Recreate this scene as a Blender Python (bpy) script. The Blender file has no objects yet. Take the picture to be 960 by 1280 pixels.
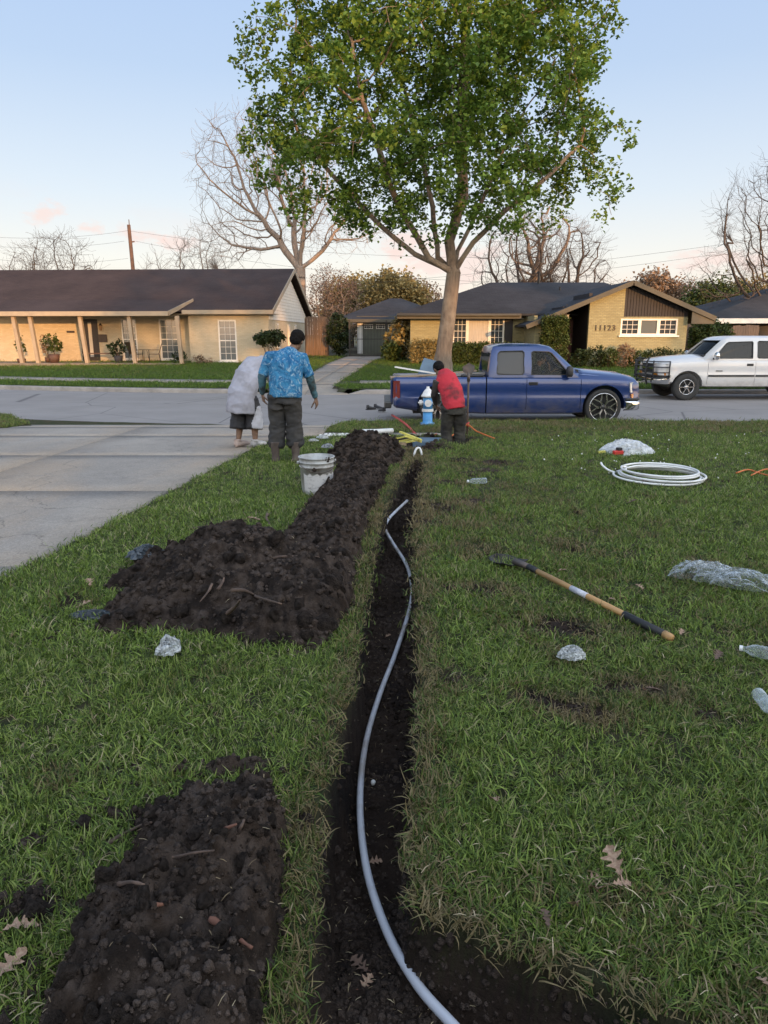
import bpy, bmesh, math, random
import numpy as np
from mathutils import Vector, Matrix, noise as mnoise
from mathutils.kdtree import KDTree
random.seed(7); rng = np.random.default_rng(7)
PI = math.pi; R = math.radians
sc = bpy.context.scene
C = sc.collection
# ------------------------------------------------------------------ camera, world, sun, exposure
HCAM = 1.95; FPX = 900.0; PITCH = R(13.86)
cam = bpy.data.objects.new('camera', bpy.data.cameras.new('camera')); C.objects.link(cam)
cam.location = (0, 0, HCAM); cam.rotation_euler = (PI/2 - PITCH, 0, 0)
cam.data.sensor_fit = 'HORIZONTAL'; cam.data.sensor_width = 36; cam.data.lens = 36*FPX/960
cam.data.clip_start = 0.05; cam.data.clip_end = 4000
sc.camera = cam
SUN_EL = R(6.5); SUN_AZ = R(25)            # sun behind the viewer, a little to the right
sdir = Vector((math.sin(SUN_AZ)*math.cos(SUN_EL), -math.cos(SUN_AZ)*math.cos(SUN_EL), math.sin(SUN_EL)))
sl = bpy.data.lights.new('sun', 'SUN'); sl.energy = 4.2; sl.angle = R(0.6); sl.color = (1.0, 0.50, 0.18)
sun = bpy.data.objects.new('sun', sl); C.objects.link(sun)
sun.rotation_euler = sdir.to_track_quat('Z', 'Y').to_euler()
w = bpy.data.worlds.new('World'); sc.world = w; w.use_nodes = True
wn = w.node_tree.nodes; wl = w.node_tree.links; wn.clear()
def wnode(t, **k):
    n = wn.new(t)
    for a, b in k.items(): setattr(n, a, b)
    return n
out = wnode('ShaderNodeOutputWorld'); bg = wnode('ShaderNodeBackground'); wl.new(bg.outputs[0], out.inputs[0])
sky = wnode('ShaderNodeTexSky', sky_type='NISHITA', sun_disc=False)
sky.sun_elevation = SUN_EL; sky.sun_rotation = math.atan2(sdir.x, sdir.y)
sky.air_density = 1.0; sky.dust_density = 0.6; sky.ozone_density = 1.3; sky.altitude = 10
bg.inputs['Strength'].default_value = 0.11
tc = wnode('ShaderNodeTexCoord'); sep = wnode('ShaderNodeSeparateXYZ'); wl.new(tc.outputs['Generated'], sep.inputs[0])
ramp = wnode('ShaderNodeValToRGB'); wl.new(sep.outputs['Z'], ramp.inputs[0])
cr = ramp.color_ramp
cr.elements[0].position = 0.0; cr.elements[0].color = (7.6, 6.3, 5.6, 1)
cr.elements[1].position = 1.0; cr.elements[1].color = (3.0, 4.2, 6.6, 1)
for p_, c_ in ((0.035, (8.3, 7.2, 6.3)), (0.09, (8.0, 7.8, 7.4)), (0.17, (6.4, 7.1, 7.9)), (0.30, (4.5, 5.7, 7.6)), (0.46, (3.5, 4.9, 7.6))):
    e = cr.elements.new(p_); e.color = (*c_, 1)
mixs = wnode('ShaderNodeMix', data_type='RGBA'); mixs.inputs['Factor'].default_value = 0.85
wl.new(sky.outputs[0], mixs.inputs['A']); wl.new(ramp.outputs[0], mixs.inputs['B'])
# small sunset clouds low in the sky: a stretched noise, kept to a low band of elevation
mp = wnode('ShaderNodeMapping'); mp.inputs['Scale'].default_value = (3.2, 3.2, 9.0); mp.inputs['Location'].default_value = (0.35, 0.1, 0.2)
wl.new(tc.outputs['Generated'], mp.inputs[0])
nz = wnode('ShaderNodeTexNoise'); nz.inputs['Scale'].default_value = 1.9; nz.inputs['Detail'].default_value = 7; nz.inputs['Roughness'].default_value = 0.6
wl.new(mp.outputs[0], nz.inputs['Vector'])
cl = wnode('ShaderNodeMapRange'); cl.inputs['From Min'].default_value = 0.50; cl.inputs['From Max'].default_value = 0.64
wl.new(nz.outputs[0], cl.inputs['Value'])
band = wnode('ShaderNodeValToRGB'); wl.new(sep.outputs['Z'], band.inputs[0]); b = band.color_ramp
b.elements[0].position = 0.02; b.elements[0].color = (0.35, 0.35, 0.35, 1); b.elements[1].position = 0.19; b.elements[1].color = (0, 0, 0, 1)
e = b.elements.new(0.08); e.color = (1, 1, 1, 1); e = b.elements.new(0.15); e.color = (.75, .75, .75, 1)
mu = wnode('ShaderNodeMath', operation='MULTIPLY'); wl.new(cl.outputs[0], mu.inputs[0]); wl.new(band.outputs[0], mu.inputs[1])
mu2 = wnode('ShaderNodeMath', operation='MULTIPLY'); wl.new(mu.outputs[0], mu2.inputs[0]); mu2.inputs[1].default_value = 0.12
mixc = wnode('ShaderNodeMix', data_type='RGBA'); wl.new(mu2.outputs[0], mixc.inputs['Factor'])
wl.new(mixs.outputs['Result'], mixc.inputs['A']); mixc.inputs['B'].default_value = (7.7, 5.6, 4.9, 1)
# three small sunset clouds, each a ragged noise inside its own soft patch of sky
def cdir(px, py):
    d = Vector(((px-480)/FPX, math.cos(PITCH)+(640-py)/FPX*math.sin(PITCH), -math.sin(PITCH)+(640-py)/FPX*math.cos(PITCH))); return d.normalized()
nz2 = wnode('ShaderNodeTexNoise'); nz2.inputs['Scale'].default_value = 16; nz2.inputs['Detail'].default_value = 8; nz2.inputs['Roughness'].default_value = .62; mp2 = wnode('ShaderNodeMapping'); mp2.inputs['Scale'].default_value = (1, 1, 2.2); wl.new(tc.outputs['Generated'], mp2.inputs[0]); wl.new(mp2.outputs[0], nz2.inputs['Vector'])
cur = mixc.outputs['Result']
for (px_, py_, rx_, rz_) in ((58, 270, 30, 17), (112, 284, 34, 12), (165, 290, 48, 16), (228, 300, 30, 14), (560, 328, 90, 30), (500, 300, 40, 16), (905, 322, 80, 16)):
    d0 = cdir(px_, py_); sb_ = wnode('ShaderNodeVectorMath', operation='SUBTRACT'); wl.new(tc.outputs['Generated'], sb_.inputs[0]); sb_.inputs[1].default_value = d0
    rt_ = wnode('ShaderNodeMapping', vector_type='POINT'); rt_.inputs['Rotation'].default_value = (0, 0, math.atan2(d0.x, d0.y)); rt_.inputs['Scale'].default_value = (FPX/rx_, 6, FPX/rz_)
    wl.new(sb_.outputs[0], rt_.inputs[0]); ln_ = wnode('ShaderNodeVectorMath', operation='LENGTH'); wl.new(rt_.outputs[0], ln_.inputs[0])
    ad_ = wnode('ShaderNodeMath', operation='MULTIPLY_ADD'); wl.new(nz2.outputs[0], ad_.inputs[0]); ad_.inputs[1].default_value = -4.2; wl.new(ln_.outputs['Value'], ad_.inputs[2])
    mr_ = wnode('ShaderNodeMapRange', interpolation_type='SMOOTHSTEP'); mr_.inputs['From Min'].default_value = -2.0; mr_.inputs['From Max'].default_value = -1.3; mr_.inputs['To Min'].default_value = .75; mr_.inputs['To Max'].default_value = 0; wl.new(ad_.outputs[0], mr_.inputs['Value'])
    mm_ = wnode('ShaderNodeMix', data_type='RGBA'); wl.new(mr_.outputs[0], mm_.inputs['Factor']); wl.new(cur, mm_.inputs['A']); mm_.inputs['B'].default_value = (7.6, 6.0, 5.5, 1); cur = mm_.outputs['Result']
# the side of the sky where the sun goes down glows brighter and warmer
sdh = (sdir.x, sdir.y, 0.12); dt = wnode('ShaderNodeVectorMath', operation='DOT_PRODUCT'); wl.new(tc.outputs['Generated'], dt.inputs[0]); dt.inputs[1].default_value = sdh
gl_ = wnode('ShaderNodeMapRange', interpolation_type='SMOOTHSTEP'); gl_.inputs['From Min'].default_value = -0.35; gl_.inputs['From Max'].default_value = 1.0; wl.new(dt.outputs['Value'], gl_.inputs['Value'])
glow = wnode('ShaderNodeMix', data_type='RGBA'); wl.new(gl_.outputs[0], glow.inputs['Factor']); glow.inputs['A'].default_value = (1, 1, 1, 1); glow.inputs['B'].default_value = (5.6, 4.4, 3.2, 1)
mg = wnode('ShaderNodeMix', data_type='RGBA', blend_type='MULTIPLY'); mg.inputs['Factor'].default_value = 1.0; wl.new(cur, mg.inputs['A']); wl.new(glow.outputs['Result'], mg.inputs['B'])
wl.new(mg.outputs['Result'], bg.inputs['Color'])
sc.view_settings.view_transform = 'Standard'; sc.view_settings.look = 'None'
sc.view_settings.exposure = 0.27; sc.view_settings.gamma = 1.0
sc.cycles.max_bounces = 6; sc.cycles.transparent_max_bounces = 12
# ------------------------------------------------------------------ helpers
def P(px, py, z=None, Y=None):
    """photo pixel -> world point on the plane z or at the distance Y (used for laying things out)"""
    u = (px-480)/FPX; v = (640-py)/FPX
    d = Vector((u, math.cos(PITCH)+v*math.sin(PITCH), -math.sin(PITCH)+v*math.cos(PITCH)))
    t = (z-HCAM)/d.z if z is not None else Y/d.y
    return Vector((0, 0, HCAM)) + d*t
def tag(o, label=None, cat=None, group=None, kind=None):
    if label: o['label'] = label
    if cat: o['category'] = cat
    if group: o['group'] = group
    if kind: o['kind'] = kind
    return o
def empty(name, loc=(0, 0, 0), rz=0.0, label=None, cat=None, group=None):
    o = bpy.data.objects.new(name, None); C.objects.link(o); o.location = loc; o.rotation_euler = (0, 0, rz)
    o.empty_display_size = 0.1
    return tag(o, label, cat, group)
def link(name, me, m=None, parent=None, smooth=False):
    o = bpy.data.objects.new(name, me); C.objects.link(o)
    if m is not None and not me.materials: me.materials.append(m)
    if parent: o.parent = parent
    if smooth: me.shade_smooth()
    return o
def copy_tree(o, parent=None):
    c = o.copy(); C.objects.link(c)
    if parent: c.parent = parent
    for ch in list(o.children): copy_tree(ch, c)
    return c
class MB:
    def __init__(s): s.v = []; s.f = []
    def add(s, vs, fs):
        n = len(s.v); s.v += [tuple(p) for p in vs]; s.f += [tuple(i+n for i in f) for f in fs]; return s
    def box(s, x0, x1, y0, y1, z0, z1, M=None):
        vs = [Vector((x, y, z)) for z in (z0, z1) for (x, y) in ((x0, y0), (x1, y0), (x1, y1), (x0, y1))]
        if M is not None: vs = [M @ p for p in vs]
        return s.add(vs, [(0,3,2,1),(4,5,6,7),(0,1,5,4),(1,2,6,5),(2,3,7,6),(3,0,4,7)])
    def bar(s, a, b, wdt, h=None):
        a = Vector(a); b = Vector(b); h = h or wdt; d = (b-a).normalized()
        up = Vector((0,0,1)) if abs(d.z) < .9 else Vector((1,0,0))
        sx = d.cross(up).normalized(); sy = sx.cross(d)
        vs = [p + sx*i*wdt/2 + sy*j*h/2 for p in (a, b) for (i, j) in ((-1,-1),(1,-1),(1,1),(-1,1))]
        return s.add(vs, [(0,3,2,1),(4,5,6,7),(0,1,5,4),(1,2,6,5),(2,3,7,6),(3,0,4,7)])
    def tube(s, pts, rad, n=10, cap=True, flat=None, up0=None):
        """rad: number, list of numbers or list of (rx, ry)"""
        pts = [Vector(p) for p in pts]; k = len(pts)
        if not isinstance(rad, (list, tuple)): rad = [rad]*k
        rr = [(r, r) if not isinstance(r, (list, tuple)) else r for r in rad]
        ring = []; up = Vector(up0) if up0 else None
        for i in range(k):
            d = (pts[min(i+1, k-1)] - pts[max(i-1, 0)]).normalized()
            if up is None: up = Vector((0,0,1)) if abs(d.z) < .8 else Vector((0,1,0))
            sx = up.cross(d)
            if sx.length < 1e-5: sx = Vector((1,0,0)).cross(d)
            sx.normalize(); sy = d.cross(sx).normalized()
            up = sy if not up0 else Vector(up0)
            for j in range(n):
                a = 2*PI*j/n; ring.append(pts[i] + sx*math.cos(a)*rr[i][0] + sy*math.sin(a)*rr[i][1])
        fs = [(i*n+j, i*n+(j+1) % n, (i+1)*n+(j+1) % n, (i+1)*n+j) for i in range(k-1) for j in range(n)]
        if cap: fs += [tuple(range(n))[::-1], tuple(range((k-1)*n, k*n))]
        return s.add(ring, fs)
    def lathe(s, prof, n=24, M=None, cap=False):
        vs = []
        for (r, z) in prof:
            for j in range(n):
                p = Vector((r*math.cos(2*PI*j/n), r*math.sin(2*PI*j/n), z)); vs.append(M @ p if M is not None else p)
        k = len(prof)
        fs = [(i*n+j, i*n+(j+1) % n, (i+1)*n+(j+1) % n, (i+1)*n+j) for i in range(k-1) for j in range(n)]
        if cap: fs += [tuple(range(n))[::-1], tuple(range((k-1)*n, k*n))]
        return s.add(vs, fs)
    def prism(s, poly, y0, y1, M=None):
        """poly in (x, z), extruded in y"""
        n = len(poly); vs = [Vector((x, y0, z)) for x, z in poly] + [Vector((x, y1, z)) for x, z in poly]
        if M is not None: vs = [M @ p for p in vs]
        return s.add(vs, [tuple(range(n)), tuple(range(n, 2*n))[::-1]] + [(i, i+n, (i+1) % n+n, (i+1) % n) for i in range(n)])
    def mesh(s, name='m'):
        me = bpy.data.meshes.new(name); me.from_pydata(s.v, [], s.f); me.update(); return me
    def build(s, name, m=None, parent=None, smooth=False, fix=False, bevel=0, loc=None):
        me = s.mesh(name)
        if fix:
            b = bmesh.new(); b.from_mesh(me); bmesh.ops.recalc_face_normals(b, faces=b.faces); b.to_mesh(me); b.free()
        o = link(name, me, m, parent, smooth)
        if bevel:
            md = o.modifiers.new('bevel', 'BEVEL'); md.width = bevel; md.segments = 2; md.limit_method = 'ANGLE'
        if loc is not None: o.location = loc
        return o
def np_mesh(name, V, F, attrs=None):
    """fast mesh from numpy arrays; F (n,3) or (n,4)"""
    me = bpy.data.meshes.new(name); n, k = F.shape
    me.vertices.add(len(V)); me.vertices.foreach_set('co', np.ascontiguousarray(V, dtype=np.float32).ravel())
    me.loops.add(n*k); me.loops.foreach_set('vertex_index', F.astype(np.int32).ravel())
    me.polygons.add(n); me.polygons.foreach_set('loop_start', np.arange(0, n*k, k, dtype=np.int32))
    me.update(calc_edges=True)
    for nm, arr in (attrs or {}).items():
        a = me.attributes.new(nm, 'FLOAT', 'POINT'); a.data.foreach_set('value', np.asarray(arr, dtype=np.float32))
    return me
def vnoise(x, y, z=0.0, seed=0):
    """smooth value noise, vectorised, about -1..1"""
    x = np.asarray(x, float)+seed*17.3; y = np.asarray(y, float)+seed*5.1; z = np.asarray(z, float)+0*x+seed*3.7
    xi = np.floor(x).astype(np.int64); yi = np.floor(y).astype(np.int64); zi = np.floor(z).astype(np.int64)
    fx = x-xi; fy = y-yi; fz = z-zi
    fx = fx*fx*(3-2*fx); fy = fy*fy*(3-2*fy); fz = fz*fz*(3-2*fz)
    def h(a, b, c):
        n = (a*374761393 + b*668265263 + c*1274126177) & 0xffffffff
        n = ((n ^ (n >> 13))*1274126177) & 0xffffffff
        return ((n ^ (n >> 16)) & 0xffff)/32767.5-1
    r = 0
    for dx in (0, 1):
        for dy in (0, 1):
            for dz in (0, 1):
                r = r + h(xi+dx, yi+dy, zi+dz)*(fx if dx else 1-fx)*(fy if dy else 1-fy)*(fz if dz else 1-fz)
    return r
def fbm(x, y, z=0.0, oct=4, seed=0):
    r = 0; a = 1.0
    for i in range(oct):
        r = r + a*vnoise(np.asarray(x)*2**i, np.asarray(y)*2**i, np.asarray(z)*2**i, seed+i*7); a *= .5
    return r/1.8
def baked(o, name=None, wr=0, wscale=8, seed=0, smooth=True):
    """evaluate the modifiers of o into a plain mesh, with optional wrinkles along the normals"""
    dg = bpy.context.evaluated_depsgraph_get(); dg.update()
    me = bpy.data.meshes.new_from_object(o.evaluated_get(dg)); o.modifiers.clear()
    old = o.data; o.data = me; bpy.data.meshes.remove(old)
    if wr:
        n = len(me.vertices); co = np.empty(n*3, np.float32); me.vertices.foreach_get('co', co); co = co.reshape(-1, 3).astype(float)
        no = np.empty(n*3, np.float32); me.vertex_normals.foreach_get('vector', no); no = no.reshape(-1, 3)
        d = fbm(co[:, 0]*wscale, co[:, 1]*wscale, co[:, 2]*wscale*1.5, 3, seed)
        d = 1-np.abs(d)*2.2
        co = co + no*(d*wr)[:, None]
        me.vertices.foreach_set('co', co.astype(np.float32).ravel()); me.update()
    if smooth: me.shade_smooth()
    return o
def boolean(o, cutter):
    cutter.parent = o.parent; md = o.modifiers.new('b', 'BOOLEAN'); md.object = cutter; md.operation = 'DIFFERENCE'; md.solver = 'EXACT'
    baked(o, smooth=False)
    me = cutter.data; bpy.data.objects.remove(cutter); bpy.data.meshes.remove(me)
# ------------------------------------------------------------------ materials
def newmat(name):
    m = bpy.data.materials.new(name); m.use_nodes = True; nt = m.node_tree; nt.nodes.clear()
    o = nt.nodes.new('ShaderNodeOutputMaterial'); b = nt.nodes.new('ShaderNodeBsdfPrincipled'); nt.links.new(b.outputs[0], o.inputs[0])
    return m, nt, b
def N(nt, t, **k):
    n = nt.nodes.new(t)
    for a, b in k.items():
        if a in n.inputs: n.inputs[a].default_value = b
        else: setattr(n, a, b)
    return n
def rgbmix(nt, fac, a, b, blend='MIX'):
    n = nt.nodes.new('ShaderNodeMix'); n.data_type = 'RGBA'; n.blend_type = blend
    for s, v in (('Factor', fac), ('A', a), ('B', b)):
        if isinstance(v, bpy.types.NodeSocket): nt.links.new(v, n.inputs[s])
        elif s == 'Factor': n.inputs[s].default_value = v
        else: n.inputs[s].default_value = (*v, 1) if len(v) == 3 else v
    return n.outputs['Result']
def mrange(nt, v, a, b, c=0.0, d=1.0):
    n = nt.nodes.new('ShaderNodeMapRange'); nt.links.new(v, n.inputs[0])
    for i, q in enumerate((a, b, c, d)): n.inputs[i+1].default_value = q
    return n.outputs[0]
def noise_out(nt, scale, detail=5, rough=.6, coord='Object', dist=0, vec=None, stretch=None):
    tcn = nt.nodes.new('ShaderNodeTexCoord'); n = N(nt, 'ShaderNodeTexNoise', Scale=scale, Detail=detail, Roughness=rough, Distortion=dist)
    src = tcn.outputs[coord]
    if stretch:
        mpn = nt.nodes.new('ShaderNodeMapping'); mpn.inputs['Scale'].default_value = stretch; nt.links.new(src, mpn.inputs[0]); src = mpn.outputs[0]
    nt.links.new(src, n.inputs['Vector']); return n.outputs[0]
def bump(nt, b, h, strength=.5, dist=.02):
    n = N(nt, 'ShaderNodeBump', Strength=strength, Distance=dist); nt.links.new(h, n.inputs['Height']); nt.links.new(n.outputs[0], b.inputs['Normal'])
def mat(name, c1, c2=None, scale=6, rough=.75, metal=0, bmp=0, bscale=None, bdist=.01, lo=.35, hi=.65, detail=6, spec=.5, coat=0, stretch=None, c3=None, s3=1.5):
    m, nt, b = newmat(name); b.inputs['Roughness'].default_value = rough; b.inputs['Metallic'].default_value = metal
    b.inputs['Specular IOR Level'].default_value = spec; b.inputs['Coat Weight'].default_value = coat
    c2 = c2 or tuple(x*.75 for x in c1)
    f = noise_out(nt, scale, detail, stretch=stretch); col = rgbmix(nt, mrange(nt, f, lo, hi), c1, c2)
    if c3: col = rgbmix(nt, mrange(nt, noise_out(nt, s3, 4), .48, .62), col, c3)
    nt.links.new(col, b.inputs['Base Color'])
    if bmp: bump(nt, b, noise_out(nt, bscale or scale*3, 6, stretch=stretch), bmp, bdist)
    return m
def attr_mat(name, cols, rough=.6, attr='rnd', transl=0.0, inst=False, spec=.3, big=None):
    """colour picked along a per-leaf/per-blade attribute; big=(colour, scale, lo, hi): large patches of another tone"""
    m, nt, b = newmat(name); b.inputs['Roughness'].default_value = rough; b.inputs['Specular IOR Level'].default_value = spec
    a = nt.nodes.new('ShaderNodeAttribute'); a.attribute_name = attr
    r = nt.nodes.new('ShaderNodeValToRGB'); nt.links.new(a.outputs['Fac'], r.inputs[0]); el = r.color_ramp.elements
    k = len(cols); el[0].color = (*cols[0][1], 1); el[0].position = cols[0][0]; el[1].color = (*cols[-1][1], 1); el[1].position = cols[-1][0]
    for p, c in cols[1:-1]:
        e = el.new(p); e.color = (*c, 1)
    col = r.outputs[0]
    if big:
        geo = nt.nodes.new('ShaderNodeNewGeometry'); n = N(nt, 'ShaderNodeTexNoise', Scale=big[1], Detail=4); nt.links.new(geo.outputs['Position'], n.inputs['Vector'])
        col = rgbmix(nt, mrange(nt, n.outputs[0], big[2], big[3]), col, big[0])
    if inst:
        d = nt.nodes.new('ShaderNodeAttribute'); d.attribute_name = 'dry'; d.attribute_type = 'INSTANCER'
        mx = N(nt, 'ShaderNodeMath', operation='MULTIPLY_ADD'); nt.links.new(a.outputs['Fac'], mx.inputs[0]); mx.inputs[1].default_value = .8; nt.links.new(d.outputs['Fac'], mx.inputs[2])
        col = rgbmix(nt, mrange(nt, mx.outputs[0], .82, 1.02), col, (.20, .155, .075))
    nt.links.new(col, b.inputs['Base Color'])
    if transl:
        o = nt.nodes['Material Output']; t = nt.nodes.new('ShaderNodeBsdfTranslucent'); nt.links.new(col, t.inputs[0])
        ms = nt.nodes.new('ShaderNodeMixShader'); ms.inputs[0].default_value = transl
        nt.links.new(b.outputs[0], ms.inputs[1]); nt.links.new(t.outputs[0], ms.inputs[2]); nt.links.new(ms.outputs[0], o.inputs[0])
    return m
def glass_mat(name, tint=(.02, .025, .03), rough=.06):
    m, nt, b = newmat(name); b.inputs['Base Color'].default_value = (*tint, 1); b.inputs['Roughness'].default_value = rough; b.inputs['Specular IOR Level'].default_value = .9
    return m
def clear_mat(name, col, alpha, rough=.15, nscale=30):
    m, nt, b = newmat(name); b.inputs['Base Color'].default_value = (*col, 1); b.inputs['Roughness'].default_value = rough
    o = nt.nodes['Material Output']; t = nt.nodes.new('ShaderNodeBsdfTransparent'); ms = nt.nodes.new('ShaderNodeMixShader')
    nt.links.new(mrange(nt, noise_out(nt, nscale, 4), .35, .65, alpha*.5, min(1, alpha*1.5)), ms.inputs[0])
    nt.links.new(t.outputs[0], ms.inputs[1]); nt.links.new(b.outputs[0], ms.inputs[2]); nt.links.new(ms.outputs[0], o.inputs[0]); return m
def brick_mat(name, c1, c2, mortar, bw=.2, bh=.07, stretch=(1, 1, 1), rot=None):
    m, nt, b = newmat(name); b.inputs['Roughness'].default_value = .85
    tcn = nt.nodes.new('ShaderNodeTexCoord'); sp = nt.nodes.new('ShaderNodeSeparateXYZ'); nt.links.new(tcn.outputs['Object'], sp.inputs[0])
    ad = N(nt, 'ShaderNodeMath', operation='ADD'); nt.links.new(sp.outputs[0], ad.inputs[0]); nt.links.new(sp.outputs[1], ad.inputs[1])
    cb = nt.nodes.new('ShaderNodeCombineXYZ'); nt.links.new(ad.outputs[0], cb.inputs[0]); nt.links.new(sp.outputs[2], cb.inputs[1])
    br = N(nt, 'ShaderNodeTexBrick', Scale=1.0); nt.links.new(cb.outputs[0], br.inputs['Vector'])
    br.inputs['Brick Width'].default_value = bw; br.inputs['Row Height'].default_value = bh; br.inputs['Mortar Size'].default_value = .008
    br.inputs['Mortar Smooth'].default_value = .3
    br.inputs['Color1'].default_value = (*c1, 1); br.inputs['Color2'].default_value = (*c2, 1); br.inputs['Mortar'].default_value = (*mortar, 1)
    f = noise_out(nt, 1.3, 6); col = rgbmix(nt, mrange(nt, f, .3, .75, 0, .35), br.outputs[0], tuple(x*.6 for x in c1))
    nt.links.new(col, b.inputs['Base Color']); inv = N(nt, 'ShaderNodeMath', operation='SUBTRACT'); inv.inputs[0].default_value = 1; nt.links.new(br.outputs['Fac'], inv.inputs[1])
    bump(nt, b, inv.outputs[0], .7, .012); return m
def shingle_mat(name, c1, c2):
    m, nt, b = newmat(name); b.inputs['Roughness'].default_value = .9; b.inputs['Specular IOR Level'].default_value = .2
    tcn = nt.nodes.new('ShaderNodeTexCoord'); br = N(nt, 'ShaderNodeTexBrick', Scale=1.0); nt.links.new(tcn.outputs['UV'], br.inputs['Vector'])
    br.inputs['Brick Width'].default_value = .32; br.inputs['Row Height'].default_value = .14; br.inputs['Mortar Size'].default_value = .006
    br.inputs['Color1'].default_value = (*c1, 1); br.inputs['Color2'].default_value = (*c2, 1); br.inputs['Mortar'].default_value = (*[x*.4 for x in c1], 1)
    f = noise_out(nt, .5, 6); col = rgbmix(nt, mrange(nt, f, .35, .7, 0, .5), br.outputs[0], tuple(min(1, x*1.9) for x in c2))
    f2 = noise_out(nt, 30, 3); col = rgbmix(nt, mrange(nt, f2, .3, .7, 0, .5), col, tuple(x*.5 for x in c1))
    nt.links.new(col, b.inputs['Base Color']); bump(nt, b, br.outputs['Fac'], .6, -.01); return m
M_soil = mat('soil', (.022, .0145, .010), (.068, .052, .043), 16, .95, 0, 1.0, 110, .012, spec=.12, c3=(.016, .012, .010), s3=6)
M_clod = mat('soil_clod', (.022, .015, .011), (.084, .064, .053), 1.6, .95, 0, 1.0, 9, .15, spec=.15)
M_asph = mat('street_concrete', (.19, .18, .18), (.25, .235, .23), 1.2, .9, 0, .5, 120, .004, c3=(.14, .13, .13), s3=.35)
def conc_mat():
    m, nt, b = newmat('driveway_concrete'); b.inputs['Roughness'].default_value = .92; b.inputs['Specular IOR Level'].default_value = .25
    c = rgbmix(nt, mrange(nt, noise_out(nt, .8, 8, .65), .35, .65), (.36, .318, .270), (.26, .230, .198))
    c = rgbmix(nt, mrange(nt, noise_out(nt, .35, 5, .6, stretch=(1.5, .6, 1)), .50, .66, 0, .8), c, (.39, .30, .215))
    c = rgbmix(nt, mrange(nt, noise_out(nt, 2.6, 8, .75), .54, .70, 0, .65), c, (.17, .15, .13))
    c = rgbmix(nt, mrange(nt, noise_out(nt, 75, 3, .6), .40, .66, 0, .5), c, (.11, .10, .095))
    c = rgbmix(nt, mrange(nt, noise_out(nt, 28, 5, .8), .52, .62, 0, .35), c, (.40, .37, .34))
    tcn = nt.nodes.new('ShaderNodeTexCoord'); wp = nt.nodes.new('ShaderNodeVectorMath'); wp.operation = 'ADD'; nz_ = N(nt, 'ShaderNodeTexNoise', Scale=1.7, Detail=6); nt.links.new(tcn.outputs['Object'], nz_.inputs['Vector']); nt.links.new(tcn.outputs['Object'], wp.inputs[0]); nt.links.new(nz_.outputs['Color'], wp.inputs[1])
    v = N(nt, 'ShaderNodeTexVoronoi', feature='DISTANCE_TO_EDGE', Scale=.23); nt.links.new(wp.outputs[0], v.inputs['Vector'])
    c = rgbmix(nt, mrange(nt, v.outputs['Distance'], .0, .003, .55, 0), c, (.08, .07, .06))
    nt.links.new(c, b.inputs['Base Color']); bump(nt, b, noise_out(nt, 120, 4), .5, .004); return m
M_conc = conc_mat()
M_kerb = mat('kerb_concrete', (.30, .275, .25), (.20, .185, .17), 2.5, .9, 0, .5, 60, .005)
M_under = mat('lawn_soil', (.035, .045, .016), (.055, .045, .024), 5, .95, 0, 1, 70, .02, c3=(.025, .02, .014), s3=2)
M_grd = mat('ground_far', (.05, .07, .03), (.08, .08, .04), .2, .95)
M_tarsm = mat('joint_dirt', (.04, .03, .02), (.08, .06, .04), 6, .95)
# ------------------------------------------------------------------ the terrain
def kn(x):
    x = np.asarray(x, float); q = np.clip(x, -16, 0); return 15.5 + .018*q*q + np.where(x < -16, (-16-x)*.55, 0)
def kf(x):
    x = np.asarray(x, float); q = np.clip(x, -20, 0); return 24.4 + .011*q*q + np.where(x < -20, (-20-x)*.42, 0)
def base_near(y): return np.interp(y, [-20, 3, 9.5, 12.5, 15.5, 18], [.36, .36, .28, .21, .155, .15])
def base_far(x, y):
    d = np.asarray(y)-kf(x); return np.interp(d, [0, .2, 3, 12.5, 30, 60], [.13, .15, .24, .58, .72, .75])
XLp = [P(*q, z=.33) for q in ((380,1330),(397,1200),(398,1080),(408,1000),(432,900),(447,820),(455,750),(467,680),(480,635),(496,600),(514,572))]
XRp = [P(*q, z=.33) for q in ((880,1330),(780,1272),(700,1228),(620,1195),(545,1165),(512,1130),(508,1080),(512,1020),(520,950),(523,880),(524,800),(519,720),(517,660),(522,620),(530,572))]
def XL(y): return np.interp(y, [p.y for p in XLp], [p.x for p in XLp]) + .018*fbm(np.asarray(y)*6, 0, 0, 3, 3)
def XR(y): return np.interp(y, [p.y for p in XRp], [p.x for p in XRp]) + .018*fbm(np.asarray(y)*6, 5, 0, 3, 4)
TR_END = XLp[-1].y
sstep = lambda a, b, v: (lambda t: t*t*(3-2*t))(np.clip((v-a)/(b-a), 0, 1))
def trench(x, y):
    """0 outside, 1 in the trench"""
    wv = .022+.012*np.abs(vnoise(x*9, y*9, 0, 8))+.05*(1-sstep(1.5, 2.0, y))*np.abs(vnoise(x*7, y*7, 0, 9))
    return sstep(-wv, wv, x-XL(y)-.005)*sstep(-wv, wv, XR(y+.035*fbm(x*9, y*9, 0, 3, 12)*(y < 2.2))-x-.005)*(1-sstep(TR_END-.1, TR_END+.25, y))
HOLES = [(1.03, 12.05, .48, .24), (.35, 11.6, .5, .12), (.62, 11.0, .35, .12), (-.2, 12.0, .4, .04)]       # diggings round the far worker
PATCH = [(P(q[0], q[1], z=.32), q[2]) for q in ((620,747,.09),(700,792,.15),(590,628,.16),(545,632,.13),(690,893,.07),(745,905,.06),(560,742,.07),(575,572,.18),
        (560,860,.05),(880,900,.06),(820,875,.05),(770,870,.06),(535,655,.12),(560,600,.12),(90,760,.13),(880,600,.06),(610,585,.13),(710,690,.08),(800,620,.07))]
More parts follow.
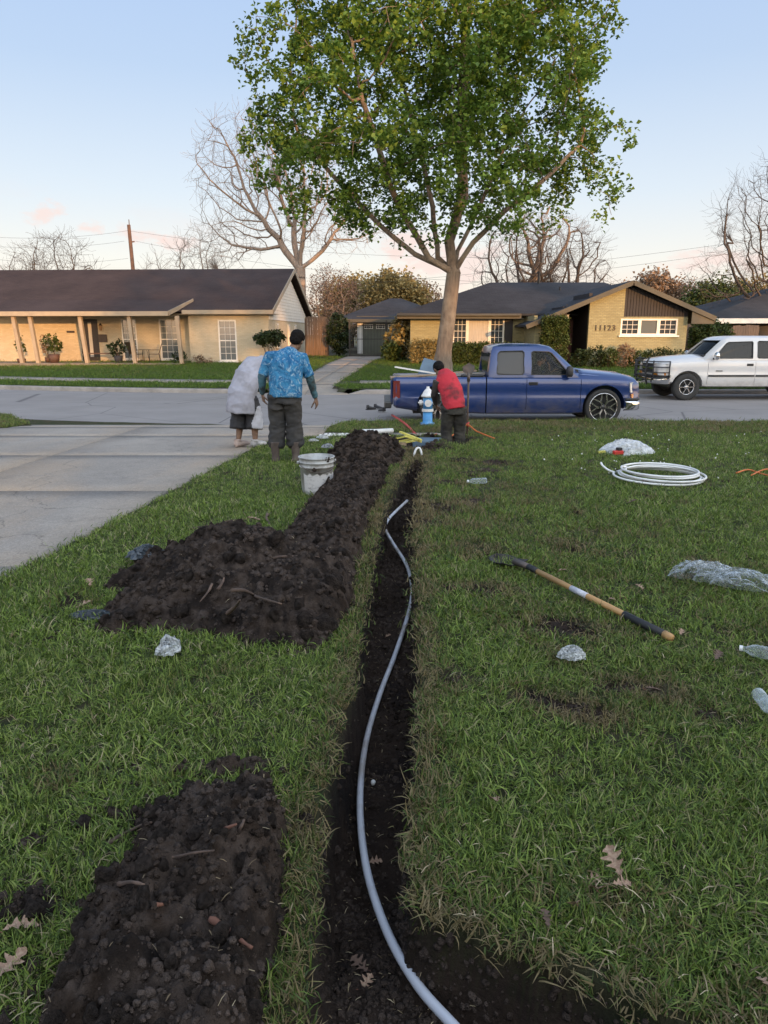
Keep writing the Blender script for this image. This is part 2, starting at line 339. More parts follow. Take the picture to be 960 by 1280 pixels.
def dirtmask(x, y):
    x = np.asarray(x, float); y = np.asarray(y, float); m = np.zeros_like(x+y)
    for hx, hy, r, d in HOLES: m = np.maximum(m, 1-sstep(r*.75, r*1.15, np.hypot(x-hx, (y-hy)*1.0)+.12*vnoise(x*6, y*6, 0, 2)))
    for p, r in PATCH: m = np.maximum(m, 1-sstep(r*.5, r*1.1, np.hypot(x-p.x, (y-p.y)*.8)+.05*vnoise(x*14, y*14, 0, 5)))
    return m
def in_drive(x, y):
    xe = np.where(y < 11.6, -2.59+(y-4.6)*.09, -1.95+sstep(11.6, 13.2, y)*.85)
    xe = np.where(y > 14.4, xe+(y-14.4)*.35, xe)
    return (x < xe) & (x > -7.3-np.clip(y-14.8, 0, 3)*.7) & (y < kn(x)+.2)
def swalk(x, y):
    y1 = np.where(x > -1.2, 13.28, 14.1)
    return (x < 1.15+.2*vnoise(x*3, y*3, 0, 2)) & (y > 12.72+.04*vnoise(x*2, 0, 0, 6)) & (y < y1+.08*vnoise(x*3, 3, 0, 9)) 
def G(x, y):
    x = np.asarray(x, float); y = np.asarray(y, float)
    z = base_near(y) + .018*vnoise(x*1.1, y*1.1, 0, 1) + .010*vnoise(x*3.5, y*3.5, 0, 11)
    t = trench(x, y); fl = -.06 + .035*fbm(x*5, y*5, 0, 4, 21) + .02*fbm(x*22, y*22, 0, 2, 22) + .06*np.clip((y-7)/3, 0, 1) + .15*(1-sstep(1.45, 2.2, y))
    cr = .04*np.exp(-((np.minimum(np.abs(x-XL(y)), np.abs(x-XR(y))))/.10)**2)*(y < TR_END)*np.abs(vnoise(x*7, y*7, 0, 31))
    z = (z+cr)*(1-t) + fl*t
    for hx, hy, r, d in HOLES:
        q = np.hypot(x-hx, y-hy); z = z - d*(1-sstep(r*.3, r, q)) + .05*np.exp(-((q-r*1.15)/.15)**2)*np.abs(vnoise(x*4, y*4, 0, 7))
    dm = dirtmask(x, y); z = z + dm*.03*fbm(x*16, y*16, 0, 3, 23) - .015*dm
    z = np.where(in_drive(x, y) | (swalk(x, y)), z-.10, z)
    return z
def Gs(x, y): return float(G(np.array([x]), np.array([y]))[0])
def grid_mesh(name, X, Y, Z):
    ny, nx = X.shape; V = np.stack([X, Y, Z], -1).reshape(-1, 3)
    i = (np.arange(ny-1)[:, None]*nx + np.arange(nx-1)[None]).ravel()
    return np_mesh(name, V, np.stack([i, i+1, i+nx+1, i+nx], 1))
def sheet(name, X, Y, Z, m, kind='structure', parent=None, smooth=True):
    o = link(name, grid_mesh(name, X, Y, Z), m, parent, smooth)
    if kind: o['kind'] = kind
    return o
# one big ground sheet to the horizon, below everything
gx, gy = np.meshgrid(np.linspace(-1500, 1500, 31), np.concatenate([[-300], np.linspace(-100, 200, 16), [400, 900, 2500]]))
sheet('ground', gx, gy, gx*0-.45, M_grd)
# near lawn with the trench carved into it
def spaced(segs):
    o = []
    for a, b_, s in segs: o += list(np.arange(a, b_, s))
    return np.array(o)
xs = np.concatenate([spaced([(-32, -9, 1.2), (-9, -3, .12), (-3, -1.6, .05), (-1.6, 1.1, .0165), (1.1, 3, .04), (3, 8, .1), (8, 32, 1.2)]), [32]])
PATCH += [(P(q[0], q[1], z=.32), q[2]) for q in ((660, 885, .05), (720, 898, .05), (790, 868, .04), (600, 745, .09), (735, 800, .05), (650, 800, .04), (560, 640, .14), (600, 625, .08), (620, 575, .16), (85, 985, .015), (50, 1150, .018), (380, 1035, .02), (300, 800, .03), (585, 590, .10), (720, 640, .03), (905, 600, .05))]
ys = [-22, -10, -4, -1, 0, .5]
yv = .8
while yv < 15.3: ys.append(yv); yv += max(.013, .0075*yv)
us = np.array(ys + [15.42]); X, Yg = np.meshgrid(xs, us)
# the sheet follows the curved kerb: stretch its last metres
Yw = np.where(Yg > 12.5, 12.5+(Yg-12.5)*(kn(X)-12.5-.16)/(15.42-12.5), Yg)
Zg = G(X, Yw)
M_lawnbase = None
def lawn_base_mat():
    m, nt, b = newmat('lawn_earth'); b.inputs['Roughness'].default_value = .95; b.inputs['Specular IOR Level'].default_value = .2
    a = nt.nodes.new('ShaderNodeAttribute'); a.attribute_name = 'dirt'
    g = rgbmix(nt, mrange(nt, noise_out(nt, 6, 6), .35, .65), (.030, .042, .014), (.060, .050, .026))
    s = rgbmix(nt, mrange(nt, noise_out(nt, 12, 8, .7), .35, .65), (.028, .018, .013), (.055, .037, .027))
    s = rgbmix(nt, mrange(nt, noise_out(nt, 2.5, 5), .5, .62), s, (.020, .014, .012))
    nt.links.new(rgbmix(nt, a.outputs['Fac'], g, s), b.inputs['Base Color']); bump(nt, b, noise_out(nt, 45, 8, .75), 1.0, .03); return m
dirt = np.clip(trench(X, Yw)*3 + dirtmask(X, Yw)*2, 0, 1)
me = grid_mesh('near_lawn', X, Yw, Zg); a = me.attributes.new('dirt', 'FLOAT', 'POINT'); a.data.foreach_set('value', dirt.astype(np.float32).ravel())
lawn = link('near_lawn', me, lawn_base_mat(), None, True); lawn['kind'] = 'structure'
# street, kerbs, far verge, pavements
def curve_strip(name, x0, x1, n, f0, f1, z0, z1, m, nr=3, zf=None, kind='structure', parent=None):
    x = np.linspace(x0, x1, n); t = np.linspace(0, 1, nr); XX, TT = np.meshgrid(x, t)
    Y0 = f0(XX); Y1 = f1(XX); YY = Y0+(Y1-Y0)*TT; ZZ = z0+(z1-z0)*TT if zf is None else zf(XX, YY)
    return sheet(name, XX, YY, ZZ, m, kind, parent)
def street_mat():
    m, nt, b = newmat('street_surface'); b.inputs['Roughness'].default_value = .9
    c = rgbmix(nt, mrange(nt, noise_out(nt, .9, 7), .35, .65), (.215, .195, .182), (.26, .237, .222))
    c = rgbmix(nt, mrange(nt, noise_out(nt, 40, 4), .3, .7, 0, .4), c, (.17, .16, .16))
    c = rgbmix(nt, mrange(nt, noise_out(nt, .3, 5, stretch=(.25, 1, 1)), .5, .7, 0, .6), c, (.19, .172, .160))
    tcn = nt.nodes.new('ShaderNodeTexCoord'); v = N(nt, 'ShaderNodeTexVoronoi', feature='DISTANCE_TO_EDGE', Scale=.28); nt.links.new(tcn.outputs['Object'], v.inputs['Vector'])
    c = rgbmix(nt, mrange(nt, v.outputs['Distance'], .0, .006, .8, 0), c, (.05, .045, .045))
    nt.links.new(c, b.inputs['Base Color']); bump(nt, b, noise_out(nt, 80, 4), .5, .005); return m
curve_strip('street', -60, 60, 121, lambda x: kn(x)-.02, lambda x: kf(x)+.02, 0, 0, street_mat(), 7, lambda x, y: .05*np.sin(np.clip((y-kn(x))/(kf(x)-kn(x)), 0, 1)*PI)**.7*0+.004)
def kerb(name, x0, x1, f, side, label):
    n = max(3, int((x1-x0)/.2)); x = np.linspace(x0, x1, n); prof = [(-.0, -.05), (-.0, .10), (.02, .14), (.05, .15), (.16, .153), (.16, -.05)]
    V = []; 
    rp = np.clip(np.minimum(x-x0, x1-x)/.5, .02, 1)
    for off, z in prof: V.append(np.stack([x, f(x)-side*off, z*rp if z > 0 else x*0+z], -1))
    V = np.array(V); k = len(prof); me = grid_mesh(name, V[..., 0].T, V[..., 1].T, V[..., 2].T)
    o = link(name, me, M_kerb, None, False); o['kind'] = 'structure'; return o
kerb('near_kerb', -.85, 50, kn, 1, ''); kerb('near_kerb', -50, -8.3, kn, 1, '')
kerb('far_kerb', -50, -4.12, lambda x: kf(x), -1, ''); kerb('far_kerb', -1.2, 50, lambda x: kf(x), -1, '')
# gutter dirt line along the near kerb
curve_strip('gutter_dirt', -9, 30, 60, lambda x: kn(x)+.0, lambda x: kn(x)+.22+.1*vnoise(x*1.3, 1, 0, 4), .008, .008, M_tarsm, 2)
# near left verge grass island and lawn beyond the driveway
def in_fdrive_x(y):   # far driveway left and right edge
    t = np.clip((np.asarray(y)-25)/19, 0, 1); l = -3.4+t*1.15; r = -1.9+t*1.95*1.0
    fl = np.clip(1-(np.asarray(y)-24.4)/2.2, 0, 1)**2*.75
    return l-fl, r+fl
far_x = np.concatenate([np.arange(-45, -5, 1.), np.arange(-5, 3, .25), np.arange(3, 46, 1.)]); fy = np.concatenate([np.arange(0, 6, .3), np.arange(6, 60, 2.)])
XX, DD = np.meshgrid(far_x, fy); YY = kf(XX)+.16+DD; ZZ = base_far(XX, YY)+.02*vnoise(XX*.6, YY*.6, 0, 3)
l_, r_ = in_fdrive_x(YY); ZZ = np.where((XX > l_+.1) & (XX < r_-.1) & (YY < 45), np.where(DD < 2.3, -.1, ZZ-.05), ZZ)
sheet('far_lawn', XX, YY, ZZ, M_under)
# far driveway: slabs with joints
def slabs(root, rows, zf, m, xs_of, gap=.007, thick=.1, sub=4):
    for i in range(len(rows)-1):
        y0, y1 = rows[i]+gap, rows[i+1]-gap
        for (fa, fb) in xs_of:
            ny = sub+1; t = np.linspace(0, 1, ny); Y1 = y0+(y1-y0)*t; nx = 5; s = np.linspace(0, 1, nx)
            XA = fa(Y1)+gap; XB = fb(Y1)-gap; XX = XA[:, None]+(XB-XA)[:, None]*s[None]; YY = np.repeat(Y1[:, None], nx, 1)
            if float(np.min(XB-XA)) < .05: continue
            ZZ = zf(XX, YY)
            Xe = np.pad(XX, 1, mode='edge'); Ye = np.pad(YY, 1, mode='edge'); Ze = np.pad(ZZ, 1, mode='edge'); Ze[0] -= thick; Ze[-1] -= thick; Ze[1:-1, 0] -= thick; Ze[1:-1, -1] -= thick
            link('slab', grid_mesh('slab', Xe, Ye, Ze), m, root, False)
fd = empty('far_driveway', (0, 0, 0)); fd['kind'] = 'structure'
dz = lambda x, y: np.where(y-kf(x) < 1.9, .012+(base_far(x, y)+.008)*np.clip((y-kf(x))/1.9, 0, 1), base_far(x, y)+.02)
mid = lambda y: (in_fdrive_x(y)[0]+in_fdrive_x(y)[1])/2
slabs(fd, [24.2, 26.3, 27.5, 31, 35, 39.5, 44.6], dz, M_conc, [(lambda y: in_fdrive_x(y)[0], mid), (mid, lambda y: in_fdrive_x(y)[1])], sub=8)
# near driveway
nd = empty('near_driveway', (0, 0, 0)); nd['kind'] = 'structure'
def de_r(y):
    y = np.asarray(y, float); xe = np.where(y < 11.6, -2.59+(y-4.6)*.09, -1.95+sstep(11.6, 13.2, y)*.85); return np.where(y > 14.4, xe+(y-14.4)*.35, xe)
def de_l(y): return -7.3-np.clip(np.asarray(y, float)-14.8, 0, 3)*.7
ndz = lambda x, y: np.where(y < 14.2, base_near(y)+.006, np.interp(y, [14.2, 15.9], [.188, .02]))
c1 = lambda y: -4.75+0*np.asarray(y)
slabs(nd, [-1, 2.1, 4.9, 7.6, 10.2, 12.66], ndz, M_conc, [(de_l, c1), (c1, de_r)], sub=6)
slabs(nd, [12.68, 14.12], ndz, M_conc, [(de_l, c1), (c1, de_r)])
slabs(nd, [14.14, 15.5], ndz, M_conc, [(de_l, c1), (c1, de_r)])
slabs(nd, [15.5, 16.15], lambda x, y: .012+0*x, M_conc, [(lambda y: -7.6+0*y, lambda y: -4.2+0*y)])
XX, YY = np.meshgrid(np.linspace(-8.3, -.7, 20), np.linspace(-2, 16, 30)); sheet('driveway_bed', XX, YY, np.where(YY < 14.2, base_near(YY)-.03, np.interp(YY, [14.2, 15.9], [.14, -.02])), M_tarsm)
# near pavement strip
sp_ = empty('near_pavement', (0, 0, 0)); sp_['kind'] = 'structure'
for x0, x1 in ((-14, -12.2), (-12.2, -10.4), (-10.4, -8.8), (-8.8, -7.32), (-1.2, .1), (.1, 1.15)):
    slabs(sp_, [12.7, 14.1 if x0 < -2 else 13.3], lambda x, y: base_near(y)-.012, M_conc, [(lambda y, x0=x0: x0+0*y, lambda y, x1=x1: x1+0*y)])
# far pavement
fp = empty('far_pavement', (0, 0, 0)); fp['kind'] = 'structure'
def fslab(x0, x1, o0=2.0, o1=3.0):
    x = np.linspace(x0+.01, x1-.01, 4); XX, TT = np.meshgrid(x, np.linspace(0, 1, 3)); YY = kf(XX)+o0+(o1-o0)*TT; ZZ = base_far(XX, YY)+.035
    Xe = np.pad(XX, 1, mode='edge'); Ye = np.pad(YY, 1, mode='edge'); Ze = np.pad(ZZ, 1, mode='edge'); Ze[0] -= .1; Ze[-1] -= .1; Ze[1:-1, 0] -= .1; Ze[1:-1, -1] -= .1
    link('slab', grid_mesh('slab', Xe, Ye, Ze), M_conc, fp)
for i in range(20): fslab(-4.1-(i+1)*1.5, -4.1-i*1.5)
for i in range(14): fslab(-.9+i*1.5, -.9+(i+1)*1.5)
# ------------------------------------------------------------------ grass
def tuft(name, nb, L, Wd, spread, seed, m, lean=.6):
    r = np.random.default_rng(seed); V = []; F = []; A = []
    for i in range(nb):
        a = r.uniform(0, 2*PI); bx, by = r.normal(0, spread, 2); l = L*r.uniform(.55, 1.25); wd = Wd*r.uniform(.7, 1.2); ln = r.uniform(.15, 1.15)*lean; tw = r.uniform(-.6, .6)
        rn = r.uniform(0, 1); d = np.array([math.cos(a), math.sin(a)]); p = np.array([-math.sin(a+tw), math.cos(a+tw)]); n0 = len(V)
        for k in range(4):
            t = k/3; s = l*t; ang = ln*(.25+1.25*t); rr = s*math.sin(min(ang, 1.5)); h = s*math.cos(min(ang, 1.5)); ww = wd*(1-.92*t**1.6)/2
            c = np.array([bx, by])+d*rr
            V += [(*(c-p*ww), h-.008), (*(c+p*ww), h-.008)]; A += [rn, rn]
        for k in range(3): F.append((n0+2*k, n0+2*k+1, n0+2*k+3, n0+2*k+2))
    me = np_mesh(name, np.array(V), np.array(F), {'rnd': A}); me.materials.append(m)
    o = bpy.data.objects.new(name, me); return o
GCOLS = [(0, (.030, .050, .010)), (.25, (.074, .122, .020)), (.55, (.165, .240, .038)), (.8, (.26, .335, .070)), (.9, (.26, .26, .11)), (1, (.42, .36, .22))]
M_grass = attr_mat('grass_blade', GCOLS, .55, transl=.25, inst=True, spec=.35)
GCOLF = [(0, (.050, .085, .015)), (.5, (.095, .165, .024)), (.85, (.13, .20, .035)), (1, (.20, .20, .07))]
M_grassf = attr_mat('grass_blade_far', GCOLF, .6, transl=.25, inst=True, spec=.25)
def gcoll(name, objs):
    c = bpy.data.collections.new(name)
    for o in objs: c.objects.link(o)
    return c
col_near = gcoll('tufts_near', [tuft('tuft', 11, .058, .0052, .020, 40+i, M_grass, 1.0) for i in range(8)])
col_mid = gcoll('tufts_mid', [tuft('tuft_mid', 16, .066, .0085, .048, 60+i, M_grass, .9) for i in range(5)])
col_far = gcoll('tufts_far', [tuft('tuft_far', 16, .11, .022, .14, 80+i, M_grassf, .9) for i in range(4)])
def scatter(name, pts, rots, scl, dry, coll, label=None):
    me = bpy.data.meshes.new(name); me.vertices.add(len(pts)); me.vertices.foreach_set('co', pts.astype(np.float32).ravel())
    a = me.attributes.new('rot', 'FLOAT_VECTOR', 'POINT'); a.data.foreach_set('vector', rots.astype(np.float32).ravel())
    for nm, ar in (('scl', scl), ('dry', dry)):
        a = me.attributes.new(nm, 'FLOAT', 'POINT'); a.data.foreach_set('value', ar.astype(np.float32))
    o = link(name, me)
    ng = bpy.data.node_groups.new(name, 'GeometryNodeTree'); ng.interface.new_socket('Geometry', in_out='INPUT', socket_type='NodeSocketGeometry'); ng.interface.new_socket('Geometry', in_out='OUTPUT', socket_type='NodeSocketGeometry')
    gi = ng.nodes.new('NodeGroupInput'); go = ng.nodes.new('NodeGroupOutput'); ip = ng.nodes.new('GeometryNodeInstanceOnPoints'); ci = ng.nodes.new('GeometryNodeCollectionInfo')
    ci.inputs['Collection'].default_value = coll; ci.inputs['Separate Children'].default_value = True; ci.inputs['Reset Children'].default_value = True
    ip.inputs['Pick Instance'].default_value = True
    def na(nm, t):
        n = ng.nodes.new('GeometryNodeInputNamedAttribute'); n.data_type = t; n.inputs['Name'].default_value = nm; return n.outputs['Attribute']
    L = ng.links.new
    L(gi.outputs[0], ip.inputs['Points']); L(ci.outputs[0], ip.inputs['Instance']); L(na('rot', 'FLOAT_VECTOR'), ip.inputs['Rotation']); L(na('scl', 'FLOAT'), ip.inputs['Scale']); L(ip.outputs[0], go.inputs[0])
    md = o.modifiers.new('scatter', 'NODES'); md.node_group = ng; return o
def jitter_pts(x0, x1, y0, y1, dens, r):
    n = int((x1-x0)*(y1-y0)*dens); return r.uniform(x0, x1, n), r.uniform(y0, y1, n)
def rots_for(n, r, tilt=.25): return np.stack([r.normal(0, tilt, n), r.normal(0, tilt, n), r.uniform(0, 2*PI, n)], 1)
# soil pile height functions (above the lawn)
PILES = {}
def bell(x, y, cx, cy, rx, ry, h, p=2.2):
    q = np.abs((x-cx)/rx)**p + np.abs((y-cy)/ry)**p; return h*np.clip(1-q, -.6, 1)
def h_near(x, y):
    e = np.maximum(bell(x, y, -.49, 1.72, .32, .52, .20), bell(x, y, -.48, 1.28, .31, .42, .17)); e = np.maximum(e, bell(x, y, -.86, 1.20, .22, .22, .05)); return np.maximum(e, bell(x, y, -.60, 2.08, .25, .22, .10))
def h_mid(x, y):
    e = bell(x, y, -.98, 4.50, .58, .80, .37); e = np.maximum(e, bell(x, y, -.55, 4.30, .48, .80, .27)); e = np.maximum(e, bell(x, y, -1.28, 4.15, .40, .55, .15)); e = np.maximum(e, bell(x, y, -1.42, 4.75, .36, .55, .17))
    e = np.maximum(e, bell(x, y, -.45, 5.5, .42, 1.2, .27)); e = np.maximum(e, bell(x, y, -.37, 7.0, .38, 1.4, .21)); return np.maximum(e, bell(x, y, -.26, 8.3, .36, 1.1, .17))
def h_far(x, y):
    e = bell(x, y, -.24, 9.75, .56, .70, .36); return np.maximum(e, bell(x, y, .0, 10.3, .5, .5, .14))
def pileH(f, x, y):
    x = np.asarray(x, float); y = np.asarray(y, float); bl_ = .075*np.abs(vnoise(x*7, y*7, 0, 61))+.055*np.abs(vnoise(x*15, y*15, 0, 62))+.034*np.abs(vnoise(x*32, y*32, 0, 63))+.016*np.abs(vnoise(x*62, y*62, 0, 64))-.055
    gapw = .035+.045*vnoise(y*2.5, 3, 0, 65)
    n = fbm(x*3.1, y*3.1, 0, 4, 51)
    return f(x+.10*vnoise(x*4, y*4, 0, 3)+.04*vnoise(x*11, y*11, 0, 13), y+.08*vnoise(x*4, y*4, 0, 4)+.04*vnoise(x*11, y*11, 0, 14)) + .035*n + bl_ - .25*(1-sstep(gapw-.03, gapw+.15, XL(y)-x))
def any_pile(x, y): return np.maximum(np.maximum(pileH(h_near, x, y), pileH(h_mid, x, y)), pileH(h_far, x, y))
def mask_near(x, y, r, edge=.0):
    k = (trench(x, y) < .25) & ~in_drive(x-.03, y) & ~swalk(x, y) & (y < kn(x)-.12+.06*vnoise(x*5, y*3, 0, 2))
    k &= any_pile(x, y) < .012+edge
    k &= r.uniform(0, 1, len(x)) > dirtmask(x, y)*1.15
    bare = sstep(.12, .5, fbm(x*1.7, y*1.7, 0, 4, 77))*.5*(x > 0) + .12
    k &= r.uniform(0, 1, len(x)) > bare*.8
    return k
def dryness(x, y):
    dd = np.minimum(np.abs(x-XL(y)), np.abs(x-XR(y))); e = .55*np.exp(-(dd/.13)**2)*(y < 11.5)
    d = .22*sstep(.10, .5, fbm(x*1.3, y*1.3, 0, 4, 70)) + .32*sstep(.12, .45, fbm(x*4.3, y*4.3, 0, 3, 71)) + .12*sstep(.1, 1.4, x)*(1-sstep(2.2, 3.2, x))*(y < 6) + .05 + .04*(x > 0)
    far = .32*sstep(12.8, 13.3, y) + .16*(1-sstep(.3, 1.5, np.abs(x-.9)))*(y > 6)*(y < 12.5)
    r = e + d*np.where(x < XL(y), .75, 1) + far
    for p, q in PATCH: r = r + .24*np.exp(-((np.hypot(x-p.x, y-p.y)-q)/.09)**2)
    return np.clip(r, 0, 1)
r = np.random.default_rng(5)
def near_field():
    px, py = [], []
    for y0, y1, dens in ((.9, 2.2, 2900), (2.2, 3.4, 2000)):
        hw = y1*.62+1.6; a, b = jitter_pts(-hw, hw, y0, y1, dens, r); px.append(a); py.append(b)
    x = np.concatenate(px); y = np.concatenate(py); k = mask_near(x, y, r); x = x[k]; y = y[k]; z = G(x, y)
    s = r.uniform(.6, 1.25, len(x))*(1+.25*vnoise(x*2.5, y*2.5, 0, 15)); scatter('lawn_grass', np.stack([x, y, z], 1), rots_for(len(x), r, .35), s, dryness(x, y), col_near)
    tag(bpy.data.objects['lawn_grass'], 'thick green and straw coloured grass blades of the front lawn', 'grass', kind='stuff')
    px, py = [], []
    for y0, y1, dens in ((3.4, 5, 1050), (5, 7.5, 660), (7.5, 11, 400), (11, 15.6, 260)):
        hw = y1*.57+2.0; a, b = jitter_pts(-hw, hw, y0, y1, dens, r); px.append(a); py.append(b)
    x = np.concatenate(px); y = np.concatenate(py); k = mask_near(x, y, r); x = x[k]; y = y[k]
    # also the verge on the left of the driveway
    a, b = jitter_pts(-13, -7, 14.15, 17.6, 200, r); kk = (b < kn(a)-.15) & ~in_drive(a, b); x = np.concatenate([x, a[kk]]); y = np.concatenate([y, b[kk]])
    z = G(x, y); s = r.uniform(.6, 1.2, len(x))*(1+.3*vnoise(x*2.1, y*2.1, 0, 15))*np.interp(y, [3.4, 8, 15], [.8, .8, .85])*np.where(y > 13.3, 1.15, 1)
    scatter('lawn_grass', np.stack([x, y, z], 1), rots_for(len(x), r, .3), s, dryness(x, y), col_mid)
    tag(bpy.data.objects['lawn_grass.001'], 'green grass of the farther front lawn up to the kerb', 'grass', kind='stuff')
    px, py = [], []
    for y0, y1, dens in ((24.4, 28, 110), (28, 33, 75), (33, 39, 55), (39, 46, 22)):
        hw = y1*.56+1.5; a, b = jitter_pts(-hw, hw, y0, y1, dens, r); px.append(a); py.append(b)
    x = np.concatenate(px); y = np.concatenate(py); d = y-kf(x); l, q = in_fdrive_x(y)
    k = (d > .2) & ~((d > 1.95) & (d < 3.05) & (x > -35) & (x < 20)) & ~((x > l-.05) & (x < q+.05)); x = x[k]; y = y[k]
    z = base_far(x, y)+.02*vnoise(x*.6, y*.6, 0, 3); s = r.uniform(.6, 1.1, len(x))*.8
    scatter('far_grass', np.stack([x, y, z], 1), rots_for(len(x), r, .3), s, np.clip(.12+.25*vnoise(x*.5, y*.9, 0, 4), 0, 1), col_far)
    tag(bpy.data.objects['far_grass'], 'mown green grass in front of the houses over the street', 'grass', kind='stuff')
near_field()
# ------------------------------------------------------------------ soil piles
def clod_meshes(n=7):
    out = []
    for i in range(n):
        b = bmesh.new(); bmesh.ops.create_icosphere(b, subdivisions=2, radius=1)
        PL = [(Vector((random.gauss(0, 1), random.gauss(0, 1), random.gauss(0, 1))).normalized(), random.uniform(.42, .8)) for _ in range(9)]
        for v in b.verts:
            q = v.co.copy(); c = q*min([1.0]+[pd/max(1e-3, q.dot(pn)) for pn, pd in PL if q.dot(pn) > pd]); v.co = c*(1+mnoise.noise(q*2.3+Vector((i*7.1, 0, 0)))*.30+mnoise.noise(q*5+Vector((0, i*3.3, 0)))*.14)
        me = bpy.data.meshes.new('clod'); b.to_mesh(me); b.free(); me.materials.append(M_clod); out.append(me)
    return out
CL = clod_meshes(); CLo = []
for me in CL:
    n = len(me.vertices); co = np.empty(n*3, np.float32); me.vertices.foreach_get('co', co); F = np.array([list(p.vertices) for p in me.polygons]); CLo.append((co.reshape(-1, 3), F))
def rotm(r, n):
    q = r.normal(size=(n, 4)); q /= np.linalg.norm(q, axis=1)[:, None]; w_, x, y, z = q.T
    return np.stack([1-2*(y*y+z*z), 2*(x*y-z*w_), 2*(x*z+y*w_), 2*(x*y+z*w_), 1-2*(x*x+z*z), 2*(y*z-x*w_), 2*(x*z-y*w_), 2*(y*z+x*w_), 1-2*(x*x+y*y)], 1).reshape(-1, 3, 3)
def clods_joined(name, x, y, z, s, parent, r, m=None):
    V = []; F = []; o = 0; RM = rotm(r, len(x)); ks = r.integers(0, len(CLo), len(x))
    for i in range(len(x)):
        co, f = CLo[ks[i]]; V.append(co @ RM[i].T*s[i]+np.array([x[i], y[i], z[i]])); F.append(f+o); o += len(co)
    ob = link(name, np_mesh(name, np.concatenate(V), np.concatenate(F)), m or M_clod, parent); ob['kind'] = 'stuff'; return ob
def gridpile(name, f, x0, x1, y0, y1, st, label, ns, nb, smin, smax, seed):
    root = empty(name, ((x0+x1)/2, (y0+y1)/2, .33), 0, label, 'soil pile', 'heaps of dug soil beside the trench'); off = np.array(root.location)
    X, Y = np.meshgrid(np.arange(x0, x1, st), np.arange(y0, y1, st)); H = pileH(f, X, Y)
    t = trench(X, Y); H = np.where(t > .05, -.1, H); Z = G(X, Y)*(t < .05)+(.2)*(t >= .05) + np.where(H > .004, H, -.05)
    Z = np.where(t > .05, -.2, Z)
    o = link('soil_surface', grid_mesh('soil_surface', X-off[0], Y-off[1], Z-off[2]), M_soil, root, True)
    r = np.random.default_rng(seed)
    def pts(n, thr):
        x = r.uniform(x0, x1, n*6); y = r.uniform(y0, y1, n*6); h = pileH(f, x, y); k = (h > thr) & (trench(x, y) < .02); x = x[k][:n]; y = y[k][:n]; h = h[k][:n]; return x, y, G(x, y)+np.maximum(h, 0)
    x, y, z = pts(ns, -.05); s = smin*(.5+3.5*r.uniform(0, 1, len(x))**4); clods_joined('small_clods', x-off[0], y-off[1], z-off[2]+s*.1, s, root, r)
    x, y, z = pts(nb, .015)
    for i in range(len(x)):
        s = smin*2.4+(smax*1.15-smin*2.4)*r.uniform(0, 1)**1.8; c = link('clod', CL[r.integers(0, len(CL))], None, root); c.location = (x[i]-off[0], y[i]-off[1], z[i]-off[2]+s*.15); c.scale = (s, s*r.uniform(.7, 1.1), s*r.uniform(.7, 1)); c.rotation_euler = tuple(r.uniform(0, 6, 3))
    return root
gridpile('soil_pile', h_near, -1.15, -.10, .85, 2.45, .010, 'heap of dark crumbly soil with roots at the bottom left, nearest the viewer', 7000, 230, .0042, .034, 1)
gridpile('soil_pile', h_mid, -1.95, .05, 3.3, 9.2, .017, 'long broad bank of dark brown soil beside the trench, in front of the bucket', 8500, 290, .007, .060, 2)
gridpile('soil_pile', h_far, -1.05, .5, 8.9, 11.0, .025, 'tall rounded heap of dark soil beside the yellow folding frame', 1500, 120, .012, .06, 3)
# loose crumbs in the trench and round its rims, and the dug earth round the far worker
r = np.random.default_rng(12)
y = np.concatenate([r.uniform(.9, 10.6, 5200), r.uniform(1.0, 2.2, 2500)]); y = y**1.0; u = r.uniform(0, 1, len(y)); x = XL(y)+(XR(y)-XL(y))*u; k = trench(x, y) > .12; x = x[k]; y = y[k]
yw = r.uniform(1.2, 2.1, 1600); xw = XR(yw)+r.normal(0, .05, 1600); kw = xw < 1.3; x = np.concatenate([x, xw[kw]]); y = np.concatenate([y, yw[kw]]); kk = trench(x, y) > .10; x = x[kk]; y = y[kk]
s = .004*(1+4*r.uniform(0, 1, len(x))**4)*np.interp(y, [1, 8], [.9, 2]); o = clods_joined('loose_soil', x, y, G(x, y), s, None, r); tag(o, 'loose dark crumbs of soil on the trench floor', 'soil')
x = []; y = []
for hx, hy, rr, d in HOLES: 
    a = r.uniform(0, 2*PI, 260); q = rr*1.25*np.sqrt(r.uniform(0, 1, 260)); x.append(hx+q*np.cos(a)); y.append(hy+q*np.sin(a))
for p, rr in PATCH:
    n = int(40+rr*500); a = r.uniform(0, 2*PI, n); q = rr*1.1*np.sqrt(r.uniform(0, 1, n)); x.append(p.x+q*np.cos(a)); y.append(p.y+q*np.sin(a))
x = np.concatenate(x); y = np.concatenate(y); s = np.interp(y, [2, 5, 12], [.006, .011, .03])*(.5+r.uniform(0, 1, len(x))**2)
o = clods_joined('loose_soil', x, y, G(x, y)+.004, s, None, r); tag(o, 'loose soil scattered on the lawn patches and round the red shirted worker', 'soil')
